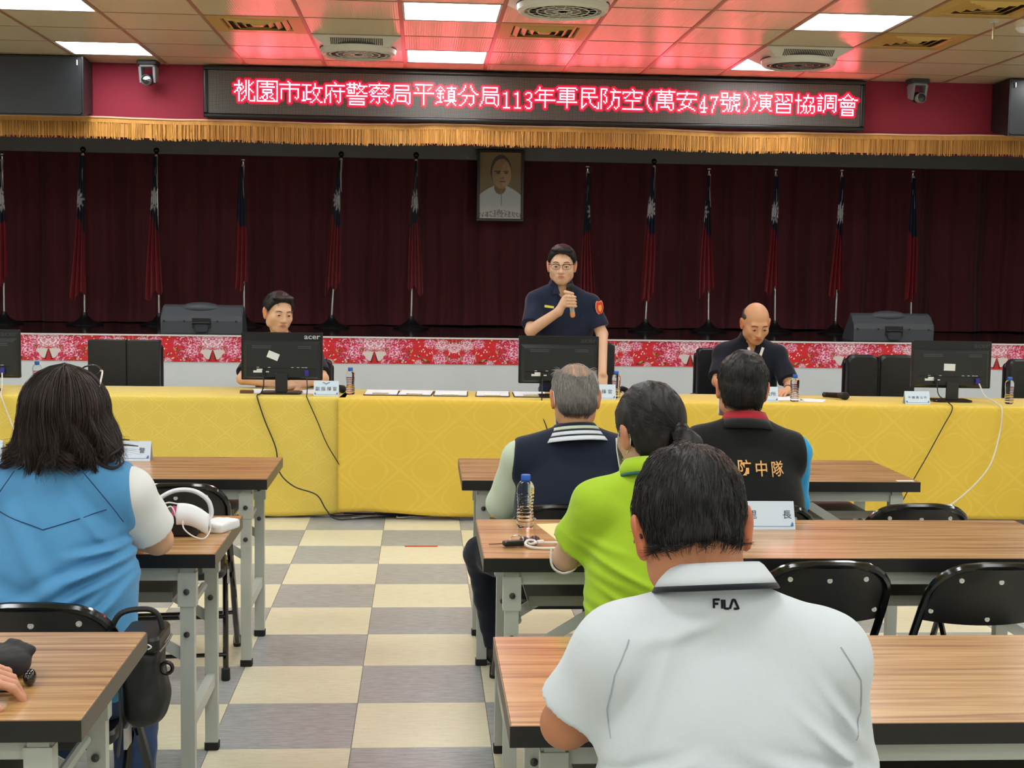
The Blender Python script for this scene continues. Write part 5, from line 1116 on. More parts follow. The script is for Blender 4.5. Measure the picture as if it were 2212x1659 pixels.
def folds(seed, amp, sc, zr=None, dirs=(1, 1, 1)):
    """cloth creases as a displacement"""
    D = np.array(dirs, float)
    def fn(P, V):
        n = vnoise(P*D, sc, seed); m = vnoise(P*D, sc*2.1, seed+9); w = amp*(np.abs(n)**1.2*1.4-.5+0.35*m)
        if zr is not None: w = w*np.clip((zr[1]-P[:, 2])/(zr[1]-zr[0]), 0, 1)
        return V-w
    return fn
def collar(parent, og, c, R, rx, ry, rows, m, gap=.25, name='collar', n=40, thick=.003):
    """rows: (extra radius, height); opening at the front"""
    P = []; c = np.array(c)
    for (e, h) in rows:
        for i in range(n):
            a = PI/2+gap+(2*PI-2*gap)*i/(n-1); P.append(c+R@np.array(((rx+e)*math.cos(a), (ry+e)*math.sin(a), h)))
    m_ = len(rows); i = np.arange((n-1)*(m_-1)); a = (i//(n-1))*n+i % (n-1); F = np.stack([a, a+1, a+1+n, a+n], 1)
    o = mesh_obj(name, np.array(P), F, m, parent, True, og); sd = o.modifiers.new('thickness', 'SOLIDIFY'); sd.thickness = thick; sd.offset = 0
    return o
def skin_cols(v, base, c, R, s, lips=True, redear=True):
    """skin colour with lips and warmer ears"""
    L = (v-np.array(c))@R/s; col = np.empty((len(v), 3)); col[:] = lin(base)
    if lips:
        m = ((L[:, 0]/.021)**2+((L[:, 2]+.067)/.0095)**2 < 1) & (L[:, 1] > .07); col[m] = lin((base[0]*.84, base[1]*.68, base[2]*.66))
    if redear:
        m = np.abs(L[:, 0]) > .078; m &= (np.abs(L[:, 2]) < .06); col[m] = lin((base[0], base[1]*.86, base[2]*.80))
    return col
def hair_short(parent, og, c, R, s, h, tint, seed=1, thick=.010, front=(.068, .062), nape=(-.055, -.078), bald=None, strands=2600, slen=.030, ear=True, lift=.25, tints=None, crown=(0, -.035, .12), width=1.0, nape_tilt=.35, cols_hair=None, sr=.0007, low=.062):
    c = np.array(c); W = lambda x, y, z: c+R@(np.array((x, y, z))*s); E = lambda p, r: ell(W(*p), np.array(r)*s, R)
    d = lambda x, y, z: R@np.array((x, y, z))
    ops = [('u', E((0, -.018, .030), (.077*width+thick, .096+thick, .088+thick)), 0), ('u', E((0, -.052, -.030), (low*width+thick, .052+thick*.6, .060+thick)), .02)]
    ops += [('i', half(W(0, front[0], front[1]), d(0, .80, -.60)), .012), ('i', half(W(0, nape[0], nape[1]), d(0, nape_tilt, -1)), .010)]
    if ear:
        for q in (-1, 1): ops.append(('s', E((q*.094, -.004, -.026), (.034, .036, .046)), .010))
    if bald is not None: ops.append(('s', E(*bald), .012))
    k = R.T
    ops.append(('d', lambda P, V: V-.0028*vnoise(((P-c)@R)*np.array((1.0, .45, .45)), 95, seed)-.0018*vnoise(P-c, 140, seed+3), 0))
    lo, hi = bounds([W(-.12, -.14, -.12), W(.12, .12, .15), W(.12, -.14, .15), W(-.12, .12, -.12)], .04)
    v, f = nets(ops, lo, hi, h); o = mesh_obj('hair', v, f, mat('hair_'+tint[0], tint[1], 0.5, spec=0.4, bump=(160, .5, (1, 1, .25)), bump_dist=.003), parent, True, og)
    nrm = vnormals(v, f); Rr = np.random.RandomState(seed); i = Rr.randint(0, len(v), strands); p = v[i]; n = nrm[i]
    fl = p-W(*crown); fl = fl+Rr.normal(0, .012, fl.shape); fl -= n*(fl*n).sum(1, keepdims=True); fl /= np.maximum(np.linalg.norm(fl, axis=1, keepdims=True), 1e-6)
    fl = fl+np.array((0, 0, -.5)); fl -= n*(fl*n).sum(1, keepdims=True)*.85; fl /= np.maximum(np.linalg.norm(fl, axis=1, keepdims=True), 1e-6)
    m = 5; ln = slen*Rr.uniform(.6, 1.2, len(p)); path = np.zeros((len(p), m, 3)); q = p-n*.002; dr = fl+n*lift
    for j in range(m):
        path[:, j] = q; q = q+dr*(ln/(m-1))[:, None]; dr = dr-n*(lift*.55)*1.0+np.array((0, 0, -.08)); dr /= np.linalg.norm(dr, axis=1, keepdims=True)
    vv, ff = strands_mesh(path, sr*np.ones(len(p)), None); tl = tints or [tint[1]]; ti = np.array([lin(t) for t in tl])[Rr.randint(0, len(tl), len(p))]
    if cols_hair is not None: ti = cols_hair((p-c)@R/s, Rr)
    o2 = mesh_obj('hair_strands', vv, ff, M_HAIRS, o, False, (0, 0, 0) if False else og, cols=np.repeat(ti, m*3, 0)); o2['kind'] = 'stuff'
    return o, W, E
def ear_loops(parent, og, W, s):
    for q in (-1, 1):
        MB().tube(spline([W(q*.070, .055, -.030), W(q*.084, .006, .012), W(q*.084, -.026, .022), W(q*.081, -.036, -.006), W(q*.078, -.026, -.034), W(q*.072, .01, -.06), W(q*.058, .055, -.075)], 5), .0015, 6).build('mask_loop', M_MASK, parent, True, og)
    def fn(u, v):
        a = (u-.5)*2.1; z = -.015-.085*v; r = .092-.018*np.abs(v-.4)
        P = np.stack([.080*np.sin(a), .022+r*np.cos(a)*.95, z], -1); return P
    v, f = grid_mesh(fn, 17, 9); v = np.array([W(*p) for p in v]); o = mesh_obj('face_mask', v, f, M_MASK, parent, True, og); sd = o.modifiers.new('thickness', 'SOLIDIFY'); sd.thickness = .003
def shoes(parent, og, an, fwd):
    for a in an:
        a = np.array(a, float); f = np.array(fwd, float); f /= np.linalg.norm(f); sd = np.cross(f, (0, 0, 1.0))
        v, fc = nets([('u', rc((a[0], a[1], .045), a+f*.13+np.array((0, 0, .032-a[2])), .043, .032), 0), ('u', rc((a[0], a[1], .05), (a[0], a[1], .09), .042, .04), .02), ('i', half((0, 0, .004), (0, 0, -1)), .004)], a+f*.06-np.array((.16, .2, a[2]+.02)), a+f*.06+np.array((.16, .2, .16-a[2])), .008)
        mesh_obj('shoe', v, fc, M_SHOE, parent, True, og)
def build_person(label, J, S, skin, head, garments, h=.006, face=False, hands=(), group=None, extra_cols=None, legs=True):
    """J joints in world space; garments: callback(parent, og, J, frame)"""
    hip = np.array(J['hip'], float); og = (float(hip[0]), float(hip[1]), 0.0)
    t = thing('person', label, 'person', og, 0, group)
    hc, R, s = head; ops, W, E, T = head_ops(hc, R, s, face)
    nk = np.array(J['neck'], float)
    ops += [('u', rc(nk-np.array((0, 0, .03)), W(0, -.022, -.055), .056*S.get('nk', 1), .054*s*S.get('nk', 1)), .025)]
    tops, fr = torso_ops(J, S, -.012); sd, fw, upn, Ln = fr
    ops += [(k, f, (kk if i else .03)) for i, (k, f, kk) in enumerate(tops)]
    pts = [W(-.1, -.12, .13), W(.1, .12, -.12), hip-np.array((.2, .16, .1)), hip+np.array((.2, .16, 0))]
    for q in 'LR':
        a, e, w = (np.array(J[k+q], float) for k in ('sh', 'el', 'wr')); ar = S.get('ar', .045); pts += [a, e, w]
        ops += [('u', rc(a, e, ar, ar*.80), .03), ('u', rc(e, w, ar*.82, ar*.60), .012)]
    for ho in hands: ops += ho[0]; pts += ho[1]
    hL, hR = hip-sd*S['hw']*.5, hip+sd*S['hw']*.5
    if legs:
        for q, hj in (('L', hL), ('R', hR)):
            k_, a_ = np.array(J['kn'+q], float), np.array(J['an'+q], float); pts += [k_, a_-np.array((0, 0, .03))]; ops += [('u', rc(hj, k_, .068, .052), .04), ('u', rc(k_, a_, .050, .036), .02)]
    lo, hi = bounds(pts, .09); v, f = nets(ops, lo, hi, h)
    cols = skin_cols(v, skin, hc, R, s, face)
    if extra_cols: cols = extra_cols(v, cols, W, R, s)
    body = mesh_obj('body', v, f, SKIN, t, True, og, cols=cols)
    if legs:
        tm = garments.get('trousers'); tops2 = [('u', infl(rc(hL, J['knL'], .082, .064), 0), 0), ('u', rc(J['knL'], J['anL'], .064, .056), .03), ('u', rc(hR, J['knR'], .082, .064), .02), ('u', rc(J['knR'], J['anR'], .064, .056), .03), ('u', ell(hip+np.array((0, 0, .02)), (S['hw']+.006, S['hd']+.006, .12)), .05), ('i', half((0, 0, .07), (0, 0, -1)), .004), ('d', folds(5, .004, 26), 0)]
        l2, h2 = bounds([hL, hR, J['knL'], J['knR'], J['anL'], J['anR'], hip+np.array((0, 0, .1))], .24); l2[2] = 0.03
        v, f = nets(tops2, l2, h2, .009); mesh_obj('trousers', v, f, tm, t, True, og)
        shoes(t, og, (J['anL'], J['anR']), J.get('toe', tuple(fw)))
    return t, og, W, E, T, fr, R
def top_garment(name, t, og, J, S, g, m, cuffs, seed=1, fold=.004, sleeve=.056, h=.006, hem=None, vest=False, flare=1.0, fsc=17, extra=None, tr_z=None):
    """cuffs: per side how far along the upper arm the sleeve reaches (None: no sleeve, > 1 reaches down the forearm)"""
    ops, fr = torso_ops(J, S, g); sd, fw, upn, Ln = fr; pts = [J['shL'], J['shR'], J['neck'], J['hip']]
    if vest:
        for q, dq in (('L', -1), ('R', 1)): ops.append(('i', half(np.array(J['sh'+q], float)+sd*dq*vest, sd*dq+upn*.10), .012))
    for q, cu in zip('LR', cuffs):
        if cu is None: continue
        a, e, w = (np.array(J[k+q], float) for k in ('sh', 'el', 'wr'))
        if cu <= 1: end = lerp(a, e, cu); d = (e-a)/np.linalg.norm(e-a); pts.append(end); ops.append(('u', cutrc(a, a+(e-a)*1.15, sleeve, sleeve*flare, end, d), .035))
        else:
            end = lerp(e, w, cu-1); d = (w-e)/np.linalg.norm(w-e); pts += [e, end]; ops += [('u', rc(a, e, sleeve, sleeve*.9), .035), ('u', cutrc(e, e+(w-e)*1.1, sleeve*.9, sleeve*.72, end, d), .015)]
    hz = np.array(J['hip'], float)-upn*(hem if hem is not None else .04); ops.append(('i', half(hz, -upn), .004))
    if tr_z is not None: ops.append(('i', half(np.array(J['neck'], float)+upn*tr_z, upn), .006))
    ops.append(('d', folds(seed, fold, fsc, None, (1.0, 1.0, .8)), 0))
    if extra: ops += extra
    lo, hi = bounds(pts, .20); lo[2] = min(lo[2], hz[2]-.03); v, f = nets(ops, lo, hi, h)
    return mesh_obj(name, v, f, m, t, True, og)

def face_details(t, og, hc, R, s, brow=0.0):
    """eyebrows and lash lines laid on the face surface"""
    bd = [o for o in t.children if o.name.startswith('body')][0]; a = np.empty(len(bd.data.vertices)*3, np.float32); bd.data.vertices.foreach_get('co', a)
    L = (a.reshape(-1, 3)+np.array(og)-np.array(hc))@R/s; L = L[L[:, 1] > .03]
    def pt(x, z, out): d = np.hypot(L[:, 0]-x, L[:, 2]-z); y = L[d < .0055, 1].max() if (d < .0055).any() else .08; return tuple(np.array(hc)+R@(np.array((x, y+out, z))*s))
    M_BROW = mat('eyebrow_hair', (46, 36, 32), .8); M_LASH = mat('lash_line', (36, 26, 24), .7)
    for q in (-1, 1):
        MB().tube(spline([pt(q*.014, .0185+brow*.4, -.0005), pt(q*.026, .0225+brow, -.0005), pt(q*.040, .0235+brow, -.0005), pt(q*.053, .0190+brow, -.0005)], 4), [.0012, .002, .0024, .0026, .0027, .0028, .0028, .0027, .0026, .0024, .002, .0015, .0008], 6).build('eyebrow', M_BROW, t, True, og)
        MB().tube(spline([pt(q*.0185, -.0035, .0), pt(q*.026, .0005, .0), pt(q*.034, .0012, .0), pt(q*.046, -.0028, .0)], 4), .0010, 5).build('lash_line', M_LASH, t, True, og)
# ---------------------------------------------------------------- man in the white polo shirt (nearest)
M_JEANS = fabric('denim', (52, 70, 104), noise=(60, .2, (1, 1, .3))); M_NAVYT = fabric('navy_trousers', (22, 25, 38)); M_DARKT = fabric('dark_trousers', (30, 30, 34))
J = dict(shL=(.318, 2.12, .962), shR=(.648, 2.11, .955), neck=(.468, 2.10, 1.040), hip=(.50, 2.05, .50), elL=(.240, 2.16, .835), wrL=(.36, 2.40, .775), elR=(.695, 2.15, .765), wrR=(.60, 2.42, .775),
         knL=(.36, 2.50, .47), anL=(.36, 2.50, .10), knR=(.66, 2.50, .47), anR=(.66, 2.50, .10))
S = dict(cw=.185, cd=.125, ww=.178, wd=.135, hw=.17, hd=.13, sr=.062, ar=.050, nk=1.05)
Rh = Rm(-2, 22, -6); hc = (.437, 2.165, 1.158); hs = 1.03
hl = hand_ops((.36, 2.40, .775), (.6, .8, -.02), (0, 0, 1), (0, 1, 0), 1, (.3, .3, .35, .4)); hr = hand_ops((.60, 2.42, .775), (-.6, .8, -.02), (0, 0, 1), (0, 1, 0), 1, (.3, .3, .35, .4))
t, og, W, E, T, fr, R = build_person('man in a white polo shirt seen from behind, bent over the nearest right table', J, S, (190, 128, 92), (hc, Rh, hs), dict(trousers=M_DARKT), .0055, False, [(hl, [(.48, 2.58, .74)]), (hr, [(.48, 2.58, .74)])])
M_WPOLO = fabric('white_pique', (206, 213, 218), bump=(9, .25, (1, 1, 1)), noise=(2, .02, (1, 1, 1)))
def wcrease(P, V):
    x, z = P[:, 0], P[:, 2]; w = 0*x
    for (x0, z0, ang, L, wd, am) in ((.63, .80, -.35, .09, .010, .010), (.61, .765, -.25, .10, .010, .010), (.64, .845, -.75, .06, .008, .009), (.66, .885, -.9, .05, .008, .008), (.34, .80, .5, .06, .009, .007), (.47, .80, -.45, .07, .02, .005), (.36, .93, 1.2, .09, .012, .004), (.40, 1.02, .35, .06, .012, .005), (.60, .74, -.2, .10, .010, .008)):
        c_, s_ = math.cos(ang), math.sin(ang); a = (x-x0)*c_+(z-z0)*s_; b = -(x-x0)*s_+(z-z0)*c_; w = w+am*np.exp(-(b/wd)**2-(a/L)**2)-am*.5*np.exp(-((b-2*wd)/wd)**2-(a/L)**2)
    return V-1.7*w*(P[:, 1] < 2.12)
sh = top_garment('polo_shirt', t, og, J, S, .012, M_WPOLO, (.80, 1.03), 3, .0022, .064, .0055, .10, fsc=11, flare=1.04, extra=[('d', wcrease, 0)])
M_STRIPE = fabric('black_trim', (24, 26, 34))
cc = (.468, 2.105, 1.066); CR = Rm(0, 14, -2)
collar(t, og, cc, CR, .066, .074, [(.000, .040), (.005, .043), (.011, .038), (.022, .022), (.029, .010)], M_WPOLO, .30); collar(t, og, cc, CR, .066, .074, [(.0295, .010), (.0335, .002)], M_STRIPE, .30, 'collar_stripe')
def scalp(p, Rr): 
    c1 = np.array(lin((20, 18, 19))); c2 = np.array(lin((62, 58, 58))); k = (Rr.rand(len(p)) < .14)[:, None]; c = np.where(k, c2, c1); th = (np.hypot(p[:, 0]-.035, p[:, 1]+.062) < .034) & (p[:, 2] > .05) & (Rr.rand(len(p)) < .45*(p[:, 0] > -9)); c[th] = lin((104, 74, 58)); return c
hair_short(t, og, hc, Rh, hs, .0045, ('black', (17, 15, 16)), 4, .011, (.062, .065), (-.05, -.036), None, 5200, .027, True, .42, cols_hair=scalp, crown=(.02, -.04, .12), width=.98, nape_tilt=.1, low=.052)
# FILA lettering on the shirt back
_bk = {}
def on_back(px, pz):                         # point on the shirt's back surface (ray along +y)
    if sh.name not in _bk:
        a = np.empty(len(sh.data.vertices)*3, np.float32); sh.data.vertices.foreach_get('co', a); P = a.reshape(-1, 3)+np.array(og); _bk[sh.name] = P[P[:, 1] < og[1]+.03]
    P = _bk[sh.name]; d = np.hypot(P[:, 0]-px, P[:, 2]-pz); i = np.argpartition(d, 6)[:6]; return P[i, 1].mean()
def lettering(parent, strokes, x0, z0, k, r, m, nm, og, ang=0.0):
    for st_ in strokes:
        pts = []
        for (a, b_) in st_:
            x, z = a*k, b_*k; x, z = x*math.cos(ang)-z*math.sin(ang), x*math.sin(ang)+z*math.cos(ang); pts.append((x0+x, on_back(x0+x, z0+z)-.0015, z0+z))
        pp = []
        for i in range(len(pts)-1):
            for q in range(4): pp.append(tuple(lerp(pts[i], pts[i+1], q/4)))
        pp.append(pts[-1]); MB().tube(pp, r, 6, flat=None).build(nm, m, parent, True, og)
lettering(t, [[(0, 0), (0, 1), (.72, 1)], [(0, .5), (.55, .5)], [(1.0, 0), (1.0, 1)], [(1.3, 1), (1.3, 0), (1.85, 0)], [(1.95, 0), (2.35, 1), (2.6, 1), (3.05, 0), (2.45, 0)]], .450, 1.058, .0125, .0019, M_STRIPE, 'shirt_letter', og, -.02)
for pl in ([(.322, 1.005), (.300, .95), (.292, .89), (.300, .835)], [(.652, .995), (.688, .94), (.698, .88), (.688, .83)]):
    pp = [(x, on_back(x, z)-.0008, z) for x, z in ((lambda q: (q[0], q[1]))(q) for q in [tuple(lerp((*pl[i], 0), (*pl[i+1], 0), k/6)[:2]) for i in range(3) for k in range(6)])]
    MB().tube(pp, .0012, 5).build('shirt_seam', fabric('seam_white', (168, 178, 186)), t, True, og)
MB().tube(spline([W(-.078, .09, .0), W(-.083, .03, .002), W(-.086, -.02, .002), W(-.084, -.036, -.016)], 5), .0022, 6).build('glasses_temple', M_BLACKP, t, True, og)

# ---------------------------------------------------------------- woman in lime green polo shirt
J = dict(shL=(.463, 3.50, .955), shR=(.765, 3.50, .955), neck=(.592, 3.50, 1.02), hip=(.60, 3.44, .47), elL=(.388, 3.57, .805), wrL=(.50, 3.82, .775), elR=(.82, 3.57, .80), wrR=(.72, 3.82, .775),
         knL=(.50, 3.88, .45), anL=(.50, 3.86, .09), knR=(.71, 3.88, .45), anR=(.71, 3.86, .09))
S = dict(cw=.150, cd=.105, ww=.155, wd=.115, hw=.185, hd=.13, sr=.050, ar=.044, nk=.85, tr=.042)
Rh = Rm(22, 8, -4); hc = (.600, 3.56, 1.150); hs = .98
hl = hand_ops((.50, 3.82, .775), (.7, .7, -.02), (0, 0, 1), (0, 1, 0), .92); hr = hand_ops((.72, 3.82, .775), (-.7, .7, -.02), (0, 0, 1), (0, 1, 0), .92)
t, og, W, E, T, fr, R = build_person('woman in a lime green polo shirt with a black ponytail, second row right', J, S, (200, 160, 132), (hc, Rh, hs), dict(trousers=M_DARKT), .006, False, [(hl, [(.62, 3.95, .74)]), (hr, [(.62, 3.95, .74)])])
M_LIME = fabric('lime_pique', (164, 200, 46), bump=(10, .3, (1, 1, 1)))
def gcrease(P, V):
    x, z = P[:, 0], P[:, 2]; w = 0*x
    for k in range(7):
        z0 = (.872, .842, .800, .772, .722, .690, .640)[k]; b = (z-z0)+(.30, .55, .42, .62, .35, .5, .3)[k]*(x-.44)-.5*(x-.44)**2; w = w+(.006, .011, .007, .010, .006, .009, .005)[k]*np.exp(-(b/(.011, .009, .013, .009, .014, .010, .014)[k])**2)*np.exp(-((x-(.47, .50, .46, .54, .50, .47, .52)[k])/(.06, .10, .07, .09, .10, .07, .1)[k])**2)
    return V-w*(P[:, 1] < 3.56)
top_garment('polo_shirt', t, og, J, S, .012, M_LIME, (.74, .74), 6, .0045, .060, .006, .10, flare=1.06, fsc=16, extra=[('d', gcrease, 0)])
collar(t, og, (.592, 3.502, 1.033), Rm(0, 18, 0), .058, .062, [(.0, .040), (.005, .042), (.012, .030), (.022, .002)], M_LIME, .35); collar(t, og, (.592, 3.502, 1.033), Rm(0, 18, 0), .058, .062, [(.0225, .001), (.025, -.006)], fabric('teal_trim', (30, 92, 84)), .35, 'collar_stripe')
ho, W, E = hair_short(t, og, hc, Rh, hs, .0048, ('black', (17, 15, 16)), 8, .013, (.060, .055), (-.06, -.088), None, 0 or 300, .03, True, .1, nape_tilt=-.25, crown=(0, .02, .12))
tie = W(.022, -.122, -.012)
Rr = np.random.RandomState(2); n = 1500; m = 9; path = np.zeros((n, m, 3)); ang = Rr.uniform(-PI, PI, n); el_ = Rr.uniform(-.5, 1.3, n)   # hair drawn back to the tie
st_ = np.stack([.088*np.cos(el_)*np.sin(ang), -.018+.106*np.cos(el_)*np.cos(ang), .028+.100*np.sin(el_)], 1)
ok = (st_[:, 1] < .065) & (st_[:, 2] > -.05+.35*st_[:, 1]); st_ = st_[ok]; n = len(st_); path = np.zeros((n, m, 3)); tl = np.array((.022, -.122, -.012))
for j in range(m):
    k = j/(m-1); q = st_*(1-k)+tl*k; r_ = np.sqrt((q[:, 0]/.089)**2+((q[:, 1]+.018)/.108)**2+((q[:, 2]-.028)/.101)**2)[:, None]
    q = np.where(r_ < 1.0, (q-np.array((0, -.018, .028)))/np.maximum(r_, .2)*(1.012-.05*k**6)+np.array((0, -.018, .028)), q); path[:, j] = hc+(q*hs)@Rh.T
vv, ff = strands_mesh(path, .0009*np.ones(n), None); cl = np.array([lin(t_) for t_ in ((16, 14, 15), (30, 27, 28), (52, 47, 47))])[Rr.choice(3, n, p=(.6, .3, .1))]
o2 = mesh_obj('drawn_back_hair', vv, ff, M_HAIRS, ho, False, og, cols=np.repeat(cl, m*3, 0)); o2['kind'] = 'stuff'
v, f = nets([('u', rc(tie, tie+np.array((.02, -.03, -.03)), .022, .030), 0), ('u', rc(tie+np.array((.02, -.03, -.03)), tie+np.array((.05, -.045, -.15)), .032, .034), .02), ('u', rc(tie+np.array((.05, -.045, -.15)), tie+np.array((.06, -.04, -.25)), .034, .010), .02), ('d', lambda P, V: V-.004*vnoise(P*np.array((1, 1, .25)), 120, 4), 0)], tie-np.array((.1, .14, .34)), tie+np.array((.16, .08, .08)), .006)
po = mesh_obj('ponytail', v, f, MATS['hair_black'], t, True, og)
n = 900; a = Rr.uniform(0, 6.28, n); rr = .034*np.sqrt(Rr.rand(n)); path = np.zeros((n, 8, 3))
for j in range(8):
    k = j/7; cpt = np.array(tie)+np.array((.05*k**.7+.012*k, -.05*math.sin(2.2*k), -.24*k**1.2)); sp_ = (.5+.75*math.sin(PI*min(1, k*.9+.1)))
    path[:, j] = cpt+np.stack([rr*np.cos(a)*sp_, rr*np.sin(a)*sp_, Rr.normal(0, .004, n)], 1)+Rr.normal(0, .0015, (n, 3))
vv, ff = strands_mesh(path, .0008*np.ones(n), None); cl = np.array([lin(t_) for t_ in ((16, 14, 15), (34, 30, 31))])[Rr.randint(0, 2, n)]; o2 = mesh_obj('ponytail_strands', vv, ff, M_HAIRS, po, False, og, cols=np.repeat(cl, 24, 0)); o2['kind'] = 'stuff'
MB().lathe([(.020, -.008), (.026, 0), (.020, .008)], tuple(tie), 14, 'y').build('hair_tie', M_BLACKP, t, True, og)
ear_loops(t, og, W, hs)
M_SKINE = mat('earring', (220, 210, 170), .2, .6); MB().sphere(W(.088, -.012, -.050), .004, 8, 6).build('earring', M_SKINE, t, True, og)

# ---------------------------------------------------------------- grey-haired man in navy vest
J = dict(shL=(.362, 4.95, .868), shR=(.762, 4.95, .868), neck=(.562, 4.94, .945), hip=(.545, 4.86, .46), elL=(.302, 5.02, .695), wrL=(.43, 5.30, .775), elR=(.82, 5.02, .70), wrR=(.70, 5.30, .775),
         knL=(.238, 5.26, .455), anL=(.305, 5.30, .09), knR=(.70, 5.28, .455), anR=(.70, 5.28, .09))
S = dict(cw=.185, cd=.125, ww=.185, wd=.14, hw=.17, hd=.13, sr=.058, ar=.048, nk=1.0)
Rh = Rm(0, 24, 0); hc = (.564, 4.99, 1.095); hs = 1.0
hl = hand_ops((.43, 5.30, .775), (.6, .7, -.02), (0, 0, 1), (0, 1, 0)); hr = hand_ops((.70, 5.30, .775), (-.6, .7, -.02), (0, 0, 1), (0, 1, 0))
t, og, W, E, T, fr, R = build_person('grey-haired balding man in a navy vest with a striped collar, front row right', J, S, (204, 152, 112), (hc, Rh, hs), dict(trousers=M_NAVYT), .0065, False, [(hl, [(.56, 5.45, .74)]), (hr, [(.56, 5.45, .74)])])
M_PALE = fabric('pale_green_shirt', (196, 208, 184)); M_NAVY = fabric('navy_vest', (24, 32, 50))
top_garment('shirt', t, og, J, S, .004, M_PALE, (1.10, 1.10), 4, .004, .064, .0065, .04, fsc=18)
top_garment('vest', t, og, J, S, .020, M_NAVY, (None, None), 7, .003, .06, .0065, .06, vest=.030, fsc=12)
cc = (.562, 4.945, .955); CR = Rm(0, 14, -3); rows = lambda a, b: [(a, .045-a*1.35), ((a+b)/2, .045-(a+b)/2*1.35), (b, .045-b*1.35)]
for k, (a, b_, m_) in enumerate(((.0, .010, M_NAVY), (.010, .019, M_PALE), (.019, .025, M_NAVY), (.025, .035, M_WPOLO), (.035, .040, M_NAVY), (.040, .052, M_WPOLO))): collar(t, og, cc, CR, .074, .070, rows(a, b_), m_, .4, 'collar_band')
def greyc(p, Rr):
    k = np.clip((.02-p[:, 2])/.09, 0, 1)[:, None]; a = np.array(lin((176, 172, 164))); b_ = np.array(lin((84, 80, 78))); c = a*(1-k)+b_*k; return c*Rr.uniform(.6, 1.25, (len(p), 1))
hair_short(t, og, hc, Rh, hs, .005, ('grey', (104, 100, 96)), 12, .010, (.05, .058), (-.05, -.085), ((0, -.060, .105), (.060, .090, .078)), 4200, .026, True, .3, cols_hair=greyc, sr=.0008)
Rr = np.random.RandomState(9); n = 420; path = np.zeros((n, 6, 3)); th = Rr.uniform(-1, 1, n); ph = Rr.uniform(.2, 1.25, n)      # thin hairs over the crown
for j in range(6):
    e_ = ph-j*.10; q = np.stack([.079*np.cos(e_)*np.sin(th*1.6), -.018-.098*np.cos(e_)*np.cos(th*1.6), .030+.091*np.sin(e_)], 1)*(1.0+.015*math.sin(j)); path[:, j] = hc+(q*hs)@Rh.T
vv, ff = strands_mesh(path, .0005*np.ones(n), None); cl = greyc(np.zeros((n, 3))+np.array((0, 0, .1)), Rr); o2 = mesh_obj('thin_crown_hair', vv, ff, M_HAIRS, t, False, og, cols=np.repeat(cl, 18, 0)); o2['kind'] = 'stuff'
ear_loops(t, og, W, hs)

# ---------------------------------------------------------------- man in black vest with gold characters
J = dict(shL=(1.010, 4.94, .915), shR=(1.378, 4.95, .895), neck=(1.190, 4.93, .985), hip=(1.195, 4.86, .46), elL=(.95, 5.02, .71), wrL=(1.08, 5.30, .775), elR=(1.408, 5.02, .70), wrR=(1.30, 5.30, .775),
         knL=(1.08, 5.28, .455), anL=(1.08, 5.28, .09), knR=(1.33, 5.28, .455), anR=(1.33, 5.28, .09))
S = dict(cw=.185, cd=.125, ww=.19, wd=.14, hw=.17, hd=.13, sr=.058, ar=.048, nk=1.0)
Rh = Rm(-4, 10, 3); hc = (1.185, 4.985, 1.140); hs = 1.05
hl = hand_ops((1.08, 5.30, .775), (.6, .7, -.02), (0, 0, 1), (0, 1, 0)); hr = hand_ops((1.30, 5.30, .775), (-.6, .7, -.02), (0, 0, 1), (0, 1, 0))
t, og, W, E, T, fr, R = build_person('man in a black vest with gold characters and sky blue sleeves, front row right', J, S, (206, 152, 122), (hc, Rh, hs), dict(trousers=M_DARKT), .0065, False, [(hl, [(1.19, 5.45, .74)]), (hr, [(1.19, 5.45, .74)])])
M_SKY = fabric('sky_blue_shirt', (46, 162, 218)); M_BLKV = fabric('black_vest', (22, 23, 24)); M_REDC = fabric('red_collar', (168, 36, 48)); M_GOLDT = mat('gold_thread', (226, 170, 96), .5)
top_garment('shirt', t, og, J, S, .004, M_SKY, (1.05, 1.05), 5, .004, .060, .0065, .04, fsc=18)
sh = top_garment('vest', t, og, J, S, .020, M_BLKV, (None, None), 9, .003, .06, .0065, .06, vest=.034, fsc=10)
cc = (1.190, 4.935, .995); CR = Rm(0, 12, 2)
collar(t, og, cc, CR, .068, .066, [(0, .052), (.006, .054), (.016, .032), (.022, .018)], M_REDC, .4, 'red_collar'); collar(t, og, cc, CR, .072, .070, [(.015, .026), (.024, .010), (.036, -.010)], M_BLKV, .4, 'vest_collar')
for k, ch in enumerate('民防中隊'):
    v, f = text_mesh(ch, .060, .0006); P = []
    for q in v: x = 1.096+.0615*k+q[0]*.86; z = .866-.003*k+q[1]*.95; P.append((x, z))
    if not P: continue
    yy = [on_back(x, z) for x, z in P]; mesh_obj('gold_character', [(x, y-.009, z) for (x, z), y in zip(P, yy)], f, M_GOLDT, t, False, og)
hair_short(t, og, hc, Rh, hs, .005, ('black', (17, 15, 16)), 14, .012, (.062, .065), (-.05, -.078), None, 3600, .026, True, .3, cols_hair=scalp, nape_tilt=.12)
ear_loops(t, og, W, hs)

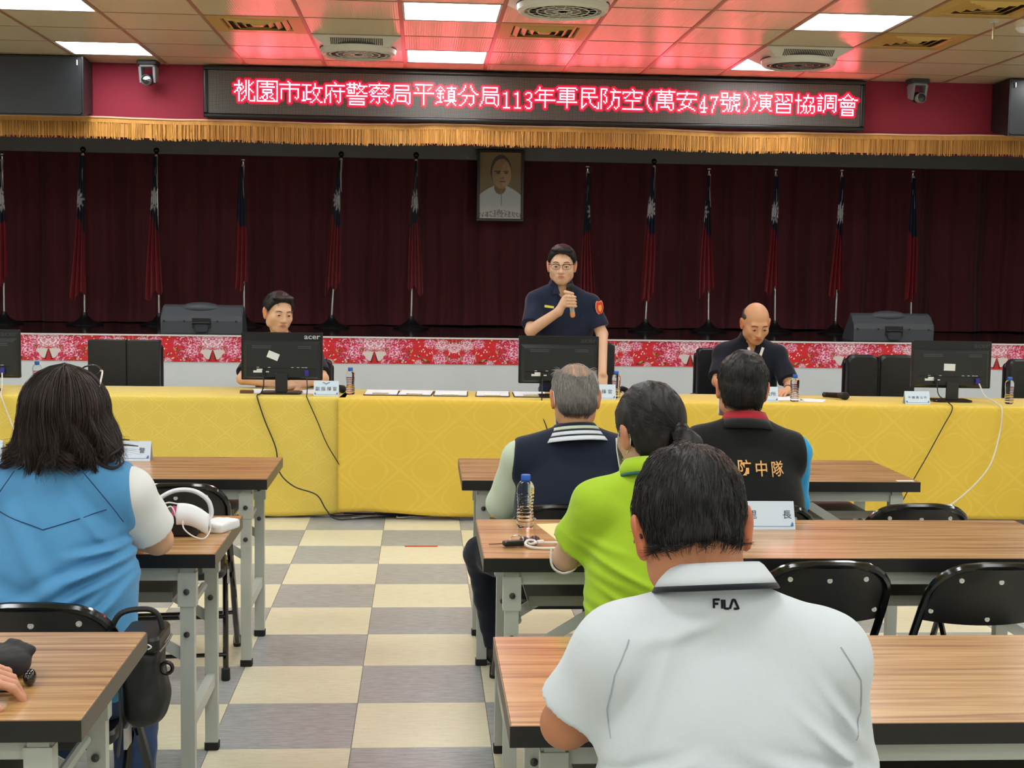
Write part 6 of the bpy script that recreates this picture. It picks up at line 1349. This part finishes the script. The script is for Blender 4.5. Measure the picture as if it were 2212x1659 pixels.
# ---------------------------------------------------------------- woman in blue vest, long wavy hair
J = dict(shL=(-1.125, 3.61, .958), shR=(-.772, 3.61, .965), neck=(-.938, 3.59, 1.02), hip=(-.935, 3.48, .46), elL=(-1.18, 3.70, .82), wrL=(-1.06, 3.95, .775), elR=(-.712, 3.71, .822), wrR=(-.83, 3.95, .775),
         knL=(-1.04, 3.90, .45), anL=(-1.04, 3.84, .09), knR=(-.80, 3.88, .45), anR=(-.785, 3.72, .09))
S = dict(cw=.168, cd=.12, ww=.175, wd=.135, hw=.185, hd=.14, sr=.056, ar=.050, nk=.9, tr=.046)
Rh = Rm(-6, 14, 0); hc = (-.935, 3.655, 1.165); hs = 1.02
hl = hand_ops((-1.06, 3.95, .775), (.6, .7, -.02), (0, 0, 1), (0, 1, 0), .95); hr = hand_ops((-.83, 3.95, .775), (-.6, .7, -.02), (0, 0, 1), (0, 1, 0), .95)
t, og, W, E, T, fr, R = build_person('woman in a sky blue vest with long wavy dark hair, left of the aisle', J, S, (214, 166, 134), (hc, Rh, hs), dict(trousers=M_JEANS), .0065, False, [(hl, [(-.94, 4.1, .74)]), (hr, [(-.94, 4.1, .74)])])
M_WSH = fabric('white_shirt', (226, 228, 226)); M_BLUEV = fabric('blue_vest', (84, 148, 196), bump=(8, .3, (1, 1, 1)))
top_garment('shirt', t, og, J, S, .004, M_WSH, (.80, .80), 5, .003, .066, .0065, .04, fsc=16, flare=1.05)
def bcrease(P, V):
    x, z = P[:, 0], P[:, 2]; w = 0*x
    for (x0, z0, ang, L, wd, am) in ((-.80, .80, .30, .10, .012, .012), (-.82, .75, .45, .11, .012, .011), (-.80, .84, .1, .06, .010, .010), (-.84, .70, .62, .12, .013, .010), (-.78, .71, .8, .09, .012, .009), (-.93, .74, .5, .10, .016, .006), (-.98, .84, -1.0, .14, .02, .005), (-.83, .90, -.9, .08, .012, .006), (-1.02, .72, -.3, .10, .02, .006), (-.90, .66, .35, .12, .014, .008)):
        c_, s_ = math.cos(ang), math.sin(ang); a = (x-x0)*c_+(z-z0)*s_; b = -(x-x0)*s_+(z-z0)*c_; w = w+am*np.exp(-(b/wd)**2-(a/L)**2)-am*.6*np.exp(-((b-1.9*wd)/wd)**2-(a/L)**2)
    return V-1.6*w*(P[:, 1] < 3.62)
sh = top_garment('vest', t, og, J, S, .022, M_BLUEV, (None, None), 9, .0022, .06, .006, .12, vest=.022, fsc=12, extra=[('d', bcrease, 0)])
M_SEAMB = fabric('seam_dark_blue', (34, 66, 104))
for pl in ([(-1.095, .945), (-.945, .900), (-.785, .945)], [(-.865, 1.045), (-.785, .945), (-.755, .905)], [(-1.03, 1.04), (-1.095, .945), (-1.125, .90)]):
    pp = []
    for i in range(len(pl)-1):
        for q in range(10): x, z = lerp(pl[i], pl[i+1], q/10); pp.append((x, on_back(x, z)-.001, z))
    MB().tube(pp, .0013, 5).build('vest_seam', M_SEAMB, t, True, og)
collar(t, og, (-.938, 3.595, 1.03), Rm(0, 12, 0), .062, .066, [(0, .045), (.012, .02), (.02, .0)], M_BLUEV, .4)
# hair: volume, locks and strands
ops = [('u', E((0, -.02, .026), (.087, .102, .092)), 0), ('u', E((0, -.055, -.05), (.096, .062, .085)), .04), ('u', ell(np.array(hc)+np.array((0, -.075, -.09)), (.108, .048, .050)), .04), ('i', half(W(0, .055, .05), Rh@np.array((0, .88, -.47))), .015), ('d', lambda P, V: V-.0045*vnoise(P*np.array((1, 1, .35)), 75, 3)-.002*vnoise(P*np.array((1, 1, .3)), 160, 5), 0)]
lo, hi = bounds([np.array(hc)-.19, np.array(hc)+.16], .02); v, f = nets(ops, lo, hi, .0055)
ho = mesh_obj('hair', v, f, mat('hair_dark_brown', (30, 23, 21), .45, spec=.5, bump=(120, .5, (1, 1, .2)), bump_dist=.004), t, True, og)
Rr = np.random.RandomState(21)
def long_hair(n, r, wav, m=18, spread=1.0):
    th = Rr.uniform(-2.25, 2.25, n); th = th*np.where(Rr.rand(n) < .7, .8, 1); end = Rr.uniform(-.150, -.105, n)+.018*np.abs(th)/2; path = np.zeros((n, m, 3)); p0 = 2.6*np.sin(2.3*th+1)+1.9*np.sin(5.3*th+.4)+1.2*np.sin(11*th)+Rr.normal(0, .35, n); fr_ = 1.0+.18*np.sin(3.7*th); out = 1.1*np.sin(6.1*th+.7)+Rr.normal(0, .25, n)
    for j in range(m):
        k = j/(m-1); z = .128*(1-k)**.8+end*k**1.15 if False else (.130-(.130-end)*k**1.25)
        el2 = np.clip((z-.02)/.108, -1, 1); rho = np.where(z > .02, np.sqrt(np.maximum(0, 1-el2**2)), 1.0)
        drop = np.clip((.02-z)/.16, 0, 1); wx = (.097+.034*drop)*spread+.006*(1-drop); wy = (.113+.004*drop)*spread+.010
        wv = wav*drop*np.sin(fr_*k*13+p0); curl = .034*np.clip((k-.74)/.26, 0, 1)**2*np.where(Rr.rand(n) < 2, out, 0)
        x = (wx+wv*.5+curl+.012*drop*out*.4)*np.sin(th)*rho+wv*.7; y = -(wy+wv*.35+curl*.6)*np.cos(th)*rho-.02; path[:, j] = np.array(hc)+np.stack([x, y, z+0*x+(.018*np.clip((k-.86)/.14, 0, 1)**2*np.sign(out))], 1)
    return path
pth = long_hair(260, 0, .032, 18, 1.05); L_ = np.linspace(1, .35, 18); b = MB()
for i in range(len(pth)): b.tube([tuple(q) for q in pth[i]], [max(.0012, (.0062 if j < 15 else .0062*(18-j)/4)*(.55+.45*min(1, j/4))) for j in range(18)], 5, flat=.55)
lk = b.build('hair_locks', MATS['hair_dark_brown'], ho, True, og); lk['kind'] = 'stuff'
pth = long_hair(4200, 0, .034, 16, 1.07)+Rr.normal(0, .0035, (4200, 1, 3)); vv, ff = strands_mesh(pth, .00065*np.ones(len(pth)), None); cl = np.array([lin(q) for q in ((26, 20, 19), (48, 34, 30), (84, 60, 52), (104, 96, 90))])[Rr.choice(4, len(pth), p=(.44, .33, .16, .07))]
o2 = mesh_obj('hair_strands', vv, ff, M_HAIRS, ho, False, og, cols=np.repeat(cl, 48, 0)); o2['kind'] = 'stuff'
# curled ends and glasses pushed up on the head
b = MB()
for (x, z, dx, dz) in ((-.122, -.118, -.05, .01), (-.105, -.128, -.045, -.022), (.115, -.095, .050, .022), (.105, -.11, .062, -.006), (-.03, -.135, -.02, -.02), (.03, -.132, .03, -.022), (-.075, -.13, -.02, -.035), (.07, -.12, .045, -.02)):
    p0 = np.array(hc)+np.array((x, -.10, z)); b.tube(spline([p0+np.array((-dx*.8, .0, .05)), p0, p0+np.array((dx*.6, -.006, dz*.9-.008)), p0+np.array((dx, -.002, dz+.006)), p0+np.array((dx*.95, .006, dz+.020))], 5), [max(.0015, .008*(1-i/21)) for i in range(21)], 6, flat=.7)
ce = b.build('hair_curls', MATS['hair_dark_brown'], ho, True, og); ce['kind'] = 'stuff'
gl = [W(-.058, .045, .120), W(.0, .062, .122), W(.058, .045, .120)]
M_GLF = mat('glasses_frame', (40, 34, 34), .25); M_GLT = mat('glasses_temple_white', (210, 196, 190), .3)
for q in (-1, 1):
    ring = [W(q*.033+.029*math.cos(a), .060+.012*math.sin(a)-.006*abs(q*.033+.029*math.cos(a))/.06, .128+.017*math.sin(a)) for a in np.linspace(0, 2*PI, 17)[:-1]]
    MB().tube([tuple(p) for p in ring], .0024, 6, closed=True).build('glasses_rim', M_GLF, t, True, og)
    MB().tube(spline([W(q*.062, .052, .128), W(q*.078, .02, .120), W(q*.092, -.03, .085), W(q*.096, -.055, .055)], 5), .0026, 6).build('glasses_temple', M_GLT if q > 0 else M_GLF, t, True, og)
MB().tube([W(-.006, .062, .130), W(.006, .062, .130)], .0022, 6).build('glasses_bridge', M_GLF, t, True, og)

# ---------------------------------------------------------------- person at the left edge: only the hand shows
J = dict(shL=(-1.50, 2.12, .96), shR=(-1.13, 2.12, .96), neck=(-1.31, 2.11, 1.03), hip=(-1.30, 2.04, .46), elL=(-1.53, 2.26, .80), wrL=(-1.36, 2.50, .775), elR=(-1.05, 2.36, .795), wrR=(-.888, 2.560, .792),
         knL=(-1.42, 2.46, .45), anL=(-1.42, 2.44, .09), knR=(-1.18, 2.46, .45), anR=(-1.18, 2.44, .09))
S = dict(cw=.18, cd=.12, ww=.18, wd=.135, hw=.17, hd=.13, sr=.058, ar=.047)
Rh = Rm(-5, 16, 0); hc = (-1.31, 2.17, 1.165)
hl = hand_ops((-1.36, 2.50, .775), (.5, .8, -.02), (0, 0, 1), (0, 1, 0))
hr = hand_ops((-.888, 2.560, .792), (.96, .24, .04), (-.05, -.25, .95), (-.35, -1, .1), .98, (.55, .66, .72, .78), 1.0, .25)
t, og, W, E, T, fr, R = build_person('person at the left edge resting one hand on the bottom left table', J, S, (206, 150, 122), (hc, Rh, 1.0), dict(trousers=M_DARKT), .0045, False, [(hl, [(-1.25, 2.7, .74)]), (hr, [(-.68, 2.68, .72)])])
top_garment('shirt', t, og, J, S, .010, fabric('charcoal_shirt', (60, 62, 66)), (.8, .8), 5, .003, .06, .008, .06)
hair_short(t, og, hc, Rh, 1.0, .007, ('black', (17, 15, 16)), 15, .011, (.062, .065), (-.05, -.078), None, 600, .03, True, .3)
# ---------------------------------------------------------------- people behind the head table
M_UNI = fabric('navy_uniform', (28, 36, 58)); M_TEE = fabric('navy_tee', (26, 31, 44)); M_POLO = fabric('dark_polo', (22, 26, 38)); M_EYEW = mat('eye', (226, 224, 220), .15, vcol=True)
def eyes(parent, og, W, R, c, s, look=0.0):
    for q in (-1, 1):
        ct = W(q*.032, .0762, -.0035); b = MB().sphere((0, 0, 0), .0128*s, 16, 10); V = np.array(b.v); L = V@np.eye(3)/(.0128*s)
        dirs = np.stack([np.full(len(V), math.sin(look)), np.full(len(V), math.cos(look)), np.full(len(V), -.05)], 1); dt = (L*dirs).sum(1)
        cl = np.empty((len(V), 3)); cl[:] = lin((214, 208, 202)); cl[dt > .72] = lin((34, 24, 20))
        mesh_obj('eye', ct+V@R.T, b.f, M_EYEW, parent, True, og, cols=cl)
def stand_J(): pass
# the standing speaker
J = dict(shL=(.782, 9.42, 1.335), shR=(1.155, 9.42, 1.318), neck=(.955, 9.43, 1.435), hip=(.985, 9.50, .90), elL=(.738, 9.27, 1.140), wrL=(.912, 9.155, 1.272), elR=(1.238, 9.36, 1.115), wrR=(1.205, 9.06, .86),
         knL=(.88, 9.47, .48), anL=(.87, 9.50, .09), knR=(1.09, 9.47, .48), anR=(1.10, 9.50, .09), toe=(0, -1, 0))
S = dict(cw=.190, cd=.125, ww=.185, wd=.135, hw=.165, hd=.12, sr=.054, ar=.050, nk=1.05, cy=0)
Rh = Rm(172, 6, 0); hc = (.952, 9.375, 1.588); hs = 1.10
mt, mb = np.array((.982, 9.118, 1.462)), np.array((1.010, 9.150, 1.236)); ax_ = (mb-mt)/np.linalg.norm(mb-mt)
def grip():                                            # fist round the microphone
    o = []; cen = mt+ax_*.115; rt = np.array((1.0, 0, 0)); fw_ = np.array((0, -1.0, 0))
    o.append(('u', rc(np.array(J['wrL']), cen+np.array((-.040, .012, .002)), .027, .030), .015))
    o.append(('u', bx(cen+np.array((-.030, .006, 0)), (.020, .030, .040), .014), .015))
    for i in range(4):
        z = cen+ax_*(-.028+.021*i); a = z+np.array((-.036, -.010, 0)); b_ = z+np.array((-.018, -.030, 0)); c_ = z+np.array((.012, -.029, -.002)); d_ = z+np.array((.027, -.012, -.003))
        o += [('u', rc(a, b_, .0115, .0108), .005), ('u', rc(b_, c_, .0108, .010), .004), ('u', rc(c_, d_, .010, .009), .004)]
    z = cen+ax_*(-.048); o += [('u', rc(z+np.array((-.036, .0, .010)), z+np.array((-.016, -.020, .006)), .0135, .012), .008), ('u', rc(z+np.array((-.016, -.020, .006)), z+np.array((.012, -.024, .0)), .012, .010), .006)]
    return o
hr = hand_ops((1.205, 9.06, .86), (-.1, -.45, -.8), (.2, -.9, .5), (-1, 0, 0), 1.0, (.25, .25, .3, .3))
t, og, W, E, T, fr, R = build_person('man in a navy police uniform and glasses standing and speaking into a microphone', J, S, (222, 178, 146), (hc, Rh, hs), dict(trousers=M_UNI), .0045, True, [(grip(), [mt, mb]), (hr, [(1.18, 8.95, .70)])])
top_garment('uniform_shirt', t, og, J, S, .012, M_UNI, (.82, .78), 3, .004, .066, .006, .08, flare=1.12, fsc=17, extra=[('s', ell((.955, 9.335, 1.425), (.036, .060, .075)), .008)])
eyes(t, og, W, R, hc, hs); face_details(t, og, hc, R, hs, .002)
# collar points, badge, patch, pockets
for q in (-1, 1): 
    n0 = np.array(J['neck'])+np.array((0, 0, .01)); pts = [n0+np.array((q*.062, .015, .050)), n0+np.array((q*.070, -.060, .028)), n0+np.array((q*.062, -.118, -.055)), n0+np.array((q*.016, -.112, -.055)), n0+np.array((q*.038, -.068, .020))]
    b = MB(); P = [tuple(p) for p in pts]; P2 = [tuple(np.array(p)+np.array((0, -.006, 0))) for p in pts]; b.add(P+P2, [(0, 1, 2, 3, 4), (9, 8, 7, 6, 5)]+[(i, (i+1) % 5, 5+(i+1) % 5, 5+i) for i in range(5)]).build('collar_flap', M_UNI, t, False, og)
collar(t, og, np.array(J['neck'])+np.array((0, .0, .012)), Rm(180, 4, 0), .068, .072, [(0, .048), (.010, .025), (.02, .0)], M_UNI, .9)
M_BADGE = mat('yellow_badge', (222, 226, 96), .45); MB().box(-.032, .032, -.003, .003, -.008, .008, rot=Matrix.Rotation(.12, 3, 'Y'), c=(.862, 9.283, 1.302)).build('name_badge', M_BADGE, t, False, og)
def shield(c, w, h, m, dy, nm):
    pts = [(-.8, .75), (-.55, 1), (0, .88), (.55, 1), (.8, .75), (.92, .1), (.75, -.5), (.35, -.85), (0, -1), (-.35, -.85), (-.75, -.5), (-.92, .1)]
    M = Matrix.Translation(c) @ Matrix.Rotation(.5, 4, 'Z') @ Matrix.Rotation(PI/2, 4, 'X') @ Matrix.Rotation(.10, 4, 'Z')
    MB().prism([(x*w, y*h) for x, y in pts], .004, M=M @ Matrix.Translation((0, 0, dy))).build(nm, m, t, False, og)
pc = (1.212, 9.338, 1.296); shield(pc, .036, .050, mat('patch_pale', (240, 150, 130), .6), .0, 'shoulder_patch'); shield(pc, .030, .043, mat('patch_red', (214, 62, 30), .6), .003, 'patch_field'); shield((pc[0], pc[1], pc[2]-.002), .016, .024, mat('patch_gold', (246, 166, 70), .6), .006, 'patch_emblem')
MB().tube([(1.005, 9.294, 1.268), (1.062, 9.296, 1.243), (1.115, 9.305, 1.262)], .0022, 5).build('pocket_flap_edge', mat('seam_navy', (14, 18, 32), .8), t, True, og)
ho, W, E = hair_short(t, og, hc, Rh, hs, .005, ('black', (17, 15, 16)), 33, .012, (.064, .074), (-.05, -.070), None, 1500, .034, True, .25, crown=(-.04, .03, .13), cols_hair=scalp)
v, f = nets([('u', E((.0, .052, .098), (.066, .040, .022)), 0), ('u', E((-.028, .066, .096), (.046, .026, .020)), .02), ('d', lambda P, V: V-.003*vnoise(P*np.array((.5, 1, 1)), 110, 3), 0)], np.array(hc)-.17, np.array(hc)+.19, .006); mesh_obj('fringe_hair', v, f, MATS['hair_black'], ho, True, og)
M_GLS = mat('glasses_dark', (28, 24, 24), .25)
for q in (-1, 1):
    MB().tube([tuple(W(q*.034+.028*math.cos(a)*(1 if abs(math.cos(a)) < .8 else 1), .104-.02*abs(q*.034+.028*math.cos(a))/.06, -.004+.0165*math.sin(a))) for a in np.linspace(0, 2*PI, 17)[:-1]], .0014, 5, closed=True).build('glasses_rim', M_GLS, t, True, og)
    MB().tube([tuple(W(q*(.008), .104, .010)), tuple(W(q*.034, .099, .0145)), tuple(W(q*.062, .086, .010))], .0022, 5).build('glasses_brow', M_GLS, t, True, og)
    MB().tube([tuple(W(q*.062, .085, .010)), tuple(W(q*.081, .04, .008)), tuple(W(q*.085, -.01, .004))], .002, 5).build('glasses_temple', M_GLS, t, True, og)
MB().tube([tuple(W(-.008, .105, .006)), tuple(W(0, .107, .008)), tuple(W(.008, .105, .006))], .0014, 5).build('glasses_bridge', M_GLS, t, True, og)
# microphone in his hand (a thing of its own)
def mic_at(a, b_, lab, tail, parent_loc):
    a = np.array(a); b_ = np.array(b_); tt = thing('microphone', lab, 'microphone', tuple(map(float, parent_loc)), 0, 'hand-held microphones'); d = (b_-a)/np.linalg.norm(b_-a); q = Vector((0, 0, 1)).rotation_difference(Vector(d)).to_matrix(); L = np.linalg.norm(b_-a); o_ = a-np.array(parent_loc)
    MB().lathe([(.001, 0), (.015, .003), (.024, .014), (.0255, .026), (.022, .042), (.020, .046)], tuple(o_), 18, M=q).build('grille', mat('mic_grille', (20, 21, 22), .45, .3, bump=(900, .5, (1, 1, 1))), tt, True)
    MB().lathe([(.0235, .036), (.0245, .042), (.0205, .052), (.019, .075)], tuple(o_), 18, M=q).build('collar', mat('mic_collar', (16, 16, 17), .3), tt, True)
    MB().lathe([(.0185, .072), (.0165, L*.85)], tuple(o_), 18, M=q).build('handle', mat(tail[0], tail[1], .25, .6), tt, True)
    MB().lathe([(.0168, L*.84), (.0176, L*.86), (.0176, L*.96), (.010, L), (.001, L)], tuple(o_), 18, M=q).build('tail_cap', mat(tail[2], tail[3], .35), tt, True); return tt
mic_at(mt, mb, 'silver and orange microphone held by the standing man', ('mic_silver', (196, 200, 204), 'mic_orange', (232, 156, 96)), mb)

for (a, b_, lab) in mic_specs: mic_at(a, b_, lab, ('mic_black', (26, 25, 24), 'mic_black_tail', (20, 20, 20)), (b_[0], b_[1], HT+.001))

# seated man with dark hair, looking to the right
J = dict(shL=(-1.118, 9.27, .945), shR=(-.735, 9.27, .945), neck=(-.940, 9.28, 1.06), hip=(-.92, 9.42, .46), elL=(-1.185, 9.10, .805), wrL=(-.93, 8.93, .790), elR=(-.655, 9.10, .812), wrR=(-.80, 8.90, .790),
         knL=(-1.03, 8.98, .46), anL=(-1.03, 9.0, .09), knR=(-.81, 8.98, .46), anR=(-.81, 9.0, .09), toe=(0, -1, 0))
S = dict(cw=.185, cd=.12, ww=.18, wd=.13, hw=.165, hd=.125, sr=.058, ar=.046, nk=1.0)
Rh = Rm(207, 10, -3); hc = (-.955, 9.195, 1.245); hs = 1.09
hl = hand_ops((-.93, 8.93, .790), (.95, -.28, -.05), (0, -.25, .97), (0, -1, .2), 1.0, (.3, .35, .4, .45)); hr = hand_ops((-.80, 8.90, .795), (-.8, -.5, -.1), (.1, -.5, .85), (0, -1, .2), 1.0, (.45, .5, .55, .6))
t, og, W, E, T, fr, R = build_person('man with dark side-parted hair in a navy tee seated behind the logo monitor', J, S, (222, 176, 142), (hc, Rh, hs), dict(trousers=M_UNI), .0045, True, [(hl, [(-.75, 8.85, .74)]), (hr, [(-.98, 8.75, .74)])])
top_garment('tee_shirt', t, og, J, S, .010, M_TEE, (.82, .82), 3, .004, .062, .0065, .06, flare=1.1)
eyes(t, og, W, R, hc, hs, .2); face_details(t, og, hc, R, hs, -.001)
ho, W, E = hair_short(t, og, hc, Rh, hs, .005, ('black', (17, 15, 16)), 34, .012, (.060, .070), (-.05, -.072), None, 1500, .034, True, .25, cols_hair=scalp)
v, f = nets([('u', E((.026, .048, .094), (.046, .036, .018)), 0), ('u', E((-.036, .036, .092), (.036, .036, .020)), .02), ('d', lambda P, V: V-.003*vnoise(P, 110, 5), 0)], np.array(hc)-.17, np.array(hc)+.19, .006); mesh_obj('fringe_hair', v, f, MATS['hair_black'], ho, True, og)
collar(t, og, np.array(J['neck'])+np.array((0, .0, .0)), Rm(180, 4, 0), .064, .066, [(0, .022), (.008, .010), (.014, -.004)], M_TEE, .02)

# bald seated man looking down
J = dict(shL=(2.055, 9.20, .995), shR=(2.425, 9.20, .985), neck=(2.238, 9.21, 1.085), hip=(2.24, 9.36, .46), elL=(1.99, 9.06, .82), wrL=(2.12, 8.84, .790), elR=(2.485, 9.05, .80), wrR=(2.40, 8.80, .785),
         knL=(2.13, 8.94, .46), anL=(2.13, 8.96, .09), knR=(2.35, 8.94, .46), anR=(2.35, 8.96, .09), toe=(0, -1, 0))
S = dict(cw=.185, cd=.125, ww=.185, wd=.135, hw=.165, hd=.125, sr=.060, ar=.049, nk=1.0)
Rh = Rm(184, 26, 0); hc = (2.245, 9.085, 1.215); hs = 1.10
hl = hand_ops((2.12, 8.84, .790), (.3, -.9, -.05), (0, -.1, 1), (1, 0, 0), 1.0, (.4, .4, .45, .5)); hr = hand_ops((2.40, 8.80, .785), (-.6, -.75, -.05), (0, -.1, 1), (-1, 0, .2), 1.0, (.4, .45, .5, .55))
t, og, W, E, T, fr, R = build_person('bald man in a dark polo shirt seated and looking down at papers', J, S, (206, 154, 116), (hc, Rh, hs), dict(trousers=M_UNI), .0045, True, [(hl, [(2.2, 8.65, .74)]), (hr, [(2.25, 8.62, .74)])])
top_garment('polo_shirt', t, og, J, S, .012, M_POLO, (.84, .84), 3, .004, .066, .0065, .06, flare=1.08, extra=[('s', ell((2.238, 9.115, 1.07), (.030, .060, .060)), .008)])
eyes(t, og, W, R, hc, hs); face_details(t, og, hc, R, hs, .0)
hair_short(t, og, hc, Rh, hs, .005, ('side_grey', (70, 64, 60)), 40, .005, (-.006, .010), (-.05, -.07), ((0, .000, .105), (.086, .125, .092)), 700, .012, True, .1, tints=[(90, 84, 80), (50, 46, 44)])
collar(t, og, np.array(J['neck'])+np.array((0, .0, .012)), Rm(180, 6, 0), .066, .070, [(0, .045), (.010, .022), (.022, -.002)], M_POLO, .55)
for q, L_ in ((-1, .022), (1, .058)):
    c0 = np.array((2.243+q*.050, 9.062, 1.052)); MB().box(-.009, .009, -.002, .002, -L_, 0, rot=Matrix.Rotation(q*.30, 3, 'Y'), c=tuple(c0)).build('lanyard_strap', M_WHITEL, t, False, og)
MB().lathe([(.031, -.014), (.034, -.010), (.034, .010), (.031, .014)], tuple(lerp(J['elR'], J['wrR'], .88)), 18, M=Vector((0, 0, 1)).rotation_difference(Vector(np.array(J['wrR'])-np.array(J['elR']))).to_matrix()).build('wristwatch', M_BLACKP, t, True, og)
print('objects', len(bpy.data.objects))
